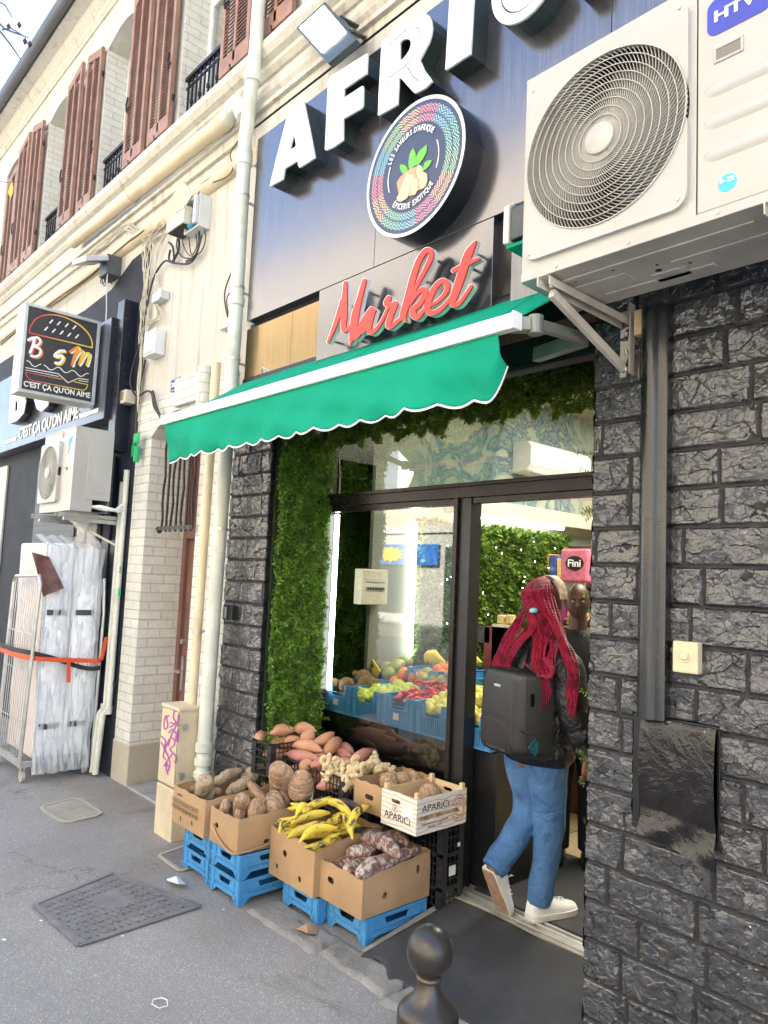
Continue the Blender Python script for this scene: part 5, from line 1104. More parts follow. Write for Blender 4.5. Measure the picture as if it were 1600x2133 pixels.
cables('thin_black_cables', 'thin black cables looping below the open cable box', [[(410, 445), (395, 470), (395, 510), (400, 530), (410, 510), (405, 470)], [(385, 465), (380, 500), (392, 530), (410, 532)], [(425, 470), (428, 500), (418, 525), (400, 535)], [(372, 480), (368, 515), (380, 535), (395, 538)], [(498, 290), (480, 320), (485, 350), (470, 370), (430, 385), (395, 412)], [(505, 300), (492, 345), (497, 380)], [(395, 412), (430, 375), (480, 352), (500, 345)], [(405, 432), (415, 400), (430, 388)], [(484, 562), (470, 600), (468, 625), (474, 660)], [(482, 606), (472, 625), (478, 665)]], M_cableb, .005, .04, .0)
lst = []
for k in range(9): lst.append([(165+rnd.uniform(-30, 10), 540+rnd.uniform(-8, 24)), (225+rnd.uniform(-6, 6), 495+rnd.uniform(-12, 12)), (262+rnd.uniform(-8, 8), 470+rnd.uniform(-10, 10)), (300+rnd.uniform(-8, 8), 492+rnd.uniform(-10, 12)), (330+rnd.uniform(-8, 8), 470+rnd.uniform(-14, 8)), (352, 455+rnd.uniform(-10, 10))])
for k in range(11):
    x = 306+rnd.uniform(-9, 12); lst.append([(330+rnd.uniform(-20, 16), 470+rnd.uniform(-10, 20)), (x+rnd.uniform(-12, 12), 510), (x, 545), (308+rnd.uniform(-8, 6), 590), (302+rnd.uniform(-9, 9), 640), (299+rnd.uniform(-9, 7), 700), (293+rnd.uniform(-6, 4), 770), (288, 830+rnd.uniform(0, 30))])
for k in range(4): lst.append([(350, 480), (335+rnd.uniform(-10, 10), 520), (325, 555+rnd.uniform(-10, 10)), (330+rnd.uniform(-5, 5), 600)])
for k in range(5): lst.append([(325, 632), (335+rnd.uniform(-12, 8), 660), (310+rnd.uniform(-6, 12), 675), (305, 700)])
cables('pale_cable_bundle', 'tangled bundle of pale old wires running along and down the cream wall', lst, M_cablew, .0045, .035, .006)
lst = []
for k in range(3): lst.append([(2, 712+k*4), (60, 668+rnd.uniform(-4, 4)), (120, 625+rnd.uniform(-4, 4)), (190, 575+rnd.uniform(-4, 4)), (250, 520+rnd.uniform(-4, 4)), (300, 480)])
cables('fascia_cables', 'old wires sagging along the round moulding above the burger sign', lst, mat('old_brown_cable', (.16,.12,.09), .7), .006, .09, .004)
# second floodlight
f2 = thing('small_floodlight', 'small grey floodlight with dangling wires above the burger sign', 'floodlight', tuple(at(222, 560, y=YF)))
o0 = at(188, 543, y=2.34); mb = MB(); mb.box((-.16, -.11, -.02), (.16, .11, .03), Matrix.Translation(o0) @ Matrix.Rotation(.35, 4, 'X') @ Matrix.Rotation(.15, 4, 'Y')); obj('housing', mb, M_greyplastic, f2, bevel=.008)
mb = MB(); mb.box((-.14, -.09, -.026), (.14, .09, -.0205), Matrix.Translation(o0) @ Matrix.Rotation(.35, 4, 'X') @ Matrix.Rotation(.15, 4, 'Y')); obj('lamp_glass', mb, mat('dark_lens', (.12,.13,.14), .15), f2)
a = at(224, 555, y=2.5); mb = MB(); mb.box((a.x-.09, 2.46, a.z-.10), (a.x+.09, 2.598, a.z+.09)); mb.bar(o0+Vector((.1, .05, 0)), a, .04, .02); obj('mount_box', mb, mat('mount_grey', (.10,.11,.12), .5), f2, bevel=.004)
for k in range(6):
    mb = cable([(222, 555), (210+k*3, 578+rnd.uniform(-4, 8)), (214+k*4, 590+rnd.uniform(-6, 6)), (226, 575)], .005, M_cableb, 5, .08); obj('loose_wire', mb, M_cableb, f2)
obj('feed_wire', cable([(224, 570), (222, 600), (222, 640), (221, 668)], .006, M_greyplastic, 6, .12), M_greyplastic, f2)
# house number
hn = thing('house_number_plate', 'blue enamel plate with the number 204 beside the arched lintel', 'number plate', tuple(at(364, 818, y=YF-.02)))
a = at(354, 817, y=YF-.016); b = at(375, 784, y=YF-.016); mb = MB(); mb.box((a.x, YF-.018, a.z), (b.x, YF-.0125, b.z)); obj('plate', mb, M_bluesign, hn, bevel=.002)
text('number', '204', (a.x+.025, YF-.0195, a.z+.032), (1,0,0), (0,0,1), b.x-a.x-.05, b.z-a.z-.064, M_white, hn, .02)
mb = MB(); frame_rect(mb, a.x+.006, b.x-.006, a.z+.006, b.z-.006, YF-.0192, .004, .001); obj('border', mb, M_white, hn)
# ------------------------------------------------------------------ hanging burger sign
bs = thing('hanging_burger_sign', 'square black light box sign with a burger drawing, hung out from the wall', 'sign', (-6.7, 2.1, 3.04))
BX = -6.6; mb = MB(); y0, y1, z0, z1 = 1.762, 2.408, 3.055, 3.835
mb.box((BX-.20, y0, z0), (BX, y1, z1)); obj('box', mb, mat('signbox_cream', (.72,.68,.56), .45, 0, .05, 4, 0, 40, .001, .3), bs, bevel=.004)
mb = MB(); w = .028
mb.box((BX-.0, y0, z0), (BX+.012, y0+w, z1)); mb.box((BX, y1-w, z0), (BX+.012, y1, z1)); mb.box((BX, y0+w, z0), (BX+.012, y1-w, z0+w)); mb.box((BX, y0+w, z1-w), (BX+.012, y1-w, z1)); obj('rim', mb, M_galv, bs, bevel=.002)
mb = MB(); mb.box((BX+.001, y0+w, z0+w), (BX+.005, y1-w, z1-w)); obj('face', mb, mat('sign_charcoal', (.035,.036,.042), .3), bs)
BO, BSC = (20, 620), .175
def bp(name, f, bx, m, res=7, x=BX+.0075): return pxl(name, f, bx, res, BO, BSC, x, .0025, m, bs, 'x')
def grad_mat(name, c1, c2):
    m, t, b = nodes(name); tc = t.nodes.new('ShaderNodeTexCoord'); sp = t.nodes.new('ShaderNodeSeparateXYZ'); t.links.new(tc.outputs['Generated'], sp.inputs[0])
    t.links.new(ramp(t, sp.outputs[1], [(.15, c1), (.75, c2)]), b.inputs['Base Color']); b.inputs['Roughness'].default_value = .4; return m
M_redyel = grad_mat('print_red_to_yellow', (.70,.07,.06), (.80,.62,.08)); M_oryel = grad_mat('print_orange_to_yellow', (.85,.18,.04), (.85,.65,.05)); M_yel = mat('print_yellow', (.82,.62,.08), .4)
bun = spline([(235,418),(250,350),(300,265),(370,222),(460,203),(560,208),(660,235),(760,280),(860,345),(940,430),(980,520),(985,595)], 4)+[(985,595),(600,503),(235,418)]
bp('printed_bun', sd_stroke(bun, 13), (215,185,1010,620), M_redyel, 6)
bp('printed_seeds', uni(*[sd_stroke([(x-16, y+16), (x+14, y-16)], 17) for x, y in ((497,283),(588,305),(683,327),(773,352),(437,368),(528,393),(622,415),(712,440),(805,460))]), (400,250,850,490), M_white, 5)
bp('printed_wave', uni(sd_stroke(spline([(205,750),(240,765),(270,805),(310,820),(345,800),(375,790)], 5), 9), sd_stroke(spline([(410,800),(440,820),(475,855),(520,855),(560,830),(600,835),(650,885),(690,890),(740,865),(780,880),(830,930),(870,932),(905,905),(940,903)], 5), 9)), (190,735,960,950), M_white, 5)
bp('printed_lines', uni(sd_stroke([(192,832),(580,905),(695,1012),(820,960),(938,978)], 9), sd_stroke([(192,858),(585,938)], 7), sd_stroke([(820,985),(936,1003)], 7)), (180,820,950,1030), M_white, 5)
bp('printed_lower_bun', uni(sd_stroke([(195,885),(620,970)], 8), sd_stroke([(192,885),(200,925),(230,965),(290,990),(880,1103),(915,1080),(932,1035),(770,1000)], 9)), (180,870,950,1120), M_redyel, 5)
def scr(strokes): return uni(*[sd_stroke(spline(p, 4) if len(p) > 2 else p, w) for p, w in strokes])
Bs = [([(225,500),(290,480),(280,560),(245,650)], 34), ([(240,500),(320,470),(365,510),(340,560),(290,575)], 26), ([(300,580),(360,610),(365,660),(320,700),(255,690)], 28)]
ss = [([(650,632),(590,635),(535,685),(570,700),(620,690),(635,720),(600,775),(545,775)], 30)]
ms = [([(725,640),(790,600),(815,600),(770,700),(745,800)], 32), ([(760,750),(830,640),(870,650),(830,790)], 30), ([(845,770),(905,670),(950,680),(920,800)], 30)]
bp('letter_shadow', lambda X, Y: uni(scr(Bs), scr(ss))(X-18, Y-16), (200,450,700,830), M_redyel, 6, BX+.0072); bp('letter_shadow', lambda X, Y: scr(ms)(X-16, Y-14), (700,580,1010,850), M_white, 6, BX+.0072)
bp('printed_letters', uni(scr(Bs), scr(ss)), (190,450,680,800), M_white, 6, BX+.0092); bp('printed_letters', scr(ms), (690,570,1000,830), M_oryel, 6, BX+.0092)
ta = at(20+165*.175, 620+1068*.175, x=BX+.0075); tb = at(20+958*.175, 620+1212*.175, x=BX+.0075); tu = at(20+178*.175, 620+1020*.175, x=BX+.0075)
text('lettering', "C'EST ÇA QU'ON AIME", ta, tb-ta, tu-ta, (tb-ta).length, .062, M_white, bs, .02)
for zz in (3.70, 3.035+.03):
    mb = MB(); mb.bar((BX-.10, y1, zz), (BX-.06, YF-.006, zz-.0), .03, .03); mb.box((BX-.14, YF-.012, zz-.09), (BX+.02, YF-.006, zz+.07)); obj('arm', mb, M_galv, bs, bevel=.002)
# burger bar fascia
fa = thing('snack_bar_fascia', 'dark grey fascia box of the snack bar with white lettering, left of the brick pier', 'sign board', (-8, 2.35, 2.84))
M_fascia = mat('fascia_metal', (.13,.145,.17), .30, .7, .1, 2, stretch=(1, 1, 1)); mb = MB(); mb.box((-10.5, 2.43, 2.92), (-6.412, YF-.007, 3.84)); obj('box', mb, M_fascia, fa, bevel=.003)
mb = MB(); mb.box((-6.411, 2.432, 2.922), (-6.397, YF-.007, 3.838)); obj('side_plate', mb, M_navy, fa)
FO, FSC = (0, 500), .325
ta = at(117*FSC, 500+1296*FSC, y=2.424); tb = at(497*FSC, 500+1180*FSC, y=2.424); text('lettering', "C'EST ÇA QU'ON AIME", ta, (1, 0, 0), (0, 0, 1), tb.x-ta.x, .165, M_white, fa, .02)
for (u0, v0, u1, v1) in ((32, 1302, 104, 1276), (510, 1135, 628, 1092)):
    a = at(u0*FSC, 500+v0*FSC, y=2.426); b = at(u1*FSC, 500+v1*FSC, y=2.426); mb = MB(); mb.box((a.x, 2.424, a.z-.015), (b.x, 2.429, a.z+.025)); obj('white_dash', mb, M_white, fa)
FL = mat('brushed_letter', (.62,.63,.64), .35, .5, .1, 12)
for nm, outl, hole, bx in (('big_letter', [(55,1178),(62,1060),(75,880),(125,850),(160,860),(170,915),(150,975),(165,1030),(150,1110),(105,1160)], [(98,1030),(112,1035),(112,1085),(96,1105)], (30,830,190,1200)), ('big_letter', [(210,860),(330,820),(330,960),(305,1062),(265,1100),(235,1082),(212,1000)], None, (190,800,350,1120))):
    f = sd_poly(outl); f = sub_(f, sd_poly(hole)) if hole else f
    bl = pxl(nm, f, bx, 4, FO, FSC, 2.33, .01, FL, fa); pxl('letter_side', lambda X, Y, f=f: f(X, Y)+1, bx, 4, FO, FSC, 2.341, .088, M_black, fa)
bb = thing('black_box_column', 'narrow black box standing out from the navy wall behind the burger sign', 'box', (-6.42, 2.5, 2.9))
a = at(236, 640, y=2.48); mb = MB(); mb.box((-6.385, 2.47, 2.62), (-6.24, YF-.007, 3.98)); obj('case', mb, mat('navy_gloss', (.012,.016,.028), .25), bb, bevel=.004)
# second outdoor unit
a2 = thing('outdoor_fan_unit', 'white air conditioner fan unit on brackets under the snack bar fascia', 'air conditioner', (-6.5, 2.25, 2.06))
x0, x1, y0, y1, z0, z1 = -6.86, -6.10, 2.10, 2.414, 2.06, 2.745; fx, fz, fr = -6.62, 2.40, .235
mb = MB(); front_with_hole(mb, x0, -6.34, z0, z1, y0, fx, fz, fr); mb.add([(-6.34,y0,z0),(x1,y0,z0),(x1,y0,z1),(-6.34,y0,z1)], [(0,1,2,3)]); mb.add([(x0,y0,z0),(x0,y0,z1),(x0,y1,z1),(x0,y1,z0)], [(0,1,2,3)]); mb.box((x0-.004, y0-.004, z1), (x1+.004, y1+.004, z1+.012)); mb.add([(x1,y0,z0),(x1,y1-.14,z0),(x1,y1-.14,z1),(x1,y0,z1)], [(0,1,2,3)]); mb.add([(x0,y1,z0),(x1,y1,z0),(x1,y1,z1),(x0,y1,z1)], [(0,1,2,3)]); mb.add([(x0,y0,z0),(x1,y0,z0),(x1,y1,z0),(x0,y1,z0)], [(0,1,2,3)])
obj('casing', mb, M_acwhite, a2)
mb = MB(); mb.box((x1-.02, y1-.20, z0+.10), (x1+.010, y1+.002, z1-.003)); mb.box((x1+.010, y1-.17, z0+.16), (x1+.013, y1-.03, z1-.05)); obj('pipe_cover', mb, M_acwhite, a2, bevel=.003)
gp = sub_(sd_poly(rrect(x0+.01, 2.14, -6.385, 2.66, .03)), lambda X, Y: np.hypot(X-fx, Y-fz)-fr); obj('grille_frame', wallplate(gp, (x0, 2.12, -6.37, 2.68), .008, y0-.03, .03), M_acwhite, a2, fix=False)
ac_grille(fx, fz, fr, y0-.034, a2, 60, 8, .05, .0018, .9, 7); fan_well(fx, fz, fr, y0, .14, a2)
mb = MB(); mb.prism([(-6.28, 2.66), (-6.17, 2.68), (-6.22, 2.59), (-6.25, 2.53), (-6.235, 2.60)], y0-.003, y0-.001, 'y'); obj('badge', mb, mat('badge_blue', (.05,.35,.6), .4), a2)
mb = MB(); mb.box((-6.42, y0-.003, 2.69), (-6.38, y0-.001, 2.735)); obj('orange_sticker', mb, mat('sticker_orange', (.6,.18,.05), .5), a2); mb = MB(); mb.box((-6.27, y0-.003, 2.40), (-6.23, y0-.001, 2.425)); obj('small_label', mb, M_black, a2)
for k in range(3): mb = MB(); mb.tube([(x1-.03, y1-.15+.02*k, 2.10), (x1+.02, y1-.08+.02*k, 2.11-.01*k), (x1+.03, y1+.05, 2.09), (x1-.02, y1+.12, 2.08+.03*k), (x1-.05, YF-.01, 2.12+.03*k)], .014, 8); obj('pipe_lagging', mb, M_white, a2, smooth=True)
bracket(-6.19, 'galvanised bracket under the near end of the snack bar fan unit', YF-.008, 2.03, 2.045, 1.96, .04, M_galv); bracket(-6.80, 'galvanised bracket under the far end of the snack bar fan unit', YF-.008, 2.03, 2.045, 1.96, .04, M_galv)
mb = MB(); mb.bar((-6.19, YF-.02, 1.99), (-6.19, YF-.02, 2.34), .035, .03); solo('upright_strut', mb, M_galv, 'upright steel strut between the snack bar fan unit and the pier', 'bracket')
mb = MB(); mb.bar((-6.5, 2.25, 2.0), (-6.28, YF-.02, 1.80), .018); solo('diagonal_strut', mb, M_galvp, 'thin diagonal strut with a rusty foot below the snack bar fan unit', 'bracket')
for k, (u, v) in enumerate(((283, 915), (275, 938))):
    a = at(u, v, y=2.52); mb = MB(); mb.grid(lambda s, q: (a.x-.05+.11*s, 2.52+.02*math.sin(3*s+k), a.z-.05+.10*q+.02*s), 5, 5); solo('green_tape_flag', mb, M_greentape, ['upper green tape flag on the cable beside the brick pier', 'lower green tape flag on the cable beside the brick pier'][k], 'tape', solid=.002)
mb = MB(); mb.tube([(at(285, 930, y=2.53)), (at(283, 962, y=2.53))], .025, 8); solo('green_tape_wrap', mb, M_greentape, 'green tape wound round the cable below the flags', 'tape')
for k, v in enumerate((1187, 1234)): a = at(251, v, y=2.55); mb = MB(); mb.box((a.x-.05, 2.55, a.z-.03), (a.x-.005, 2.555, a.z+.03)); solo('green_tape_piece', mb, M_greentape, ['upper small square of green tape on the navy wall', 'lower small square of green tape on the navy wall'][k], 'tape')
# ------------------------------------------------------------------ beige street cabinet with graffiti
cb = thing('street_cabinet', 'weathered beige service cabinet with purple graffiti by the brown door', 'cabinet', (-4.55, 2.4, G))
X0_, X1_, Y0_, Y1_ = -4.675, -4.43, 2.317, 2.47
mb = MB(); mb.box((X0_, Y0_, G-.01), (X1_, Y1_, .205)); obj('lower_case', mb, M_meter, cb, bevel=.008)
mb = MB(); mb.box((X0_+.005, Y0_+.012, .21), (X1_-.004, Y1_-.005, .70)); mb.box((X0_-.006, Y0_-.004, .70), (X1_+.006, Y1_, .722)); obj('upper_case', mb, M_meter, cb, bevel=.006)
mb = MB(); mb.box((X0_+.008, Y0_, .22), (X1_-.008, Y0_+.0115, .694)); obj('door', mb, M_meter, cb, bevel=.004)
mb = MB(); mb.box((X1_, Y0_+.03, .27), (X1_+.012, Y0_+.06, .31)); mb.box((X1_, Y0_+.03, .58), (X1_+.012, Y0_+.06, .62)); obj('hinges', mb, M_galv, cb)
GO, GSC = (0, 980), .35
gs = [[(1040,1420),(1030,1470),(1045,1500),(1010,1530)], [(1010,1500),(1070,1520)], [(1060,1455),(1055,1500),(1025,1560)], [(985,1460),(975,1500),(980,1540),(998,1520),(990,1470),(1005,1460)], [(1005,1560),(1025,1540),(1050,1570)], [(1030,1550),(1010,1600),(1000,1640)], [(1060,1540),(1045,1590),(1035,1640)],
      [(1020,1590),(1050,1610),(1055,1560)], [(955,1580),(985,1610),(975,1660),(1000,1690)], [(1005,1600),(985,1650),(970,1700),(985,1720)], [(1035,1640),(1010,1660),(1045,1700),(1038,1740)], [(1030,1680),(1000,1720),(975,1760)], [(960,1620),(990,1680),(1010,1740),(1000,1790)], [(985,1740),(990,1780),(998,1810)], [(1015,1700),(990,1740),(1010,1770)]]
pxl('graffiti', uni(*[sd_stroke(spline(p, 4), 7) for p in gs]), (940,1400,1090,1830), 3, GO, GSC, Y0_-.003, .002, M_purple, cb)
# intercom on the black pillar
it = thing('door_buzzer', 'small silver and black door buzzer on the black stone pillar', 'door buzzer', tuple(at(470, 1290, y=2.55))); a = at(460, 1290, y=2.53); b = at(481, 1262, y=2.53)
mb = MB(); mb.box((a.x, 2.54, a.z), (b.x, 2.60, b.z)); obj('case', mb, M_black, it, bevel=.004); mb = MB(); mb.box((a.x+.01, 2.534, a.z+.01), (a.x+.05, 2.5395, b.z-.01)); obj('face', mb, M_galv, it, bevel=.002)
# ------------------------------------------------------------------ roll cage with wrapped mattresses
rc = thing('roll_cage_trolley', 'steel wire roll cage on castors leaning by the navy wall', 'trolley', (-6.6, 2.2, G))
mb = MB(); CX0, CX1, CY0, CY1 = -6.98, -6.28, 1.95, 2.50
mb.bar((CX0, CY0, .02), (CX1, CY0, .02), .03, .04); mb.bar((CX0, CY1, .02), (CX1, CY1, .02), .03, .04); mb.bar((CX0, CY0, .02), (CX0, CY1, .02), .03, .04); mb.bar((CX1, CY0, .02), (CX1, CY1, .02), .03, .04)
for k in range(1, 6): mb.bar((CX0+.7*k/6, CY0, .02), (CX0+.7*k/6, CY1, .02), .008)
obj('base_frame', mb, M_galv, rc)
mb = MB(); ty = -.05
def cg(s, z): return (CX1-.66*s+.02+(-.0)*z, CY0-.03+ty*z/1.5*0, z)
mb.tube([(CX1, CY0-.01, .0), (CX1+.10, CY0+.0, 1.46), (CX1+.06, CY0, 1.52), (CX1-.55, CY0, 1.50), (CX1-.60, CY0, 1.45), (CX1-.66, CY0-.01, .0)], .014, 8)
for k in range(1, 12):
    s = k/12; mb.tube([(CX1-.66*s, CY0-.01, .0), (CX1+.10-.70*s+.0, CY0, 1.49)], .0035, 5)
for z in (.35, .75, 1.05): mb.tube([(CX1+.10*z/1.5, CY0-.012, z), (CX1-.66+.06*z/1.5, CY0-.012, z)], .004, 5)
obj('side_grid', mb, M_galv, rc)
mb = MB(); mb.tube([(CX1, CY1+.01, .0), (CX1+.02, CY1+.01, 1.2), (CX1-.02, CY1+.01, 1.5), (CX1-.62, CY1+.01, 1.5), (CX1-.66, CY1+.01, .0)], .014, 8); obj('rear_frame', mb, M_galv, rc)
for (x, y) in ((CX1-.02, CY0+.02), (CX1-.02, CY1-.04), (CX0+.02, CY0+.02), (CX0+.02, CY1-.04)):
    mb = MB(); mb.tube([(x, y-.012, G+.048), (x, y+.012, G+.048)], .045, 14); w_ = obj('castor', mb, mat('castor_grey', (.45,.43,.38), .5), rc, smooth='auto'); mb = MB(); mb.box((x-.02, y-.016, G+.05), (x+.02, y-.0125, .0)); mb.box((x-.02, y+.0125, G+.05), (x+.02, y+.016, .0)); mb.box((x-.025, y-.016, -.005), (x+.025, y+.016, .004)); obj('castor_fork', mb, M_galv, w_)
def quilt_mat():
    m, t, b = nodes('quilted_mattress'); v = coords(t, 1, False); wv = t.nodes.new('ShaderNodeTexVoronoi'); wv.feature = 'SMOOTH_F1'; wv.inputs['Scale'].default_value = 16; wv.inputs['Smoothness'].default_value = .4; t.links.new(v, wv.inputs['Vector'])
    b.inputs['Base Color'].default_value = (.90, .93, .96, 1); b.inputs['Roughness'].default_value = .7; bump(t, b, wv.outputs['Distance'], .7, .02); return m
M_quilt = quilt_mat(); M_mside = mat('mattress_printed_side', (.66,.60,.58), .6, 0, .12, 3)
def mattress(ya, yb, zt, label, seed):
    t = thing('mattress', label, 'mattress', (-6.6, (ya+yb)/2, .05), 'wrapped mattresses on the roll cage'); tl = .028
    def pt(u, v):   # narrow side facing the camera
        yy = ya+(yb-ya)*u; zz = .05+(zt-.05)*v; yy += tl*(-1)*(v) ; bul = math.sin(math.pi*u)**.5; return (-6.335+.025*bul*min(1, 12*(1-v), 12*v)+.03*math.sin(v*3), yy, zz)
    mb = MB(); mb.grid(pt, 12, 60); o = obj('quilted_edge', mb, M_quilt, t, smooth=True)
    mb = MB(); mb.add([(-6.335,ya,.05),(-7.02,ya,.05),(-7.02,ya-tl,zt),(-6.335,ya-tl,zt),(-6.335,yb,.05),(-7.02,yb,.05),(-7.02,yb-tl,zt),(-6.335,yb-tl,zt)], [(0,1,2,3),(7,6,5,4),(3,2,6,7),(1,5,6,2)]); obj('side_panel', mb, M_mside, t, bevel=.02)
    mb = MB()
    for uu in (0, 1): mb.tube([Vector(pt(uu, v/30))+Vector((.008, 0, 0)) for v in range(31)], .007, 6)
    obj('piping', mb, mat('piping_white', (.78,.80,.80), .6), t, smooth=True)
    for zz in (.30, 1.22 if True else 0):
        v = (zz-.05)/(zt-.05); mb = MB(); mb.grid(lambda a, b_: Vector(pt(.12+.76*a, v+.026*(b_-.5)*2/2))+Vector((.006, 0, 0)), 10, 3); obj('label_strip', mb, mat('black_label', (.06,.06,.06), .4), t)
    return t
mattress(2.045, 2.255, 1.79, 'white quilted mattress standing on edge, nearer the street', 1); mattress(2.275, 2.475, 1.76, 'white quilted mattress standing on edge, nearer the wall', 2)
wrap = film_mat('clear_plastic_wrap', (.92,.95,.98), .14, 1, .55, 11)
wp = thing('plastic_wrap', 'clear crinkled plastic film wrapped round the two mattresses', 'plastic film', (-6.6, 2.25, G))
def wpt(u, v):
    n = fbm(np.array([u*9.]), np.array([v*7.]), 1, 3)[0]-.5; n2 = fbm(np.array([u*30.]), np.array([v*6.]), 1, 2)[0]-.5; yy = 2.03+.47*u; zz = -.06+1.92*v; x = -6.285+.07*n+.03*n2
    if v < .12: x += .05*(1-v/.12)*(1+2*n2)
    if v > .95: x -= .35*(v-.95)/.05; zz += .05*n
    return (x, yy-.028*v+.02*n+(.03*(v-.3) if u > .9 else 0), zz+.05*n2*(1 if v < .1 else 0))
mb = MB(); mb.grid(wpt, 50, 110); obj('film_sheet', mb, wrap, wp, smooth=True)
mb = MB(); mb.grid(lambda u, v: (-6.40-.2*v*.2+.05*math.sin(u*9+v*5)*(1-.3*v)+.04*math.cos(u*6.283), 2.37+.11*math.sin(u*6.283)*(1-.5*v+.3*math.sin(v*9))+.02*math.sin(u*21), 1.74+.26*v+.02*math.sin(u*17)), 30, 14, True); obj('film_bunch', mb, wrap, wp, smooth=True)
mb = MB(); q0 = at(*(0+260*.35, 980+640*.35), x=-6.31); pts = [at(105, 1165, y=1.99), at(133, 1222, y=2.15), at(92, 1242, y=2.02), at(80, 1195, y=1.99)]
mb = MB(); q_ = [at(u, v, x=-6.225) for u, v in ((66, 1150), (103, 1160), (133, 1225), (90, 1243))]; mb.grid(lambda u, v: q_[0]*(1-u)*(1-v)+q_[1]*u*(1-v)+q_[2]*u*v+q_[3]*(1-u)*v+Vector((.008*math.sin(u*5+v*4), 0, 0)), 10, 10); obj('printed_card', mb, mat('maroon_card', (.16,.07,.07), .4, 0, .5, 12), wp, solid=.002)
def strap(z0_, z1_, m, name, label, off=0):
    pts = [(CX0, CY0-.04, z0_-.0), (-6.55, CY0-.045, z0_), (-6.25, CY0+.0, z0_), (-6.20, 2.12, (z0_*2+z1_)/3), (-6.20, 2.35, z1_+.01), (-6.22, 2.50, z1_), (-6.5, 2.54, z1_+.02)]
    P_ = [Vector(p)+Vector((off, 0, 0)) for p in spline(pts, 6)]; mb = MB()
    for a, b in zip(P_[:-1], P_[1:]):
        d = (b-a)*.06; mb.bar(a, b+d, .003, .036, (0, 0, 1))
    return solo(name, mb, m, label, 'strap', loc=(-6.3, 2.2, z1_))
strap(.86, .82, M_copperor, 'orange_strap', 'orange lashing strap round the wrapped mattresses'); strap(.90, .76, mat('black_strap', (.02,.02,.02), .6), 'black_strap', 'black lashing strap crossing under the orange one', -.012)
mb = MB(); mb.bar((-6.185, 2.22, .83), (-6.185, 2.235, .66), .004, .03, (0, 1, 0)); mb.bar((-6.19, 2.49, .83), (-6.19, 2.52, 1.02), .004, .03, (0, 1, 0)); solo('strap_end', mb, M_copperor, 'loose ends of the orange strap hanging on the mattresses', 'strap')
# beige bell plate and black channel on the stone wall
bl = thing('bell_plate', 'cream bell plate with a round button on the right stone wall', 'door bell', (-1.195, YF, 1.335)); mb = MB(); mb.box((-1.243, YF-.05, 1.335), (-1.152, YF-.01, 1.445)); obj('plate', mb, mat('cream_plate', (.66,.58,.38), .4, 0, .06), bl, bevel=.005)
mb = MB(); mb.lathe([(.026, 0), (.024, .004)], (-1.197, YF-.05, 1.397), 24, Matrix.Rotation(math.radians(90), 4, 'X')); mb.lathe([(.016, 0), (.016, .008), (.013, .011)], (-1.197, YF-.054, 1.397), 24, Matrix.Rotation(math.radians(90), 4, 'X')); obj('button', mb, MC['cream_plate'], bl, smooth='auto')
ch = thing('black_channel', 'glossy black painted pipe channel running down the stone wall', 'pipe', (-1.32, YF, 1.16)); gl = mat('gloss_black_paint', (.010,.011,.013), .26, 0, .2, 5, .15, 30, .004, .1, (.1,.1,.1), spec=.6, coat=.12)
mb = MB(); pr = [(-1.372, 2.60), (-1.372, 2.545), (-1.366, 2.53), (-1.345, 2.515), (-1.325, 2.512), (-1.310, 2.520), (-1.300, 2.535), (-1.275, 2.538), (-1.268, 2.545), (-1.268, 2.60)]; mb.prism(pr, 1.158, 2.69, 'z'); obj('channel', mb, gl, ch, smooth='auto')
# bollard
BZ_ = -.042
bo = thing('street_bollard', 'dark metal bollard with a round ball top standing in the foreground', 'bollard', (-1.489, 1.607, G))
mb = MB(); mb.lathe([(.088, G-.02), (.088, .44), (.087, .452), (.080, .463), (.065, .475), (.047, .492), (.035, .515), (.030, .530), (.0295, .535)], (-1.489, 1.607, BZ_), 48); obj('post', mb, M_bollard, bo, smooth='auto')
mb = MB(); mb.lathe([(.0295, .5355), (.036, .538), (.038, .543), (.034, .549), (.030, .5515)], (-1.489, 1.607, BZ_), 40); obj('collar', mb, mat('worn_bronze_collar', (.12,.09,.07), .35, .6), bo, smooth=True)
mb = MB(); mb.lathe([(max(.002, .0665*math.sin(math.pi*k/24)), .612-.070*math.cos(math.pi*k/24)) for k in range(2, 25)], (-1.489, 1.607, BZ_), 48); obj('ball', mb, M_bollard, bo, smooth=True)
# covers in the pavement
gq = [at(u, v, z=G+.006) for u, v in ((72, 1885), (235, 1820), (415, 1888), (165, 1970))]
mc = thing('manhole_cover', 'large rectangular cast iron cover with a woven pattern in the pavement', 'manhole cover', tuple((gq[0]+gq[1]+gq[2]+gq[3])/4))
def gb(a, b): return gq[0]*(1-a)*(1-b)+gq[3]*a*(1-b)+gq[2]*a*b+gq[1]*(1-a)*b
def gquad(mb, a0, a1, b0, b1, h0, h1):
    z = Vector((0, 0, 1)); mb.add([gb(a, b)+z*h for h in (h0, h1) for (a, b) in ((a0,b0),(a1,b0),(a1,b1),(a0,b1))], [(0,1,2,3),(7,6,5,4),(0,4,5,1),(1,5,6,2),(2,6,7,3),(3,7,4,0)])
mb = MB(); gquad(mb, .02, .98, .02, .98, -.01, .0005); obj('plate', mb, M_cast, mc)
mb = MB()
for k in range(9):
    for j in range(9):
        a = .06+.1*k; b = .06+.1*j
        if abs(k-3) < 1.2 and 3 < j < 6.5: continue
        for s in (0, 1):
            p = gb(a+.012, b+.015+.045*s); q = gb(a+.078, b+.03+.045*s) if s == (k+j) % 2 else gb(a+.078, b+.0+.045*s); mb.bar(p+Vector((0,0,.002)), q+Vector((0,0,.005)), .010, .004)
obj('raised_pattern', mb, M_cast, mc)
mb = MB(); z = Vector((0,0,.003))
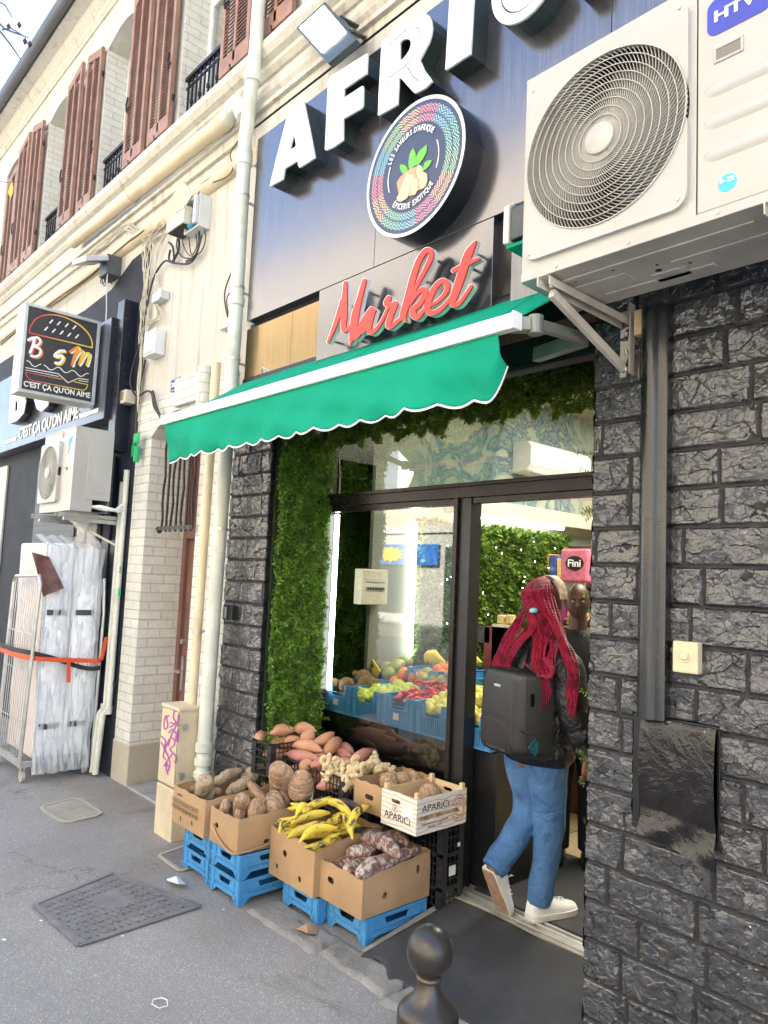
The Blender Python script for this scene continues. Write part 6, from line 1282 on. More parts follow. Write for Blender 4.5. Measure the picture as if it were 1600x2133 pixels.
for i in range(4): mb.bar(gq[i]+z, gq[(i+1) % 4]+z, .022, .006)
obj('rim', mb, M_cast, mc)
def rcover(name, label, pts, m, rr=.2):
    c = sum(pts, Vector())/4; P_ = []
    for i in range(4):
        p, a, b = pts[i], pts[i-1], pts[(i+1) % 4]; u = p+(a-p)*rr; w_ = p+(b-p)*rr; P_ += [u, (p*2+u+w_)/4, w_]
    mb = MB(); n = len(P_); mb.add([c+(p-c)*.94+Vector((0,0,.004)) for p in P_], [tuple(range(n))]); t = thing(name, label, 'manhole cover', tuple(c)); obj('plate', mb, m, t)
    mb = MB()
    for i in range(n): mb.bar(P_[i]+Vector((0,0,.003)), P_[(i+1) % n]+Vector((0,0,.003)), .02, .008)
    obj('rim', mb, M_trimg, t); return t
M_trimg = mat('pale_cover_rim', (.42,.39,.31), .7, 0, .1)
rcover('access_cover', 'small pale square cover with rounded corners near the roll cage', [at(u, v, z=G+.006) for u, v in ((80, 1682), (160, 1662), (217, 1696), (133, 1716))], M_concrete)
rcover('access_cover', 'small grey cover half hidden behind the blue crates', [at(u, v, z=G+.006) for u, v in ((330, 1783), (385, 1763), (440, 1795), (375, 1815))], M_cast, .1)
def litter(name, label, u, v, pts, m, up=.012, sd=1):
    r = random.Random(sd); c = at(u, v, z=G+.012); mb = MB(); P_ = [c+Vector((x, y, r.random()*up)) for x, y in pts]; mb.add(P_+[c+Vector((0, 0, up*1.3))], [(i, (i+1) % len(P_), len(P_)) for i in range(len(P_))]); return solo(name, mb, m, label, 'litter', solid=.001)
litter('paper_scrap', 'crumpled brown paper scrap in front of the blue crates', 638, 1942, [(-.05,-.02),(-.01,-.05),(.05,-.03),(.06,.02),(.02,.05),(-.04,.03)], mat('kraft_scrap', (.42,.28,.16), .8, 0, .2, 20), .03)
litter('paper_scrap', 'white folded paper scrap beside the woven manhole cover', 366, 1840, [(-.07,-.02),(.0,-.05),(.07,-.02),(.06,.03),(-.05,.04)], M_papertag, .03)
c = at(333, 2088, z=G+.012); mb = MB(); pr = [(-.035,-.01),(-.01,-.03),(.035,-.02),(.04,.015),(.0,.03),(-.025,.02),(-.035,-.01)]; mb.tube([c+Vector((x, y, 0)) for x, y in pr], .0022, 6); solo('plastic_ring', mb, M_papertag, 'thin white plastic ring lying on the asphalt near the bottom edge', 'litter')
for k, (u, v, w_) in enumerate(((85, 1918, .02), (255, 1950, .018), (545, 1706, .02), (8, 1958, .025), (465, 1895, .014), (1170, 2045, .022), (865, 1992, .012))):
    z_ = G+.012 if u < 860 else -.055; c = at(u, v, z=z_); mb = MB(); w_ *= .6; mb.add([c+Vector((-w_, 0, 0)), c+Vector((0, -w_*.6, .002)), c+Vector((w_, .003, .003)), c+Vector((.003, w_*.7, .001))], [(0,1,2,3)]); solo('litter_scrap', mb, M_papertag, 'tiny pale litter scrap on the ground', 'litter', 'tiny scraps of litter', solid=.002)
# bare tree twigs and a leaf against the sky, upper left
tw = thing('street_tree_branch', 'thin bare twigs reaching into the sky at the upper left', 'tree', (-5.2, .8, 7.0)); mb = MB()
for pts in ([(-40, 10), (10, 60), (30, 68), (58, 78)], [(-30, 30), (0, 65), (20, 90), (42, 122)], [(5, 62), (22, 58), (45, 72)], [(-30, -10), (10, 10), (25, 35)]):
    mb.tube([at(u, v, y=.9) for u, v in pts], [.008, .006, .005, .003][:len(pts)] if len(pts) == 4 else [.005, .004, .003], 5)
obj('twigs', mb, mat('dark_bark', (.06,.04,.05), .8), tw); mb = MB()
for (u, v) in ((18, 55), (40, 52), (52, 86), (62, 92)): mb.lathe([(.001, -.02), (.012, 0), (.001, .02)], at(u, v, y=.9), 7)
obj('buds', mb, mat('dark_bark', (.06,.04,.05), .8), tw)
mb = MB(); c = at(22, 395, y=1.9); mb.add([c+Vector(p) for p in ((0,0,-.12),(.06,.01,-.05),(.09,0,0),(.05,0,.05),(.01,0,.09),(-.05,0,.05),(-.09,0,0),(-.04,.01,-.05))], [tuple(range(8))]); lf = solo('yellow_leaf', mb, mat('autumn_yellow', (.62,.38,.03), .6, 0, .2, 30), 'yellow autumn leaf hanging before the leftmost shutters', 'leaf', solid=.003)
mb = MB(); mb.tube([at(-20, 376, y=1.9), at(15, 380, y=1.9), at(50, 378, y=1.9)], .004, 5); solo('leaf_twig', mb, MC['dark_bark'], 'twig carrying the yellow leaf at the left edge', 'twig')
# ------------------------------------------------------------------ crates and boxes (built round their own base centre, then placed)
def blue_crate(name, label, w, d, h, loc, rot=0, group=None, notch=False, m=M_bluecrate, thick=.006, feet=True, res=None):
    """stackable plastic crate: w along x, d along y; rim, ribs, slots, corner feet"""
    t = thing(name, label, 'crate', loc, group, rot=rot)
    hx, hy = w/2, d/2; f0 = .035 if feet else 0
    def panel(L, is_front):
        f = sd_poly([(-L, f0), (-L, h), (L, h), (L, f0)])
        cuts = []
        if feet: pass
        hw = L*.42
        if notch and is_front: cuts.append(sd_poly([(-L*.52, h+.02), (-L*.40, h-.075), (L*.40, h-.075), (L*.52, h+.02)]))
        else: cuts.append(sd_poly([(-hw, h-.020), (-hw+.012, h-.050), (hw-.012, h-.050), (hw, h-.020)]))
        n = int(L*2/.017)
        for k in range(2, n-1):
            x = -L+.017*(k+.5)
            if abs(x) < L*.72: cuts.append(sd_poly([(x-.0034, f0+.014), (x+.0034, f0+.014), (x+.0034, h-.082 if notch and is_front else h-.064), (x-.0034, h-.082 if notch and is_front else h-.064)]))
        return sub_(f, *cuts)
    mb = MB()
    def addp(L, pl, is_front):
        P = plate(panel(L, is_front), (-L-.004, -.0, L+.004, h+.004), .0034, pl, thick); mb.add(P.v, P.f)
    addp(hx-.004, lambda a, b, t_: (a, -hy+t_, b), True); addp(hx-.004, lambda a, b, t_: (-a, hy-t_, b), False)
    addp(hy-.004, lambda a, b, t_: (hx-t_, a, b), False); addp(hy-.004, lambda a, b, t_: (-hx+t_, -a, b), False)
    obj('side_panels', mb, m, t, local=True, fix=False)
    mb = MB(); mb.box((-hx+.006, -hy+.006, f0), (hx-.006, hy-.006, f0+.005)); obj('floor', mb, m, t, local=True)
    mb = MB(); e = .006
    for z, hh in (((h-.006, .008),) if not notch else ()) + ((h-.058, .004), (f0, .005)):
        for (a, b) in (((-hx-e, -hy-e), (hx+e, -hy+.002)), ((-hx-e, hy-.002), (hx+e, hy+e)), ((-hx-e, -hy+.002), (-hx+.002, hy-.002)), ((hx-.002, -hy+.002), (hx+e, hy-.002))): mb.box((a[0], a[1], z), (b[0], b[1], z+hh))
    if notch:
        z, hh = h-.006, .008
        for (a, b) in (((-hx-e, hy-.002), (hx+e, hy+e)), ((-hx-e, -hy+.002), (-hx+.002, hy-.002)), ((hx-.002, -hy+.002), (hx+e, hy-.002)), ((-hx-e, -hy-e), (-hx*.52, -hy+.002)), ((hx*.52, -hy-e), (hx+e, -hy+.002))): mb.box((a[0], a[1], z), (b[0], b[1], z+hh))
    for sx in (-1, 1):
        for sy in (-1, 1):
            x, y = sx*hx, sy*hy
            for q in (0.0, .045): mb.box((min(x-sx*q, x-sx*(q+.004)), min(y, y+sy*e*.8), f0), (max(x-sx*q, x-sx*(q+.004)), max(y, y+sy*e*.8), h-.004)); mb.box((min(x, x+sx*e*.8), min(y-sy*q, y-sy*(q+.004)), f0), (max(x, x+sx*e*.8), max(y-sy*q, y-sy*(q+.004)), h-.004))
    obj('rim_and_ribs', mb, m, t, local=True, bevel=.0012)
    if feet:
        for sx in (-1, 1):
            for sy in (-1, 1):
                mb = MB(); x, y = sx*(hx-.001), sy*(hy-.001); L1 = .055; L0 = .032
                mb.add([(x, y, f0+.002), (x-sx*(L1+.02), y, f0+.002), (x-sx*L0, y, 0), (x, y, 0), (x, y-sy*.005, f0+.002), (x-sx*(L1+.02), y-sy*.005, f0+.002), (x-sx*L0, y-sy*.005, 0), (x, y-sy*.005, 0)], [(0,1,2,3),(7,6,5,4),(1,5,6,2),(3,2,6,7)])
                mb.add([(x, y, f0+.002), (x, y-sy*(L1+.02), f0+.002), (x, y-sy*L0, 0), (x, y, 0), (x-sx*.005, y, f0+.002), (x-sx*.005, y-sy*(L1+.02), f0+.002), (x-sx*.005, y-sy*L0, 0), (x-sx*.005, y, 0)], [(0,1,2,3),(7,6,5,4),(1,5,6,2),(3,2,6,7)])
                for q in (.0, .03): mb.box((min(x-sx*q, x-sx*(q+.003)), min(y, y+sy*.005), 0.0), (max(x-sx*q, x-sx*(q+.003)), max(y, y+sy*.005), f0)); mb.box((min(x, x+sx*.005), min(y-sy*q, y-sy*(q+.003)), 0), (max(x, x+sx*.005), max(y-sy*q, y-sy*(q+.003)), f0))
                obj('foot', mb, m, t, local=True)
    return t
GB = 'blue crates stacked on the pavement'
hc_ = .125
c_a = blue_crate('blue_crate', 'blue plastic crate on the asphalt at the left end, under the cardboard box of yams', .295, .40, hc_, (-3.885, 2.40, G+.0), 0, GB)
def cc_copy(src, label, loc, rot=0, group=GB):
    o = copy_tree(src); o.location = loc; o.rotation_euler = (0, 0, rot); o['label'] = label
    if group: o['group'] = group
    return o
cc_copy(c_a, 'upper blue plastic crate of the left stack, carrying the box of yams', (-3.883, 2.40, G+hc_+.004))
cc_copy(c_a, 'lower blue plastic crate of the second stack from the left', (-3.545, 2.385, G), .01)
cc_copy(c_a, 'upper blue plastic crate of the second stack, carrying the soft box of taro', (-3.545, 2.385, G+hc_+.004), .0)
cc_copy(c_a, 'blue plastic crate under the cardboard box of plantains', (-3.135, 2.59, G+.0), 0)
cc_copy(c_a, 'blue plastic crate under the cardboard box of cassava, nearest the bollard', (-2.825, 2.645, G+.0), -.01)
def carton(name, label, x0, x1, y0, y1, z0, hf, hb, holes_f, holes_r, lean=0, sag=0, group='cardboard boxes of vegetables'):
    """open cardboard box, front height hf, back height hb; holes as (s, z, w, h) fractions"""
    t = thing(name, label, 'cardboard box', ((x0+x1)/2, (y0+y1)/2, z0), group); W, D = x1-x0, y1-y0; th = .005
    def wall(L, h0, h1, holes, pl, nm, seed):
        cuts = []
        for (s, q, w, hh) in holes:
            cx, cz = s*L, q*(h0+(h1-h0)*s); rr = min(w, hh)/2; cuts.append(sd_poly(rrect(cx-w/2, cz-hh/2, cx+w/2, cz+hh/2, rr*.98, 4)))
        top = [(L*k/12, h0+(h1-h0)*k/12+.004*math.sin(k*1.7+seed)+(-sag*math.sin(math.pi*k/12))) for k in range(13)]
        f = sd_poly([(0, 0)]+top+[(L, 0)])
        if cuts: f = sub_(f, *cuts)
        P = plate(f, (-.004, -.004, L+.004, max(h0, h1)+.02), .008, pl, th, 0); return obj(nm, P, M_card, t, fix=False)
    B = lambda s, z: .010*math.sin(math.pi*s)*math.sin(math.pi*min(1, z/max(hf, .01)))*(1+2*sag*20)
    wall(W, hf, hf, holes_f, lambda a, b, q: (x0+a, y0+q-B(a/W, b)-lean*b, z0+b), 'front_wall', 1)
    wall(W, hb, hb, [], lambda a, b, q: (x0+a, y1-q, z0+b), 'back_wall', 2)
    wall(D, hf, hb, holes_r, lambda a, b, q: (x1-q+B(a/D, b), y0+a-lean*b*(1-a/D), z0+b), 'side_wall', 3)
    wall(D, hf, hb, [], lambda a, b, q: (x0+q, y0+a-lean*b*(1-a/D), z0+b), 'side_wall', 4)
    mb = MB(); mb.box((x0+.006, y0+.006, z0+.001), (x1-.006, y1-.006, z0+.006)); obj('bottom', mb, M_cardin, t)
    return t
bx1 = carton('cardboard_box', 'cardboard box with printed numbers on its front, holding yams, at the left end', -4.12, -3.74, 2.155, 2.62, .132, .205, .225, [(.30, .20, .018, .032), (.66, .24, .020, .034)], [(.6, .6, .05, .02)])
mb = MB(); ns = list(range(1, 11))
for r_i in range(2):
    for k in range(9):
        x = -4.095+.036*k; z = .132+(.135 if r_i == 0 else .100)-.0*k; v, f = text_raw(str(k+1+r_i*10), .0, .5); xs_ = [p.x for p in v]; w_ = max(xs_)-min(xs_)
        mb.add([(x+(p.x-min(xs_)-w_/2)*.016, 2.1435-.005*math.sin(math.pi*(x+4.12)/.38)-p.z*.0015, z+(p.y-.35)*.017) for p in v], f)
        pts = [(x+.0145*math.cos(a*.52), 2.1440-.005*math.sin(math.pi*(x+4.12)/.38), z+.0145*math.sin(a*.52)) for a in range(13)]; mb.tube(pts, .0011, 4)
obj('printed_numbers', mb, M_ink, bx1, fix=False); mb = MB(); mb.box((-4.05, 2.1420, .132+.168), (-4.00, 2.1432, .132+.178)); obj('printed_dash', mb, M_ink, bx1)
bx2 = carton('cardboard_box', 'soft sagging cardboard box of taro roots, second from the left', -3.712, -3.42, 2.175, 2.60, .134, .185, .20, [(.30, .55, .045, .026)], [(.42, .22, .040, .022)], 0, .006)
mb = MB(); pts = [(-3.66, 2.158, .235), (-3.60, 2.155, .19), (-3.52, 2.156, .155), (-3.43, 2.160, .145), (-3.405, 2.24, .150), (-3.403, 2.40, .165)]; mb.tube([Vector(p) for p in spline(pts, 5)], .006, 6); obj('crumpled_edge', mb, M_card, bx2, smooth=True)
bx3 = carton('cardboard_box', 'deep cardboard box of yellow plantains, third from the left', -3.395, -3.00, 2.365, 2.82, .012, .245, .262, [(.38, .60, .040, .034), (.20, .25, .020, .030), (.72, .24, .024, .032)], [(.5, .6, .06, .022)])
bx4 = carton('cardboard_box', 'clean cardboard box of cassava roots, nearest the bollard', -3.035, -2.675, 2.405, 2.865, .012, .185, .225, [(.36, .60, .055, .030)], [(.30, .42, .034, .032), (.80, .70, .026, .044)])
bx5 = carton('cardboard_box', 'cardboard box behind the printed wooden crate, holding taro', -3.08, -2.815, 2.675, 3.03, .385, .150, .165, [(.50, .55, .070, .028)], [])
# black crates
GK = 'black mesh crates'
def black_crate(label, w, d, h, loc, group=GK):
    t = thing('black_crate', label, 'crate', loc, group); hx, hy = w/2, d/2; mb = MB()
    for z in (.0, h*.25, h*.5, h*.72, h-.008):
        for (a, b) in (((-hx, -hy), (hx, -hy+.006)), ((-hx, hy-.006), (hx, hy)), ((-hx, -hy+.006), (-hx+.006, hy-.006)), ((hx-.006, -hy+.006), (hx, hy-.006))): mb.box((a[0]-(.004 if z > h*.9 else 0)*(1 if a[0] < 0 else 0), a[1], z), (b[0], b[1], z+(.010 if z > h*.9 or z == 0 else .005)))
    obj('rails', mb, M_blackcrate, t, local=True); mb = MB()
    for k in range(int(w/.030)+1):
        x = -hx+.002+(w-.008)*k/int(w/.030); mb.box((x, -hy+.001, .004), (x+.004, -hy+.005, h-.004)); mb.box((x, hy-.005, .004), (x+.004, hy-.001, h-.004))
    for k in range(int(d/.030)+1):
        y = -hy+.002+(d-.008)*k/int(d/.030); mb.box((-hx+.001, y, .004), (-hx+.005, y+.004, h-.004)); mb.box((hx-.005, y, .004), (hx-.001, y+.004, h-.004))
    obj('bars', mb, M_blackcrate, t, local=True)
    for sx in (-1, 1):
        for sy in (-1, 1): mb = MB(); mb.box((sx*hx-(.04 if sx > 0 else 0), sy*hy-(.007 if sy > 0 else 0), 0), (sx*hx+(.04 if sx < 0 else 0), sy*hy+(.007 if sy < 0 else 0), h)); mb.box((sx*hx-(.0075 if sx > 0 else -.0005), sy*hy-(.04 if sy > 0 else -.0005), .0005), (sx*hx+(.0075 if sx < 0 else -.0005), sy*hy+(.04 if sy < 0 else -.0005), h-.0005)); obj('corner_post', mb, M_blackcrate, t, local=True)
    mb = MB(); mb.box((-hx+.007, -hy+.007, .003), (hx-.007, hy-.007, .008)); obj('floor', mb, M_blackcrate, t, local=True); return t
black_crate('black mesh crate of orange sweet potatoes beside the stone pillar, upper one', .205, .39, .20, (-3.823, 2.755, .40)); black_crate('black mesh crate under the left sweet potato crate', .205, .39, .17, (-3.823, 2.80, .228)); black_crate('lowest black mesh crate by the foot of the stone pillar', .205, .39, .17, (-3.823, 2.83, .056)); black_crate('black crate on the ground by the foot of the stone pillar', .205, .37, .17, (-3.823, 2.84, -.118))
sw = black_crate('wide black mesh crate of sweet potatoes and ginger', .585, .38, .19, (-3.420, 2.83, .335)); mb = MB(); mb.box((-.04, -.1945, .01), (.03, -.1935, .055)); obj('paper_label', mb, M_papertag, sw, local=True); mb = MB(); mb.box((-.27, -.1945, .03), (-.23, -.1935, .09)); obj('paper_label', mb, M_papertag, sw, local=True)
black_crate('black mesh crate right under the wide sweet potato crate', .585, .22, .22, (-3.420, 2.94, .112)); black_crate('black mesh crate on the ground below the sweet potatoes', .585, .22, .225, (-3.420, 2.945, -.118))
for k in range(3):
    o = black_crate(['lowest', 'middle', 'topmost'][k]+' black mesh crate of the stack under the printed wooden crate', .40, .165, .164, (-2.80, 2.955, -.11+.1655*k))
    mb = MB(); mb.box((.2005, -.03, .06), (.2015, .02, .11)) if k == 1 else mb.box((.2005, .03, .03), (.2015, .05, .05)); obj('paper_label', mb, M_papertag, o, local=True)
# printed wooden crate
wc = thing('wooden_crate', 'pale wooden crate with printed lettering, holding a few taro roots', 'crate', (-2.67, 2.80, .385)); X0_, X1_, Y0_, Y1_, Z0_, Z1_ = -2.80, -2.548, 2.62, 2.985, .387, .560
def print_wood():
    m, t, b = nodes('printed_wood_grain'); v = coords(t, 1, False, (1, 1, 1)); wv = t.nodes.new('ShaderNodeTexWave'); wv.wave_type = 'BANDS'; wv.bands_direction = 'Z'; wv.inputs['Scale'].default_value = 14; wv.inputs['Distortion'].default_value = 5; wv.inputs['Detail'].default_value = 2; wv.inputs['Detail Scale'].default_value = .6
    t.links.new(v, wv.inputs[0]); t.links.new(ramp(t, wv.outputs[1], [(.0, (.42,.33,.26)), (.10, (.66,.59,.50)), (.3, (.74,.69,.61))]), b.inputs['Base Color']); b.inputs['Roughness'].default_value = .6; return m
M_pw = print_wood()
mb = MB(); hz = sub_(sd_poly([(X0_, Z0_), (X1_, Z0_), (X1_, Z1_), (X0_, Z1_)]), sd_poly(rrect(-2.73, .505, -2.665, .525, .009, 4))); P = wallplate(hz, (X0_-.004, Z0_-.004, X1_+.004, Z1_+.004), .006, Y0_, .006); fw = obj('front_board', P, M_pw, wc, fix=False)
hz2 = sub_(sd_poly([(X0_, Z0_), (X1_, Z0_), (X1_, Z1_), (X0_, Z1_)]), sd_poly(rrect(-2.71, .515, -2.645, .533, .009, 4))); obj('back_board', wallplate(hz2, (X0_-.004, Z0_-.004, X1_+.004, Z1_+.004), .006, Y1_-.006, .006), M_wood, wc, fix=False)
mb = MB(); mb.box((X1_-.006, Y0_+.0065, .475), (X1_, Y1_-.0065, Z1_-.002)); mb.box((X1_-.006, Y0_+.0065, Z0_), (X1_, Y1_-.0065, .452)); sb = obj('side_slats', mb, M_pw, wc)
mb = MB(); mb.box((X0_, Y0_+.0065, .478), (X0_+.006, Y1_-.0065, Z1_-.002)); mb.box((X0_, Y0_+.0065, Z0_), (X0_+.006, Y1_-.0065, .452)); obj('side_slats', mb, M_wood, wc)
mb = MB(); mb.box((X0_+.006, Y0_+.0065, Z0_+.001), (X1_-.006, Y1_-.0065, Z0_+.008)); obj('floor', mb, M_wood, wc)
for (x, y) in ((X0_+.007, Y0_+.007), (X1_-.029, Y0_+.007), (X0_+.007, Y1_-.029), (X1_-.029, Y1_-.029)):
    mb = MB(); mb.box((x, y, Z0_+.009), (x+.022, y+.022, Z1_+.024)); obj('corner_post', mb, M_wood, wc, bevel=.002)
def stencil_word(y_plane, o, r, W, H, par, nm='lettering'): return text(nm, 'APARiCi', o, r, (0, 0, 1), W, H, M_ink, par, .0, .0012)
stencil_word(0, (-2.775, Y0_-.0012, .425), (1, 0, 0), .185, .036, wc)
stencil_word(0, (X1_+.0012, Y0_+.035, .492), (0, 1, 0), .195, .034, wc)
text('lettering', 'CEBOLLAS DE CALIDAD', (X1_+.0012, Y0_+.035, .430), (0, 1, 0), (0, 0, 1), .19, .009, mat('brown_ink', (.30,.20,.12), .6), wc); text('lettering', 'DESDE 1975', (X1_+.0012, Y0_+.08, .413), (0, 1, 0), (0, 0, 1), .10, .009, MC['brown_ink'], wc)
mb = MB(); mb.box((-2.645, Y0_-.001, .455), (-2.575, Y0_-.0001, .515)); obj('paper_label', mb, M_papertag, wc); mb = MB(); mb.tube([(-2.70+.017*math.cos(a*.4), Y0_-.001, .483+.017*math.sin(a*.4)) for a in range(17)], .0012, 4); mb.prism([(-2.7, .472), (-2.692, .484), (-2.696, .490), (-2.70, .486), (-2.704, .490), (-2.708, .484)], Y0_-.0012, Y0_-.0002, 'y'); obj('round_mark', mb, M_bronzeink, wc)
for k, r in enumerate((.018, .032, .046, .058)):
    pts = [(X1_+.0010, 2.925+r*.95*math.cos(a)*(1 if r < .05 else 1), .470+r*1.1*math.sin(a)) for a in [j*.33+.2 for j in range(19)]]; pts = [p for p in pts if Y0_ < p[1] < Y1_-.003 and (p[2] < .451 or p[2] > .476) and Z0_+.004 < p[2] < Z1_-.004]
    runs, cur = [], []
    for p in pts:
        if cur and (Vector(p)-Vector(cur[-1])).length > .03: runs.append(cur); cur = []
        cur.append(p)
    runs.append(cur); mb = MB()
    for q in runs:
        if len(q) > 1: mb.tube(q, .0022, 4)
    if mb.v: obj('swirl_mark', mb, M_bronzeink, wc)
# ------------------------------------------------------------------ roots and fruit
def tuber(L, prof, bend=.1, nz=.08, nf=3, ns=26, nr=14, seed=0, cap=True, nodul=None):
    """root along local x from -L/2 to L/2; prof: list of (s, radius)"""
    r = np.random.RandomState(seed); S = np.linspace(0, 1, ns); ps = [p[0] for p in prof]; pr = [p[1] for p in prof]
    R = np.interp(S, ps, pr); R = np.convolve(np.pad(R, 2, mode='edge'), [.1, .2, .4, .2, .1], 'valid'); R[0] *= .35; R[-1] *= .35
    mb = MB(); ph = r.rand()*9
    for i, s in enumerate(S):
        x = (s-.5)*L; cy = bend*L*math.sin(math.pi*s)+.02*L*math.sin(s*5+ph); cz = .015*L*math.sin(s*7+ph)
        for k in range(nr):
            a = 2*math.pi*k/nr; q = 1+nz*(2*fbm(np.array([math.cos(a)*1.2+5+seed*3.1]), np.array([math.sin(a)*1.2+s*nf*2.2+seed]), 1.3, 4)[0]-1)*2
            mb.v.append((x, cy+R[i]*q*math.cos(a), cz+R[i]*q*math.sin(a)))
    for i in range(ns-1):
        for k in range(nr): a = i*nr+k; b = i*nr+(k+1) % nr; mb.f.append((a, b, b+nr, a+nr))
    mb.f.append(tuple(range(nr))[::-1]); mb.f.append(tuple((ns-1)*nr+k for k in range(nr))); return mb
def proto(name, mb, m, sub=1):
    o = obj(name, mb, m, smooth=True, sub=sub); COL.objects.unlink(o); return o
def put(pr, name, label, cat, group, A, B, spin=0, scale=None, flat=1.0):
    """lay a root from A to B"""
    o = pr.copy(); COL.objects.link(o); o.name = name; A = Vector(A); B = Vector(B); d = B-A; L = d.length; base = pr['L']; s = (L/base) if scale is None else scale
    x = d.normalized(); up = Vector((0, 0, 1)); y = up.cross(x)
    if y.length < .1: y = Vector((0, 1, 0))
    y.normalize(); z = x.cross(y); M = Matrix((x, y, z)).transposed(); q = M.to_4x4() @ Matrix.Rotation(spin, 4, 'X'); o.matrix_world = Matrix.Translation((A+B)/2) @ q @ Matrix.Diagonal((L/base, s*flat, s, 1))
    return tag(o, label, cat, group)
def mkp(name, L, mb, m): o = proto(name, mb, m); o['L'] = L; return o
def clear(o):
    if 'L' in o: del o['L']
    return o
M_yam = skin_mat('yam_skin', (.31,.23,.145), (.48,.38,.26), (.16,.11,.07), 12, 70, .85, .8, .006)
M_taro = skin_mat('taro_skin', (.32,.18,.10), (.50,.35,.23), (.60,.49,.38), 10, 60, .8, .8, .006, rings=9, ringc=(.20,.11,.07))
M_sweet = skin_mat('sweet_potato_skin', (.46,.21,.12), (.56,.29,.18), (.30,.12,.07), 7, 45, .55, .25, .002, thr=.70)
M_sweetr = skin_mat('red_sweet_potato_skin', (.40,.16,.13), (.50,.23,.185), (.26,.09,.075), 7, 45, .55, .25, .002, thr=.70)
M_plant = skin_mat('plantain_skin', (.80,.56,.04), (.84,.64,.08), (.045,.03,.02), 5, 24, .45, .12, .002, thr=.635, stretch=(.45, 1.3, 1.3))
M_plantg = skin_mat('spotted_plantain_skin', (.72,.53,.06), (.62,.48,.07), (.035,.025,.018), 5, 18, .5, .12, .002, thr=.605, stretch=(.4, 1.3, 1.3))
M_plantb = skin_mat('black_plantain_skin', (.02,.017,.017), (.035,.028,.022), (.40,.28,.06), 6, 14, .4, .2, .002, thr=.66)
M_cass = skin_mat('cassava_skin', (.17,.075,.055), (.30,.17,.13), (.62,.54,.50), 16, 38, .6, .7, .005, thr=.56)
M_ginger = skin_mat('ginger_skin', (.54,.41,.23), (.66,.54,.34), (.36,.23,.11), 16, 80, .7, .5, .003, thr=.66)
M_coco = skin_mat('coconut_husk', (.16,.085,.04), (.27,.16,.08), (.38,.26,.15), 12, 90, .95, 1, .008, stretch=(1, 1, 5))
M_lemon = skin_mat('lemon_skin', (.75,.62,.08), (.72,.68,.22), None, 4, 90, .45, .25, .002); M_orange = skin_mat('orange_skin', (.78,.17,.03), (.80,.24,.04), None, 4, 90, .45, .25, .002)
M_pep = skin_mat('red_pepper_skin', (.60,.02,.02), (.68,.06,.04), None, 4, 40, .22, .05, .002); M_gpep = skin_mat('green_pepper_skin', (.42,.56,.06), (.60,.66,.10), None, 4, 40, .25, .05, .002); M_mango = skin_mat('green_mango_skin', (.16,.25,.05), (.40,.42,.10), (.48,.22,.06), 4, 5, .4, .1, .002)
PY = [mkp('yam', .30, tuber(.30, [(0,.03),(.1,.05),(.35,.062),(.6,.055),(.85,.04),(1,.022)], .03, .20, 4, 30, 16, s), M_yam) for s in (1, 2)]
PYs = mkp('yam', .20, tuber(.20, [(0,.035),(.3,.055),(.7,.047),(1,.03)], .02, .16, 4, 24, 16, 5), M_yam)
PT = [mkp('taro', .26, tuber(.26, [(0,.03),(.12,.05),(.4,.060),(.75,.052),(.95,.034),(1,.015)], .03, .07, 3, 34, 18, s), M_taro) for s in (3, 4)]
PTr = mkp('taro', .12, tuber(.12, [(0,.025),(.2,.048),(.5,.058),(.8,.045),(1,.018)], .0, .10, 3, 22, 18, 6), M_taro)
PS = [mkp('sweet_potato', .21, tuber(.21, [(0,.006),(.08,.016),(.3,.036),(.55,.040),(.8,.026),(.94,.010),(1,.004)], .07, .08, 2, 26, 14, s), m) for s, m in ((7, M_sweet), (8, M_sweetr))]
PSr = mkp('sweet_potato', .15, tuber(.15, [(0,.01),(.12,.032),(.45,.045),(.8,.034),(1,.008)], .03, .06, 2, 24, 14, 9), M_sweet)
def plantain(seed):
    prof = [(0,.005),(.05,.008),(.12,.012),(.22,.023),(.5,.027),(.78,.024),(.9,.014),(1,.006)]; mb = tuber(.26, prof, .13, .03, 2, 28, 6, seed); return mb
PP = [mkp('plantain', .26, plantain(k), m) for k, m in ((10, M_plant), (11, M_plantg), (12, M_plantb))]
PC = [mkp('cassava_root', .34, tuber(.34, [(0,.014),(.05,.026),(.25,.036),(.6,.034),(.85,.026),(.97,.014),(1,.008)], .035, .11, 4, 34, 14, s), M_cass) for s in (13, 14)]
def T(u, v, z): return at(u, v, z=z)
def crop(off, sc): return lambda x, y, z: at(off[0]+x*sc, off[1]+y*sc, z=z)
c6 = crop((360, 1580), .2)      # crop used to read the left boxes
# yams in the first box
gy = 'yams in the left cardboard box'
put(PYs, 'yam', 'short upright grey yam standing at the front corner of the left box', 'yam', gy, c6(330, 400, .28), c6(325, 215, .43)); put(PY[0], 'yam', 'fat knobbly yam lying across the middle of the left box', 'yam', gy, c6(430, 250, .34), c6(720, 120, .40), .5); put(PY[1], 'yam', 'yam leaning against the back right corner of the left box', 'yam', gy, c6(720, 250, .31), c6(950, 60, .44), 1)
put(PY[0], 'yam', 'long pale yam sloping down to the right rim of the left box', 'yam', gy, c6(560, 380, .28), c6(860, 190, .38), 2); put(PYs, 'yam', 'small yam end poking up behind the round taro', 'yam', gy, c6(840, 270, .30), c6(915, 130, .40), 1); put(PYs, 'yam', 'yam lying along the front wall of the left box, mostly hidden', 'yam', gy, c6(110, 290, .30), c6(260, 330, .29)); put(PTr, 'yam', 'small round yam stub beside the upright yam', 'yam', gy, c6(420, 350, .31), c6(510, 345, .31), 0, .45)
gt = 'taro roots in the sagging box'
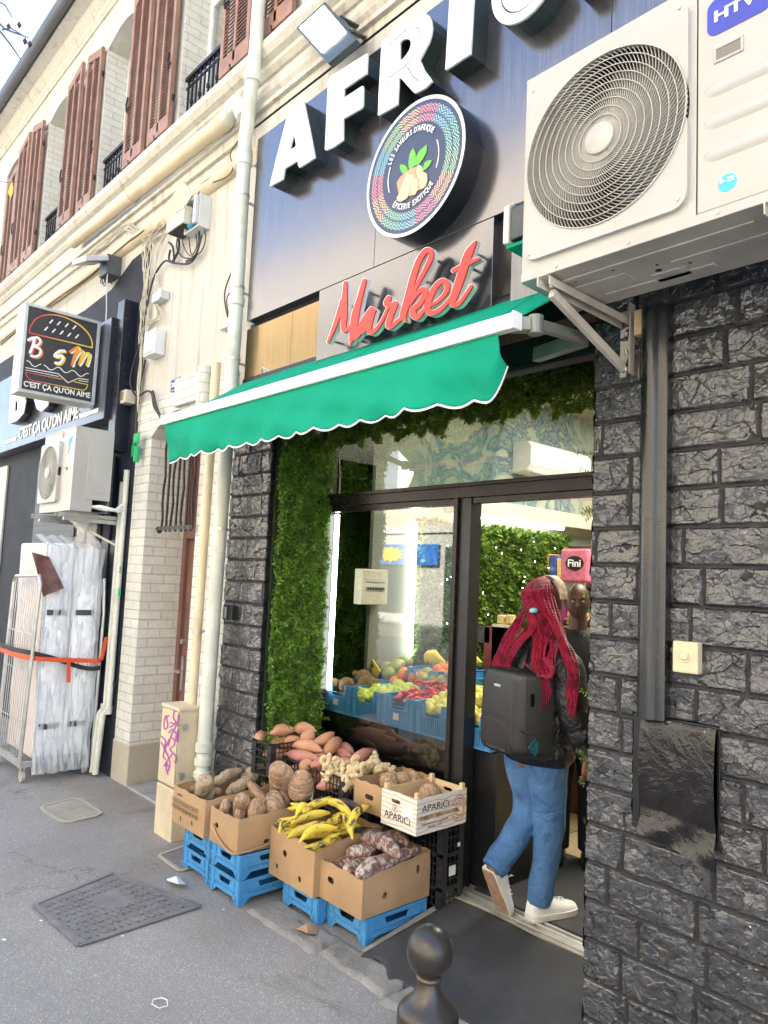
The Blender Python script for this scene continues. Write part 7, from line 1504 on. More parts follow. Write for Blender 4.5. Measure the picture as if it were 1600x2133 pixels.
put(PT[0], 'taro', 'tall cone shaped taro standing up behind the sagging box', 'taro', gt, c6(1120, 350, .34), c6(1090, 60, .55), 0, 1.25); put(PT[1], 'taro', 'cone shaped taro standing at the right end behind the plantains', 'taro', gt, c6(1300, 420, .34), c6(1370, 150, .50), 1, 1.3)
put(PTr, 'taro', 'round ringed taro facing the street on top of the sagging box', 'taro', gt, c6(850, 400, .36), c6(930, 320, .40), 0, 1.6); put(PT[1], 'taro', 'thick taro lying along the right rim of the sagging box', 'taro', gt, c6(990, 560, .30), c6(1160, 380, .34), 2, 1.25)
put(PT[0], 'taro', 'lumpy taro with a white cut top at the front of the sagging box', 'taro', gt, c6(700, 560, .27), c6(710, 390, .40), 0, .85); put(PTr, 'taro', 'taro at the front left corner of the sagging box', 'taro', gt, c6(500, 530, .29), c6(600, 540, .29), 0, 1.2); put(PTr, 'taro', 'taro in the front middle of the sagging box', 'taro', gt, c6(800, 540, .31), c6(960, 560, .31), 1, 1.35); put(PTr, 'taro', 'taro under the white cut one at the front rim', 'taro', gt, c6(640, 590, .28), c6(760, 600, .28), 2, .9)
# filler inside so that the boxes are full
for (x, y, z, l) in ((-3.95, 2.3, .22, 'yam'), (-3.90, 2.5, .22, 'yam'), (-3.6, 2.3, .22, 'taro'), (-3.55, 2.48, .24, 'taro')): put(PY[0] if l == 'yam' else PT[0], l, l+' lying at the bottom of its box under the others', l, gy if l == 'yam' else gt, (x-.12, y, z), (x+.12, y+.05, z), 1)
# plantains: ends read from the photo, at heights inside the pile
gp_ = 'plantains in the deep box'
c0 = crop((300, 1450), .45)
pls = [((665, 520), (870, 470), .40, 0), ((672, 500), (745, 545), .37, 1), ((750, 545), (880, 490), .40, 1), ((835, 495), (975, 565), .40, 1), ((610, 590), (745, 560), .36, 0), ((680, 600), (865, 545), .38, 1), ((620, 640), (700, 600), .33, 1), ((655, 640), (735, 610), .34, 0), ((665, 665), (850, 590), .36, 1), ((715, 685), (895, 610), .35, 0), ((745, 700), (915, 635), .33, 1), ((895, 480), (1010, 540), .43, 2), ((955, 640), (1045, 500), .41, 0), ((960, 670), (920, 530), .37, 1), ((850, 590), (930, 560), .37, 1), ((870, 560), (960, 600), .35, 0), ((700, 560), (780, 520), .36, 0), ((790, 640), (900, 590), .33, 0), ((900, 620), (1000, 600), .31, 1)]
nm_ = ['topmost yellow plantain lying across the pile', 'short spotted plantain at the top left of the pile', 'spotted plantain curving over the middle of the pile', 'plantain pointing right under the black one', 'yellow plantain sticking out over the left wall', 'spotted plantain in the second row from the top', 'stubby plantain by the left wall', 'small plantain at the left behind the long ones', 'long spotted plantain sloping to the left front', 'yellow plantain with a red mark near the front', 'front plantain along the front wall', 'black overripe plantain at the back of the pile', 'bright yellow plantain standing up at the right end', 'spotted plantain hanging over the front rim', 'short plantain in the middle right of the pile', 'yellow plantain half buried at the right', 'yellow plantain half buried at the left', 'yellow plantain half buried in the middle', 'spotted plantain half buried by the cassava']
for k, (a, b, z, q) in enumerate(pls): put(PP[q], 'plantain', nm_[k], 'plantain', gp_, c0(*a, z), c0(*b, z+.015), (k*.9) % 3-1.0, 1.0)
for k in range(8): x = -3.32+.08*(k % 4); y = 2.47+.22*(k//4); put(PP[k % 2], 'plantain', 'plantain lying deep in the box under the others', 'plantain', gp_, (x-.06, y-.05, .22), (x+.08, y+.14, .23), k, 1)
# cassava
gc = 'cassava roots in the clean box'
cs_ = [((868, 745), (1010, 660), .17, 0), ((1010, 640), (1180, 740), .25, 1), ((950, 740), (1080, 690), .20, 1), ((870, 790), (1000, 745), .14, 0), ((920, 820), (1090, 745), .17, 1), ((990, 840), (1275, 700), .20, 0), ((1090, 660), (1225, 690), .21, 1), ((1020, 640), (1140, 625), .20, 0)]
nc = ['cassava root leaning over the front left corner', 'thick cassava root lying on top with its cut end up', 'short cassava root with a pale cut end', 'cassava root low at the front left', 'cassava root behind the longest one', 'longest cassava root lying from the front corner to the right rim', 'cassava root at the back right corner', 'cassava root at the back rim under the wooden crate']
for k, (a, b, z, q) in enumerate(cs_): put(PC[q], 'cassava_root', nc[k], 'cassava', gc, c0(*a, z+.01), c0(*b, z+.025), k*1.3, 1.22)
for k in range(5): x = -2.98+.06*k; put(PC[k % 2], 'cassava_root', 'cassava root at the bottom of the clean box', 'cassava', gc, (x-.0, 2.46, .08), (x+.02, 2.80, .09), k, 1)
# sweet potatoes
gs_ = 'sweet potatoes in the black crates'; c5 = crop((500, 1490), .2)
sp = [((190, 270), (290, 150), .64, 2, .030), ((310, 200), (580, 150), .68, 0, 0), ((550, 150), (800, 160), .69, 0, 0), ((640, 240), (770, 190), .68, 2, 0), ((740, 290), (990, 180), .66, 0, 0), ((390, 290), (580, 220), .63, 0, 0), ((470, 310), (640, 250), .63, 0, 0), ((540, 320), (870, 370), .62, 0, 0), ((880, 390), (1050, 250), .62, 2, 0), ((490, 385), (830, 450), .59, 1, 0), ((630, 520), (750, 520), .56, 2, 0), ((750, 540), (980, 440), .58, 1, 0), ((980, 400), (1160, 440), .58, 1, 0), ((1120, 530), (1420, 360), .60, 1, 0), ((1050, 330), (1185, 390), .59, 1, 0), ((1060, 480), (1140, 500), .57, 1, 0), ((760, 400), (870, 420), .59, 0, 0), ((340, 280), (400, 230), .63, 2, 0)]
ns_ = ['sweet potato standing in the left corner by the pillar', 'long orange sweet potato along the back left', 'biggest orange sweet potato at the top back', 'sweet potato under the biggest one', 'pointed sweet potato at the back rim', 'sweet potato in the left middle', 'sweet potato half covered in the left middle', 'long smooth sweet potato pointing right in the middle', 'round plump sweet potato in the centre', 'long pink sweet potato over the left wall of the wide crate', 'pale round sweet potato at the front wall', 'pink sweet potato next to the ginger', 'pink sweet potato behind the ginger', 'reddest sweet potato with a forked tip on the right', 'narrow pink sweet potato at the back rim', 'small pink sweet potato behind the ginger', 'small sweet potato tip in the centre', 'small sweet potato near the left corner']
for k, (a, b, z, q, _e) in enumerate(sp):
    pr = [PS[0], PS[1], PSr][q]; put(pr, 'sweet_potato', ns_[k], 'sweet potato', gs_, c5(*a, z-.05), c5(*b, z-.035), k*1.1, 1.02)
for k in range(12):
    x = -3.88+.06*k if k < 2 else -3.72+.055*(k-2); y = 2.70+.12*(k % 3); put(PS[k % 2], 'sweet_potato', 'sweet potato packed low in the black crates', 'sweet potato', gs_, (x-.0, y-.09, .50 if k < 2 else .44), (x+.05, y+.10, .50 if k < 2 else .45), k, 1.1)
# ginger: knobbly clusters
def ginger(seed):
    r = random.Random(seed); bm = bmesh.new()
    pts = [Vector((0, 0, 0))]
    for k in range(8): b = r.choice(pts); pts.append(b+Vector((r.uniform(-.030, .030), r.uniform(-.02, .02), r.uniform(-.010, .014))))
    mbx = MB()
    for p in pts: rr = r.uniform(.012, .018); mbx.lathe([(max(.001, rr*math.sin(math.pi*k/7)), -rr*1.25*math.cos(math.pi*k/7)) for k in range(8)], p, 9, Euler((r.random()*3, r.random()*3, 0)).to_matrix().to_4x4())
    o = obj('ginger_root', mbx, M_ginger, smooth=True); md = o.modifiers.new('r', 'REMESH'); md.mode = 'VOXEL'; md.voxel_size = .0035; md.use_smooth_shade = True; COL.objects.unlink(o); return o
PG = [ginger(k) for k in (1, 2, 3)]
gg = 'ginger roots in the wide black crate'
ng = ['ginger root standing up highest among the ginger', 'ginger root leaning beside the upright one', 'ginger root by the corner of the wide crate', 'ginger root at the right rim', 'ginger root below the red sweet potato', 'ginger root in the middle of the ginger', 'ginger root at the back right corner', 'ginger root on the front rim', 'ginger root at the far right end', 'ginger root hanging over the corner notch', 'ginger root between two bigger ones', 'ginger root at the back of the heap']
gpos = [(1020, 500, .58), (950, 520, .565), (960, 590, .55), (1180, 560, .56), (1240, 540, .57), (1120, 600, .545), (1400, 460, .59), (1040, 620, .54), (1500, 520, .57), (1150, 650, .53), (1330, 560, .565), (1440, 540, .57), (1370, 500, .58), (1260, 620, .55), (1540, 560, .555), (1420, 590, .55), (900, 560, .55), (1200, 600, .56)]
gpos += [(u+rnd.uniform(-30, 30), v+rnd.uniform(-18, 22), z-.004) for u, v, z in gpos]
for k, (u, v, z) in enumerate(gpos):
    o = PG[k % 3].copy(); COL.objects.link(o); p = c5(u, v, z-.015); o.location = p; o.rotation_euler = (rnd.random()*3, rnd.random()*3, rnd.random()*3); o.scale = (.88,)*3; tag(o, ng[k] if k < len(ng) else 'pale knobbly ginger root in the heap', 'ginger', gg)
for k in range(16):
    o = PG[k % 3].copy(); COL.objects.link(o); o.location = (-3.31+.055*(k % 4)+rnd.uniform(-.01, .01), 2.68+.085*(k//4), .475+rnd.random()*.02); o.rotation_euler = (rnd.random()*3, rnd.random()*3, rnd.random()*3); o.scale = (1.2,)*3; tag(o, 'pale knobbly ginger root in the heap', 'ginger', gg)
# taro in the back box and in the wooden crate
c7 = crop((720, 1580), .175); g5 = 'taro roots in and behind the wooden crate'
for k, (a, b, z, l) in enumerate((((470, 320), (560, 240), .50, 'taro with a pink end at the left of the back box'), ((630, 300), (740, 240), .50, 'taro in the middle of the back box'), ((760, 290), (890, 250), .50, 'taro at the right of the back box'), ((900, 450), (1110, 380), .50, 'large knobbly taro in the right part of the wooden crate'), ((930, 500), (1020, 430), .47, 'small taro below the large one in the wooden crate'), ((1060, 470), (1200, 430), .46, 'taro by the right slats of the wooden crate'), ((560, 430), (640, 400), .47, 'taro in the left corner of the wooden crate'), ((700, 460), (800, 450), .46, 'taro along the front of the wooden crate'), ((960, 740), (1080, 700), .42, 'taro low behind the side slats of the wooden crate'), ((1150, 670), (1300, 620), .42, 'taro seen through the gap in the slats'))):
    put(PTr, 'taro', l, 'taro', g5, c7(*a, z), c7(*b, z+.01), k, 1.0)
# ------------------------------------------------------------------ fruit behind the window
tb_ = thing('display_table', 'black display counter under the fruit crates behind the window', 'table', (-3.2, 3.6, 0)); mb = MB(); mb.box((-3.98, 3.17, 0), (-2.50, 3.70, .715)); obj('counter', mb, mat('counter_black', (.014,.014,.016), .35), tb_, bevel=.004)
mb = MB(); mb.box((-3.98, 3.705, 0), (-2.90, 4.05, .83)); mb.box((-3.98, 3.60, .7155), (-2.90, 3.7045, .83)); obj('raised_step', mb, MC['counter_black'], tb_)
gw = 'blue crates in the display window'; cn = ['leftmost blue crate in the window, heaped with coconuts', 'second blue crate in the window, with green peppers', 'third blue crate in the window, with red peppers', 'fourth blue crate in the window, with pale lemons', 'rightmost blue crate in the window beside the mullion']
fcr = None
for k in range(5):
    loc = (-3.835+.291*k+(0 if k < 5 else 0), 3.345, .722)
    if fcr is None: fcr = blue_crate('blue_crate', cn[0], .278, .40, .185, loc, 0, gw, notch=True, feet=False)
    else: cc_copy(fcr, cn[k], loc, 0, gw)
    if k in (0, 2): mb = MB(); mb.box((loc[0]-.03, 3.1355, .77), (loc[0]+.02, 3.1362, .81)); solo('paper_label', mb, M_papertag, ['white paper label on the leftmost window crate', '', 'white paper label on the crate of red peppers'][k], 'label')
def ball(r, m, sq=1, seed=0, nz=.03, n=16):
    mb = MB(); rr = n
    mb.grid(lambda u, v: Vector((r*math.sin(math.pi*max(.02, min(.98, v)))*math.cos(6.2832*u), r*math.sin(math.pi*max(.02, min(.98, v)))*math.sin(6.2832*u), -r*sq*math.cos(math.pi*v)))*(1+nz*(math.sin(u*18.85+seed)*math.sin(v*7))), n, n, True); o = obj('fruit', mb, m, smooth=True); COL.objects.unlink(o); return o
FB = dict(coco=ball(.052, M_coco, 1.1, 1, .02), lemon=ball(.028, M_lemon, 1.25, 2), orange=ball(.038, M_orange, .96), mango=ball(.042, M_mango, 1.25, 3), gp=ball(.030, M_gpep, 1.3, 5, .14))
def fput(kind, name, label, cat, group, p, s=1):
    o = FB[kind].copy(); COL.objects.link(o); o.name = name; o.location = p; o.rotation_euler = (rnd.random()*3, rnd.random()*3, rnd.random()*6); o.scale = (s,)*3; return tag(o, label, cat, group)
def spread(kind, name, label, cat, group, x0, x1, y0, y1, z, n, s=1, slope=.3, jit=.012, spec=()):
    k = 0; nx = max(1, int(round(math.sqrt(n*(x1-x0)/(y1-y0))))); ny = math.ceil(n/nx)
    for j in range(ny):
        for i in range(nx):
            p = (x0+(x1-x0)*(i+.5+.3*(j % 2))/nx+rnd.uniform(-jit, jit), y0+(y1-y0)*(j+.5)/ny+rnd.uniform(-jit, jit), z+slope*((y1-y0)*(j+.5)/ny)+rnd.uniform(-jit, jit)); fput(kind, name, spec[k] if k < len(spec) else label, cat, group, p, s*rnd.uniform(.92, 1.08)); k += 1
def P4(u, v, y): return at(660+u*.1875, 1330+v*.1875, y=y)
cocos = [(180, 525, 3.20), (330, 520, 3.24), (270, 405, 3.34), (380, 385, 3.42), (520, 430, 3.45), (540, 500, 3.30), (610, 520, 3.40)]
cl_ = ['coconut in the front notch of the leftmost window crate', 'coconut half hidden behind the crate rim', 'largest brown coconut on top of the heap', 'coconut at the back of the heap', 'coconut at the back right of the heap', 'coconut between the coconut and pepper crates', 'rightmost coconut under the yellow box']
for k, (u, v, y) in enumerate(cocos): fput('coco', 'coconut', cl_[k], 'coconut', 'coconuts in the window', P4(u, v, y), 1.02)
spread('coco', 'coconut', 'coconut low in its crate', 'coconut', 'coconuts in the window', -3.94, -3.72, 3.20, 3.50, .80, 6, 1, .15)
for (ux, vx, y, s) in ((470, 590, 3.20, 1), (520, 610, 3.18, 1.2), (520, 650, 3.16, 1.1), (450, 610, 3.2, .9), (640, 560, 3.33, 1), (680, 560, 3.36, 1), (740, 555, 3.38, 1), (790, 560, 3.38, 1), (850, 580, 3.36, 1), (600, 600, 3.25, 1), (900, 590, 3.35, 1), (660, 590, 3.30, .9), (720, 575, 3.3, .9)): fput('gp', 'green_pepper', 'pale green pepper in the second window crate', 'pepper', 'green peppers in the window', P4(ux, vx, y), s)
spread('gp', 'green_pepper', 'pale green pepper in the second window crate', 'pepper', 'green peppers in the window', -3.66, -3.42, 3.17, 3.5, .855, 22, 1.05, .15)
PR = mkp('red_pepper', .09, tuber(.09, [(0,.004),(.1,.010),(.3,.013),(.7,.009),(1,.002)], .12, .05, 2, 12, 8, 20), M_pep)
for k in range(64):
    x = -3.365+.24*rnd.random(); y = 3.16+.34*rnd.random(); z = .86+.10*(y-3.16)+rnd.random()*.035; a = rnd.random()*6.28
    if k > 40: y = 3.40+.12*rnd.random(); x = -3.40+.38*rnd.random(); z = .94+.03*rnd.random()
    dz = rnd.uniform(-.02, .02); put(PR, 'red_pepper', 'small glossy red pepper in the third window crate', 'pepper', 'red peppers in the window', (x-.045*math.cos(a), y-.045*math.sin(a), z-dz), (x+.045*math.cos(a), y+.045*math.sin(a), z+dz), a, 1.2)
spread('lemon', 'lemon', 'pale yellow lemon in the fourth window crate', 'lemon', 'lemons in the window', -3.09, -2.83, 3.16, 3.52, .865, 42, 1.05, .32); spread('lemon', 'lemon', 'pale yellow lemon in the fourth window crate', 'lemon', 'lemons in the window', -3.08, -2.60, 3.30, 3.52, .93, 30, 1.1, .2)
spread('lemon', 'lemon', 'pale yellow lemon in the fourth window crate', 'lemon', 'lemons in the window', -2.80, -2.56, 3.17, 3.5, .87, 18, 1.05, .2)
# second tier
yb = thing('fruit_box', 'slanted yellow cardboard box of mangoes in the window', 'fruit box', (-3.75, 3.75, .95)); mY = mat('yellow_card', (.76,.52,.05), .5); a0_, a1_ = P4(515, 120, 3.62), P4(690, 400, 3.58)
mb = MB(); mb.box((-.20, -.004, -.035), (.20, .004, .035)); Mx_ = Matrix.Translation((a0_+a1_)/2) @ (Vector(a1_-a0_).to_track_quat('X', 'Z').to_matrix().to_4x4()); mb2 = MB(); L_ = (a1_-a0_).length/2
mb2.box((-L_, -.004, -.032), (L_, .004, .032), Mx_); obj('front_strip', mb2, mY, yb)
mb2 = MB(); bb0, bb1 = P4(560, 150, 3.9), P4(900, 160, 3.95); mb2.bar(bb0, bb1, .004, .03); mb2.bar(a0_, bb0, .004, .04); obj('rim', mb2, mY, yb)
u_ = (a1_-a0_).normalized(); up_ = Vector((0, -.2, 1)); up_ = (up_-u_*up_.dot(u_)).normalized(); text('lettering', 'DESTINY', Vector((a0_+u_*.07))+up_*-.012+u_.cross(up_)*(-.0)+Vector((0, -.008, 0)), u_, up_, L_*1.0, .028, M_ink, yb, .02)
for (u, v, y) in ((630, 220, 3.75), (730, 200, 3.85), (800, 190, 3.9), (860, 190, 3.92), (720, 270, 3.78), (860, 270, 3.85), (780, 330, 3.7), (640, 280, 3.7), (920, 230, 3.9), (990, 260, 3.9), (860, 330, 3.7), (800, 390, 3.65), (900, 300, 3.8)): fput('mango', 'mango', 'green and red mango in the slanted yellow box', 'mango', 'mangoes in the window', P4(u, v, y), 1.15)
for (u, v, y) in ((960, 400, 3.60), (1080, 430, 3.62), (870, 480, 3.56), (920, 510, 3.55), (970, 380, 3.7), (1345, 350, 3.75), (1380, 395, 3.70), (1440, 350, 3.75), (1465, 410, 3.68), (1500, 300, 3.8), (1510, 350, 3.75), (1400, 330, 3.8), (1330, 390, 3.75)): fput('orange', 'orange', 'bright orange in the window behind the lemons', 'orange', 'oranges in the window', P4(u, v, y), 1.05)
for (u, v, y) in ((930, 440, 3.62), (1000, 430, 3.65), (1150, 410, 3.72), (1220, 390, 3.75), (1290, 410, 3.75), (1330, 470, 3.62), (1420, 490, 3.60), (1180, 440, 3.62), (1380, 470, 3.65)): fput('mango', 'avocado', 'dark green avocado behind the lemons', 'avocado', 'avocados in the window', P4(u, v, y), 1.0)
PB = mkp('banana', .2, tuber(.2, [(0,.005),(.08,.008),(.2,.016),(.5,.019),(.85,.014),(1,.004)], .16, .02, 2, 22, 6, 31), skin_mat('banana_skin', (.82,.60,.05), (.74,.58,.06), None, 3, 40, .45, .1))
for cx_u, base in ((1290, 0), (1690, 1)):
    hb = thing('banana_bunch', ['bunch of yellow bananas behind the window glass', 'bunch of yellow bananas seen through the doorway beside the backpack'][base], 'bananas', tuple(P4(cx_u, 250, 4.0)))
    for k in range(6):
        A = P4(cx_u+10, 150, 4.0); B = P4(cx_u-75+k*45, 300-(abs(k-2))*8, 3.9); o = put(PB, 'banana', None, None, None, A, B, 1.57+.2*k, 1.5); M0 = o.matrix_world.copy(); o.parent = hb; o.location = M0.translation-hb.location
        for kk in ('label', 'category', 'group'):
            if kk in o: del o[kk]
# crates at the back of the second tier
for k, x in enumerate((-3.50, -3.15)): cc_copy(fcr, ['back left blue crate standing behind the window crates', 'back right blue crate standing behind the window crates'][k], (x, 3.80, .835), 0, gw)
mb = MB(); mb.box((-3.02, 3.58, .835), (-2.76, 3.585, .96)); mb.box((-3.02, 3.585, .835), (-2.76, 3.90, .84)); solo('small_carton', mb, M_card, 'small cardboard carton standing behind the lemons', 'cardboard box')
mb = MB(); mb.box((-3.55, 4.30, .83), (-2.85, 4.33, 1.30)); solo('red_display_board', mb, mat('maroon_print', (.20,.03,.03), .5, 0, .25, 30), 'dark red patterned board behind the fruit', 'display board')
for o in list(bpy.data.objects):
    if 'L' in o: del o['L']
# things seen through the doorway
def pk(name, label, cat, u0, v0, u1, v1, y, d, c, group=None, bev=.004, txt=None):
    a = at(u0, v1, y=y); b = at(u1, v0, y=y); mb = MB(); mb.box((a.x, y, a.z), (b.x, y+d, b.z)); t = thing(name, label, cat, ((a.x+b.x)/2, y, a.z), group); obj('pack', mb, mat('pack_%02d' % (abs(hash(str(c))) % 97), c, .45, 0, .3, 25), t, bevel=bev); return t, a, b
sh = thing('shop_shelves', 'dark shelves of packets deep in the shop on the right', 'shelves', (-3.2, 5.6, 0)); mb = MB()
for z in (.25, .62, .98, 1.30, 1.62): mb.box((-3.98, 5.55, z), (-2.6, 5.95, z+.02))
mb.box((-3.98, 5.96, 0), (-2.6, 5.98, 2.0)); mb.box((-2.62, 5.55, 0), (-2.6, 5.95, 2.0)); obj('boards', mb, mat('shelf_brown', (.09,.05,.035), .6), sh)
cols = [(.55,.03,.05), (.45,.05,.25), (.62,.35,.05), (.10,.22,.10), (.65,.60,.50), (.06,.10,.30), (.5,.12,.03), (.7,.5,.2), (.3,.25,.2)]
pm = [mat('packet_%d' % k, c, .4, 0, .3, 40) for k, c in enumerate(cols)]
for r_i, z in enumerate((.27, .64, 1.0, 1.32, 1.64)):
    x = -3.95; k = 0
    while x < -2.7:
        w_ = rnd.uniform(.07, .13); h_ = rnd.uniform(.14, .27); mb = MB(); mb.box((x, 5.56, z), (x+w_-.008, 5.75, z+h_)); solo('food_packet', mb, pm[rnd.randrange(9)], 'colourful food packet on the dark shelves', 'packet', 'packets on the shop shelves', bevel=.006); x += w_; k += 1
t, a, b = pk('pink_sweets_bag', 'large pink bag of sweets with a black oval mark at the back', 'bag', 1166, 1143, 1225, 1212, 5.2, .08, (.62,.16,.24), None, .02)
mb = MB(); cx_, cz_ = (a.x+b.x)/2+.01, (a.z+b.z)/2+.02; mb.prism([(cx_+.085*math.cos(q*.35), cz_+.06*math.sin(q*.35)) for q in range(18)], 5.194, 5.199, 'y'); obj('oval_mark', mb, M_black, t); text('lettering', 'Fini', (cx_-.06, 5.192, cz_-.03), (1,0,0), (0,0,1), .12, .06, M_white, t, .02)
pk('wall_poster', 'pale packaging panel under the pink bag of sweets', 'packaging', 1175, 1212, 1215, 1245, 5.25, .04, (.50,.46,.36))
pk('juice_box', 'colourful pale box with oranges printed on it beside the braids', 'box', 1022, 1303, 1062, 1385, 4.3, .1, (.66,.62,.48)); pk('black_basket', 'dark woven basket panel above the bananas', 'basket', 992, 1306, 1021, 1338, 4.3, .05, (.03,.03,.03)); pk('blue_orange_packet', 'blue packet with an orange corner right of the puffer jacket', 'packet', 1190, 1316, 1217, 1352, 4.6, .06, (.04,.09,.25))
for k in range(4):
    a = at(1046+k*9, 1290+(k % 2)*14, y=4.35); mb = MB(); mb.lathe([(.032, -.03), (.036, -.028), (.036, .028), (.030, .032)], a, 14); solo('glass_jar', mb, mat('jar_tan', (.62,.48,.22), .3), 'small tan jar with a pale lid on the fruit display', 'jar', 'jars beside the indoor hedge')
eggs = thing('egg_trays', 'stack of brown egg trays right of the puffer jacket', 'egg trays', (-2.75, 4.45, .9))
for k in range(9):
    mb = MB(); a = at(1222, 1400, y=4.5); z = .95+.055*k; mb.box((a.x-.12, 4.4, z), (a.x+.16, 4.7, z+.014)); 
    for j in range(6): mb.lathe([(.001, .0), (.019, .012), (.020, .026), (.012, .042), (.001, .046)], (a.x-.10+.045*j, 4.43, z+.012), 9)
    obj('tray', mb, mat('egg_tan', (.48,.27,.14), .7, 0, .2, 30), eggs, smooth='auto')
mb = MB(); a = at(1200, 1440, y=4.5); mb.box((a.x-.25, 4.72, 0), (a.x+.35, 5.1, .94)); solo('shelf_unit', mb, mat('brown_carton_stack', (.13,.055,.025), .6, 0, .25, 6), 'brown wooden boxes stacked as a low counter behind the door', 'counter', bevel=.004)
fput('lemon', 'lemon', 'yellow fruit glimpsed right of the jacket sleeve', 'fruit', None, at(1228, 1395, y=4.2), 2.2); fput('lemon', 'lemon', 'lower yellow fruit glimpsed right of the jacket sleeve', 'fruit', None, at(1232, 1430, y=4.2), 1.8)
# ------------------------------------------------------------------ people
def frame2(C, th):
    r = Vector((math.cos(th), math.sin(th), 0)); f = Vector((-math.sin(th), math.cos(th), 0)); C = Vector(C)
    return lambda a, b, z: Vector((C.x, C.y, 0))+r*a+f*b+Vector((0, 0, z))
def loft(mb, secs, n=28, mod=None, caps=True, sub=1):
    """secs: (centre, right vector, forward vector, ra, rb)"""
    base = len(mb.v); m = len(secs)
    for i, (c, R, Fw, ra, rb) in enumerate(secs):
        for k in range(n):
            a = 2*math.pi*k/n; q = mod(i/(m-1), a) if mod else 1
            mb.v.append(tuple(Vector(c)+Vector(R)*(ra*q*math.cos(a))+Vector(Fw)*(rb*q*math.sin(a))))
    for i in range(m-1):
        for k in range(n): p = base+i*n+k; q = base+i*n+(k+1) % n; mb.f.append((p, q, q+n, p+n))
    if caps: mb.f.append(tuple(base+k for k in range(n))[::-1]); mb.f.append(tuple(base+(m-1)*n+k for k in range(n)))
def limb(mb, pts, rad, k=6, n=20, mod=None, squash=1.0, R=(1,0,0)):
    P_ = [Vector(p) for p in spline([tuple(p) for p in pts], k)]; rr = np.interp(np.arange(len(P_))/k, np.arange(len(rad)), rad); secs = []
    for i, p in enumerate(P_):
        t = (P_[min(i+1, len(P_)-1)]-P_[max(i-1, 0)]).normalized(); a = Vector(R); a = (a-t*a.dot(t)).normalized(); b = t.cross(a); secs.append((p, a, b, rr[i], rr[i]*squash))
    loft(mb, secs, n, mod)
def head(mb, W, c, rx=.074, ry=.095, rz=.118, face=1):
    def pt(u, v):
        a = 2*math.pi*u; ph = math.pi*min(.985, max(.015, v)); x = math.cos(a)*math.sin(ph); y = math.sin(a)*math.sin(ph); z = -math.cos(ph)   # y forward
        jaw = 1-.26*max(0, -z-.15)**1.2*(1 if y > -.2 else 1.3); X = x*rx*jaw; Y = y*ry*(1-.12*max(0, -z-.3)); Z = z*rz
        if face and y > 0:
            fx = x/.9; g = lambda cx, cz, sx, sz: math.exp(-((fx-cx)/sx)**2-((z-cz)/sz)**2)
            Y += .026*g(0, -.22, .13, .16)+.010*g(0, -.02, .11, .25)-.014*(g(.38, .04, .2, .13)+g(-.38, .04, .2, .13))+.007*(g(.36, .2, .3, .09)+g(-.36, .2, .3, .09))+.011*g(0, -.50, .28, .06)+.010*g(0, -.60, .24, .06)-.006*g(0, -.55, .3, .025)+.010*g(0, -.85, .25, .14)+.006*(g(.55, -.15, .25, .2)+g(-.55, -.15, .25, .2))
        return W(c[0]+X, c[1]+Y, c[2]+Z)
    mb.grid(pt, 44, 40, True)
    for s in (-1, 1):
        mb.tube([W(c[0]+s*(rx+.001), c[1]-.012, c[2]+.018), W(c[0]+s*(rx+.012), c[1]-.018, c[2]+.014), W(c[0]+s*(rx+.010), c[1]-.015, c[2]-.018), W(c[0]+s*(rx-.002), c[1]-.005, c[2]-.034)], [.010, .011, .010, .006], 8)
def hand(mb, W, p, d, side, curl=.6, s=1):
    """p wrist, d pointing dir, side: palm width dir (towards the little finger)"""
    p = Vector(p); d = Vector(d).normalized(); w = Vector(side); w = (w-d*w.dot(d)).normalized(); nrm = d.cross(w)
    loft(mb, [(p+d*.075*s*t, w, nrm, (.024+.016*math.sin(1.9*t))*s, .014*s) for t in (0, .2, .5, .8, 1)], 12)
    for k, L in enumerate((.068, .076, .070, .055)):
        q = p+d*.070*s+w*((-.028+.0185*k)*s); dd = d; pts = [q]
        for j, l in enumerate((.42, .32, .26)):
            dd = (Matrix.Rotation(-curl*(.55+.5*j), 3, w) @ dd); pts.append(pts[-1]+dd*L*l*s)
        mb.tube([Vector(x) for x in spline([tuple(x) for x in pts], 3)], [.0088*s]*4+[.0080*s]*3+[.0072*s]*2+[.005*s], 8)
    q = p+d*.022*s-w*.022*s; t1 = (d*.7-w*.6-nrm*.25).normalized(); t2 = (d-w*.1-nrm*.35).normalized(); mb.tube([q, q+t1*.032*s, q+t1*.032*s+t2*.028*s, q+t1*.032*s+t2*.048*s], [.012*s, .0105*s, .0095*s, .006*s], 8)
def body_obj(mb, m, t, vox=.006):
    o = obj('body', mb, m, t, smooth=True, fix=True); md = o.modifiers.new('r', 'REMESH'); md.mode = 'VOXEL'; md.voxel_size = vox; md.use_smooth_shade = True
    md = o.modifiers.new('s', 'SMOOTH'); md.factor = .5; md.iterations = 2; return o
M_skin = mat('brown_skin', (.17, .075, .040), .45, 0, .08, 10, .1, 120, .001); M_skind = mat('dark_skin', (.085, .040, .024), .42, 0, .1, 10, .1, 120, .001)
pr_ = thing('person', 'person with long red braids, black puffer jacket, blue jeans and backpack stepping into the shop', 'person', (-2.215, 3.12, 0)); W = frame2((-2.220, 3.12), -.26)
rw, fw_ = W(1,0,0)-W(0,0,0), W(0,1,0)-W(0,0,0); up = Vector((0, 0, 1)); HC = (.025, .015, 1.532)
mb = MB(); head(mb, W, HC, .072, .092, .115); loft(mb, [(W(.02, 0, 1.30), rw, fw_, .055, .055), (W(.02, 0, 1.38), rw, fw_, .047, .05), (W(.023, .0, 1.47), rw, fw_, .046, .052)], 16)
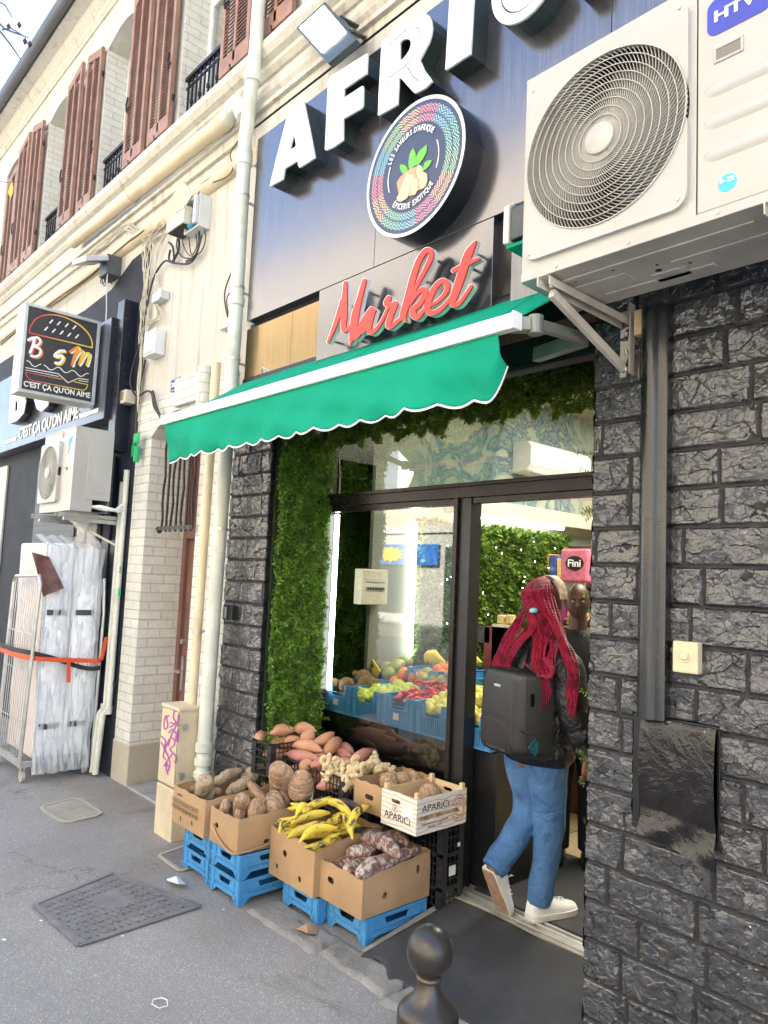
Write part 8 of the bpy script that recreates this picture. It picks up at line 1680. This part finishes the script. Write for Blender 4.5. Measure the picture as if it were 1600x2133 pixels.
loft(mb, [(W(0, 0, z), rw, fw_, a, b) for z, a, b in ((.72, .14, .09), (.85, .15, .10), (1.0, .12, .085), (1.18, .15, .095), (1.28, .15, .085), (1.33, .06, .055))], 20)
limb(mb, [W(.15, -.0, 1.27), W(.275, -.01, 1.04), W(.330, .03, .835)], [.045, .036, .026]); hand(mb, W, W(.332, .033, .835), Vector((.03, .03, -1)), rw*-.25-fw_, .75, .98)
limb(mb, [W(-.15, 0, 1.27), W(-.23, -.02, 1.04), W(-.20, .06, .84)], [.045, .036, .026]); hand(mb, W, W(-.20, .06, .84), Vector((.03, .1, -1)), rw*.3-fw_, .5, .98)
limb(mb, [W(.075, 0, .78), W(.085, .02, .47), W(.045, .01, .11)], [.085, .055, .035]); limb(mb, [W(-.08, 0, .78), W(-.062, .0, .48), W(-.055, -.21, .22)], [.085, .055, .035]); body_obj(mb, M_skin, pr_)
def denim():
    m, t, b = nodes('blue_denim'); v = coords(t, 1, False); n = noise(t, v, 7, 4, .6, .8); col = ramp(t, n, [(.3, (.045,.13,.32)), (.7, (.09,.22,.45))]); f = noise(t, v, 380, 2); col = mix(t, col, ramp(t, f, [(.3, (.75,.75,.75)), (.7, (1.1,1.1,1.1))]), .8, 'MULTIPLY')
    t.links.new(col, b.inputs['Base Color']); b.inputs['Roughness'].default_value = .85; bump(t, b, mth(t, 'ADD', noise(t, v, 11, 3, .5, 1.4), mth(t, 'MULTIPLY', f, .12)), .9, .025); return m
jn = MB(); fold = lambda s, a: 1.03+.03*math.sin(a*2+s*17)+.035*math.sin(s*33+a*1.5)*(1 if s > .35 else .5)+.03*math.sin(s*70+a)*(s > .85)
limb(jn, [W(.070, .0, .86), W(.082, .0, .72), W(.086, .02, .50), W(.068, .02, .30), W(.045, .0, .085)], [.105, .102, .074, .064, .056], 8, 26, fold); limb(jn, [W(-.075, .0, .86), W(-.085, .0, .72), W(-.066, .02, .50), W(-.052, -.09, .36), W(-.052, -.21, .235)], [.105, .102, .078, .068, .058], 8, 26, fold)
limb(jn, [W(-.0, .0, .90), W(-.0, .0, .76)], [.15, .14], 4, 24, None, .72, rw); jo = obj('jeans', jn, denim(), pr_, smooth=True); md = jo.modifiers.new('r', 'REMESH'); md.mode = 'VOXEL'; md.voxel_size = .007; md.use_smooth_shade = True
def puffer():
    m, t, b = nodes('black_puffer_cloth'); v = coords(t, 1, False); b.inputs['Base Color'].default_value = (.008, .008, .010, 1); b.inputs['Roughness'].default_value = .38; b.inputs['Specular IOR Level'].default_value = .42
    bump(t, b, mth(t, 'ADD', noise(t, v, 13, 4, .55, 1.5), mth(t, 'MULTIPLY', noise(t, v, 45, 3, .5, 1), .3)), .8, .022); return m
M_puf = puffer(); baf = lambda n_, amp: (lambda s, a: 1-amp+amp*1.6*abs(math.sin(math.pi*s*n_))**.5+.02*math.sin(a*3+s*9))
jk = MB(); J = [(.755, .20, .13), (.80, .225, .15), (.92, .22, .155), (1.05, .22, .15), (1.18, .225, .15), (1.27, .21, .125), (1.33, .14, .11), (1.385, .085, .085)]
zs = np.linspace(.755, 1.385, 60); secs = [(W(0.0, -.005, z), rw, fw_, np.interp(z, [j[0] for j in J], [j[1] for j in J]), np.interp(z, [j[0] for j in J], [j[2] for j in J])) for z in zs]; loft(jk, secs, 40, baf(5, .05)); jb = obj('jacket', jk, M_puf, pr_, smooth=True)
for s, P_ in ((1, [W(.11, 0, 1.29), W(.21, -.005, 1.21), W(.275, -.01, 1.04), W(.308, .01, .93), W(.328, .03, .845)]), (-1, [W(-.13, 0, 1.29), W(-.20, -.005, 1.22), W(-.245, -.02, 1.04), W(-.235, .02, .94), W(-.205, .055, .855)])):
    sl_ = MB(); limb(sl_, P_, [.085, .088, .078, .066, .048], 12, 24, baf(6, .06)); obj('sleeve', sl_, M_puf, jb, smooth=True)
hd = MB(); loft(hd, [(W(.01, -.05+.02*q, 1.24+.14*q), rw, (fw_*.75+up*.45).normalized(), (.10+.045*math.sin(math.pi*min(1, q*1.15)))*(1 if q < .9 else .75), .075+.03*math.sin(math.pi*q)) for q in [k/12 for k in range(13)]], 26, lambda s, a: 1+.04*math.sin(5*a+s*6)); obj('hood', hd, M_puf, jb, smooth=True)
# shoes
def shoe(M_, label):
    s_ = MB(); so = MB(); prof = [(-.085, .026, .085), (-.075, .032, .098), (-.04, .036, .100), (.0, .035, .088), (.05, .040, .070), (.10, .044, .058), (.145, .042, .050), (.172, .030, .042), (.182, .012, .034)]
    X_ = [p[0] for p in prof]; ys = np.linspace(-.085, .182, 26)
    base = len(s_.v)
    for y in ys:
        wd = np.interp(y, X_, [p[1] for p in prof]); h = np.interp(y, X_, [p[2] for p in prof])
        for k in range(13):
            a = math.pi*k/12; s_.v.append(tuple(M_ @ Vector((wd*1.02*math.cos(a)*(1-.10*math.sin(a)), y, .022+(h-.022)*math.sin(a)**.75))))
    for i in range(25):
        for k in range(12): p = i*13+k; s_.f.append((p, p+1, p+14, p+13))
    s_.f.append(tuple(range(13))); s_.f.append(tuple(25*13+k for k in range(13))[::-1])
    out = [(np.interp(y, X_, [p[1]+.005 for p in prof])*sg, y+(0)) for sg, ys_ in ((1, ys), (-1, ys[::-1])) for y in ys_]
    n = len(out); vs = [M_ @ Vector((x, y, z)) for z in (0, .026) for x, y in out]; so.add(vs, [tuple(range(n))[::-1], tuple(range(n, 2*n))]+[(i, (i+1) % n, (i+1) % n+n, i+n) for i in range(n)])
    sh_ = obj('shoe', s_, mat('white_leather', (.84,.85,.85), .45, 0, .04, 20, .15, 60, .001), pr_, smooth='auto'); obj('sole', so, mat('white_rubber', (.70,.70,.67), .6, 0, .05), sh_, bevel=.003)
    tr = MB(); o2 = [(x*.86, y*.93+.002) for x, y in out]; tr.add([M_ @ Vector((x, y, z)) for z in (-.0035, 0) for x, y in o2], [tuple(range(n))[::-1]]+[(i, (i+1) % n, (i+1) % n+n, i+n) for i in range(n)])
    for k in range(11): y = -.065+.021*k; tr.box((-.022, y, -.0055), (.022, y+.009, -.0035), M_)
    obj('tread', tr, mat('worn_tread', (.34,.24,.17), .8, 0, .25, 40), sh_)
    la = MB()
    for k in range(4): y = .035+.022*k; la.tube([M_ @ Vector((-.020, y, .068-.05*y)), M_ @ Vector((0, y+.006, .084-.18*y)), M_ @ Vector((.020, y, .068-.05*y))], .003, 5)
    la.tube([M_ @ Vector((0, .03, .085)), M_ @ Vector((.03, .02, .095)), M_ @ Vector((.035, .0, .08))], .0025, 5); la.tube([M_ @ Vector((.034, -.07, .05)), M_ @ Vector((.040, .0, .055)), M_ @ Vector((.044, .07, .040))], .0012, 4); obj('laces', la, MC['white_leather'], sh_)
    ck = MB(); ck.tube([M_ @ Vector((0, -.035, .075)), M_ @ Vector((0, -.04, .125))], .030, 14); obj('sock', ck, mat('grey_sock', (.3,.3,.36), .9), pr_)
R3 = Matrix((rw, fw_, up)).transposed().to_4x4(); S3 = Matrix.Diagonal((1.12, 1.06, 1.15, 1)); shoe(Matrix.Translation(W(.045, .035, .012)) @ R3 @ S3, ''); shoe(Matrix.Translation(W(-.068, -.205, .182)) @ R3 @ Matrix.Rotation(.15, 4, 'Z') @ Matrix.Rotation(math.radians(-62), 4, 'X') @ Matrix.Translation((0, .03, .0)) @ S3, '')
# backpack
bpk = thing('backpack', 'smooth black hard backpack with a small silver badge, worn on the puffer jacket', 'backpack', tuple(W(-.04, -.25, .8))); M_bp = mat('bag_black', (.014,.0145,.017), .42, 0, .15, 5, .12, 90, .001); B0, B1, BZ0, BZ1 = -.145, .150, .80, 1.215
def bg(a, b, z): return W(a+(.012 if 0 else 0), b, z)
mb = MB(); pr2 = rrect(B0, BZ0, B1, BZ1, .05, 6); N_ = len(pr2); ca_, cz2 = (B0+B1)/2, (BZ0+BZ1)/2; lay = [(-.085, 1.0), (-.205, 1.0), (-.235, .97), (-.252, .90), (-.256, .80)]
for (b, s) in lay: mb.v += [tuple(bg(ca_+(a-ca_)*s+(.07*min(1, (b+.25)/.16) if a > ca_ and b > -.25 else 0), b+.03*(z-BZ0)*(1 if b < -.2 else 0), cz2+(z-cz2)*(s*.5+.5*s))) for a, z in pr2]
for i in range(len(lay)-1): mb.f += [(i*N_+k, i*N_+(k+1) % N_, (i+1)*N_+(k+1) % N_, (i+1)*N_+k) for k in range(N_)]
mb.f += [tuple(range(N_)), tuple((len(lay)-1)*N_+k for k in range(N_))[::-1]]; obj('shell', mb, M_bp, bpk, smooth='auto')
def bstroke(pts, w_, h_, b): 
    mb = MB(); mb.tube([bg(a, b-.0+.03*(z-BZ0), z) for a, z in pts], w_, 6); return mb
obj('pocket_seam', bstroke(spline([(B0+.02, .985), (0, .985), (.09, .975), (.130, .95)], 5), .004, 0, -.256), M_bp, bpk); obj('pocket_edge', bstroke(spline([(B0+.025, .93), (B0+.035, .955), (0, .955), (.09, .945), (.110, .90), (.118, .84)], 5), .0045, 0, -.256), M_bp, bpk)
mb = MB(); mb.box((-.025, -.004, -.006), (.025, 0, .006), Matrix.Translation(bg(-.005, -.245, 1.125)) @ R3); obj('badge', mb, M_galv, bpk, bevel=.001)
o_ = bg(-.07, -.258, .825); text('lettering', 'IN LEASOON', o_, rw, up, .15, .014, mat('dark_grey_print', (.09,.09,.09), .4), bpk, .0, .001)
mb = MB(); mb.tube([Vector(q) for q in spline([tuple(bg(-.05, -.13, 1.21)), tuple(bg(-.03, -.13, 1.25)), tuple(bg(.05, -.13, 1.255)), tuple(bg(.08, -.13, 1.21))], 5)], .009, 8); obj('handle', mb, M_bp, bpk)
mb = MB(); mb.box((0, -.012, -.03), (.006, .012, .03), Matrix.Translation(bg(B1+.028, -.18, 1.08)) @ R3); obj('usb_port', mb, mat('port_gloss', (.01,.01,.012), .12), bpk, bevel=.002)
mb = MB(); mb.box((0, -.030, -.030), (.008, .030, .030), Matrix.Translation(bg(B1+.035, -.165, .865)) @ R3 @ Matrix.Rotation(.8, 4, 'X')); obj('teal_phone', mb, mat('teal_glass', (.02,.12,.14), .12, 0, .4, 30), bpk, bevel=.003)
mb = MB(); mb.tube([bg(B1+.066-.058*k/8, -.10-.13*k/8, .935+.012*math.sin(k*.8)) for k in range(9)], .003, 6); mb.tube([bg(B1+.02, -.205, z) for z in (.84, .95, 1.1, 1.18)], .003, 6); obj('side_seams', mb, M_bp, bpk)
for s in (-.16, .06):
    mb = MB(); P_ = [Vector(q) for q in spline([tuple(W(s, -.16, 1.2)), tuple(W(s*.9, -.10, 1.33)), tuple(W(s*.9, .02, 1.34)), tuple(W(s, .13, 1.2)), tuple(W(s, .14, 1.0)), tuple(W(s*1.3, .0, .86)), tuple(W(s, -.15, .84))], 5)]
    for a, b in zip(P_[:-1], P_[1:]): mb.bar(a, b+(b-a)*.05, .04, .01)
    obj('shoulder_strap', mb, M_bp, bpk)
# braids
def braid_mat():
    m, t, b = nodes('red_braids'); g = t.nodes.new('ShaderNodeNewGeometry'); v = coords(t, 1, False); n = noise(t, v, 14, 3); col = ramp(t, g.outputs['Random Per Island'], [(0, (.30,.006,.03)), (.6, (.46,.012,.05)), (1, (.40,.02,.12))])
    t.links.new(mix(t, col, (.05,.004,.012), ramp(t, n, [(.35, (.7,)*3), (.5, (0,)*3)])), b.inputs['Base Color']); b.inputs['Roughness'].default_value = .5; wv = t.nodes.new('ShaderNodeTexWave'); wv.inputs['Scale'].default_value = 45; wv.inputs['Distortion'].default_value = 3; wv.bands_direction = 'Z'; t.links.new(v, wv.inputs[0]); bump(t, b, wv.outputs[1], .9, .006); return m
M_br = braid_mat()
mb = MB(); hw_ = lambda a, b, z: W(HC[0]+a, HC[1]+b, HC[2]+z)
mb.grid(lambda u, v: hw_(.080*math.cos(6.283*u)*math.sin(math.pi*(.02+.55*v)), (.100*math.sin(6.283*u)-.006)*math.sin(math.pi*(.02+.55*v)), .122*math.cos(math.pi*(.02+.55*v))) if not (.12 < u < .38 and v > .55) else hw_(.080*math.cos(6.283*u)*.98, .088*math.sin(6.283*u), .122*math.cos(math.pi*(.02+.55*.55))), 32, 16, True); obj('scalp_hair', mb, mat('dark_root_hair', (.05,.008,.014), .6), pr_, smooth=True)
def pxp(u, v, y): return at(u, v, y=y)
G_ = [(34, [(1082,1290), (1057,1332), (1040,1370), (1030,1392)], (-.085, -.02), 10), (22, [(1108,1300), (1082,1335), (1062,1362), (1052,1392)], (-.05, -.06), 9), (44, [(1125,1320), (1122,1365), (1128,1395), (1140,1408)], (0, -.095), 13), (22, [(1150,1330), (1146,1375), (1140,1402), (1122,1404)], (.03, -.09), 8), (44, [(1165,1320), (1185,1365), (1196,1410), (1190,1455)], (.075, -.04), 12), (22, [(1160,1310), (1178,1350), (1192,1395), (1196,1440)], (.055, -.06), 8)]
hb_ = MB()
for (n_, way, (ca, cb_2), jit) in G_:
    for k in range(n_):
        q = rnd.uniform(-1, 1); q2 = rnd.uniform(-1, 1); ang = math.atan2(cb_2, ca)+q*.42; pts = []
        for s in (0.05, .35, .7, .95): ph = s*1.45; ex = 1+.18*max(0, s-.5); pts.append(hw_((.090+.006*q2)*ex*math.cos(ang)*math.sin(ph), .108*ex*math.sin(ang)*math.sin(ph)-.012, .130*math.cos(ph)))
        for j, (u, v) in enumerate(way): pts.append(pxp(u+q*jit*(1 if j < 3 else .8)+q2*2, v+q2*6*(j/3), [3.00, 2.955, 2.94, 2.93][j]-.012*q2))
        if ca > .05 and k % 3 == 0: pts.append(pxp(1192+q*9, 1478+q2*20, 2.935))
        hb_.tube([Vector(p)+Vector((.0035*math.sin(i_*1.1+k), 0, 0)) for i_, p in enumerate(spline([tuple(p) for p in pts], 4))], .0034, 5)
for k in range(10): q = rnd.uniform(-1, 1); hb_.tube([Vector(p) for p in spline([tuple(pxp(1134+8*q, 1370, 2.92)), tuple(pxp(1150+6*q, 1398, 2.90)), tuple(pxp(1138+5*q, 1410+3*q, 2.89)), tuple(pxp(1118+4*q, 1402+3*q, 2.89)), tuple(pxp(1095, 1383+2*q, 2.90))], 5)], .004, 5)
for k in range(5): hb_.tube([pxp(1128+k*3, 1400, 2.93), pxp(1132+k*4, 1440, 2.935), pxp(1138+(k-2)*4, 1478-k*5, 2.935)], [.0035, .003, .0015], 5)
obj('braids', hb_, M_br, pr_, smooth=True, fix=False)
mb = MB(); mb.grid(lambda u, v: hw_(.104*math.cos(math.pi*(.06+.80*u)), .030+.045*(v-.5), .142*math.sin(math.pi*(.06+.80*u))-.004) , 30, 5); obj('headband', mb, mat('cream_red_band', (.62,.46,.36), .7, 0, .45, 45), pr_, smooth=True, solid=.006)
mb = MB(); mb.lathe([(.004,-.012),(.020,-.008),(.022,.006),(.008,.014)], pxp(1112, 1272, 2.985), 12); obj('hair_clip', mb, mat('pale_blue_clip', (.22,.52,.68), .4, 0, .3, 30), pr_, smooth=True)
# shopkeeper
mn = thing('person', 'bald man in a dark shirt looking out of the shop over the braids', 'person', (-2.56, 3.95, 0)); W2 = frame2((-2.515, 3.93), math.pi+.56)
rw2, fw2 = W2(1,0,0)-W2(0,0,0), W2(0,1,0)-W2(0,0,0); mb = MB(); head(mb, W2, (0, 0, 1.528), .073, .093, .112); loft(mb, [(W2(0, -.01, z), rw2, fw2, a, b) for z, a, b in ((1.27, .09, .07), (1.33, .056, .058), (1.45, .05, .055))], 16)
loft(mb, [(W2(0, 0, z), rw2, fw2, a, b) for z, a, b in ((.78, .14, .10), (1.0, .13, .10), (1.2, .17, .11), (1.28, .15, .09), (1.32, .06, .06))], 20)
for s in (-1, 1): limb(mb, [W2(.17*s, 0, 1.25), W2(.21*s, -.02, 1.0), W2(.19*s, .10, .82)], [.05, .038, .028]); hand(mb, W2, W2(.19*s, .10, .82), Vector((0, 0, -1))+fw2*.4, fw2*s-rw2*.1, .4); limb(mb, [W2(.085*s, 0, .82), W2(.09*s, .01, .45), W2(.09*s, 0, .06)], [.09, .055, .038]); limb(mb, [W2(.09*s, -.03, .03), W2(.09*s, .14, .025)], [.035, .03])
body_obj(mb, M_skind, mn, .0042)
for s in (-1, 1):
    mb = MB(); c_ = W2(s*.028, .0745, 1.533); mb.lathe([(.0105*math.sin(math.pi*k/8)+.0002, -.0105*math.cos(math.pi*k/8)) for k in range(9)], c_, 12); ey = obj('eye', mb, mat('eye_white', (.75,.72,.66), .3), mn, smooth=True); mb = MB(); mb.lathe([(.0052, 0), (.0048, .0015)], c_+fw2*.0098, 12, fw2.to_track_quat('Z', 'Y').to_matrix().to_4x4()); obj('iris', mb, mat('dark_iris', (.01,.006,.004), .2), ey)
    mb = MB(); mb.tube([W2(s*.014, .0935, 1.552), W2(s*.03, .0915, 1.556), W2(s*.045, .080, 1.551)], [.002, .0028, .0018], 5); obj('eyebrow', mb, M_black, mn)
mb = MB(); loft(mb, [(W2(0, 0, z), rw2, fw2, a, b) for z, a, b in ((.74, .17, .13), (.95, .165, .13), (1.15, .19, .13), (1.27, .18, .11), (1.33, .09, .075), (1.36, .066, .07))], 28, lambda s, a: 1+.015*math.sin(a*4+s*14)); ms = mat('dark_shirt', (.016,.018,.026), .8, 0, .2, 8, .4, 20, .01); sh2 = obj('shirt', mb, ms, mn, smooth=True)
for s in (-1, 1): mb = MB(); limb(mb, [W2(.15*s, 0, 1.26), W2(.21*s, -.02, 1.02), W2(.195*s, .08, .86)], [.075, .06, .045]); obj('sleeve', mb, ms, sh2, smooth=True); mb = MB(); limb(mb, [W2(.075*s, 0, .80), W2(.09*s, .01, .45), W2(.09*s, 0, .08)], [.10, .075, .065]); obj('trouser_leg', mb, ms, mn, smooth=True); mb = MB(); limb(mb, [W2(.09*s, -.06, .045), W2(.09*s, .06, .045), W2(.09*s, .17, .03)], [.045, .048, .03]); obj('shoe', mb, M_black, mn, smooth=True)
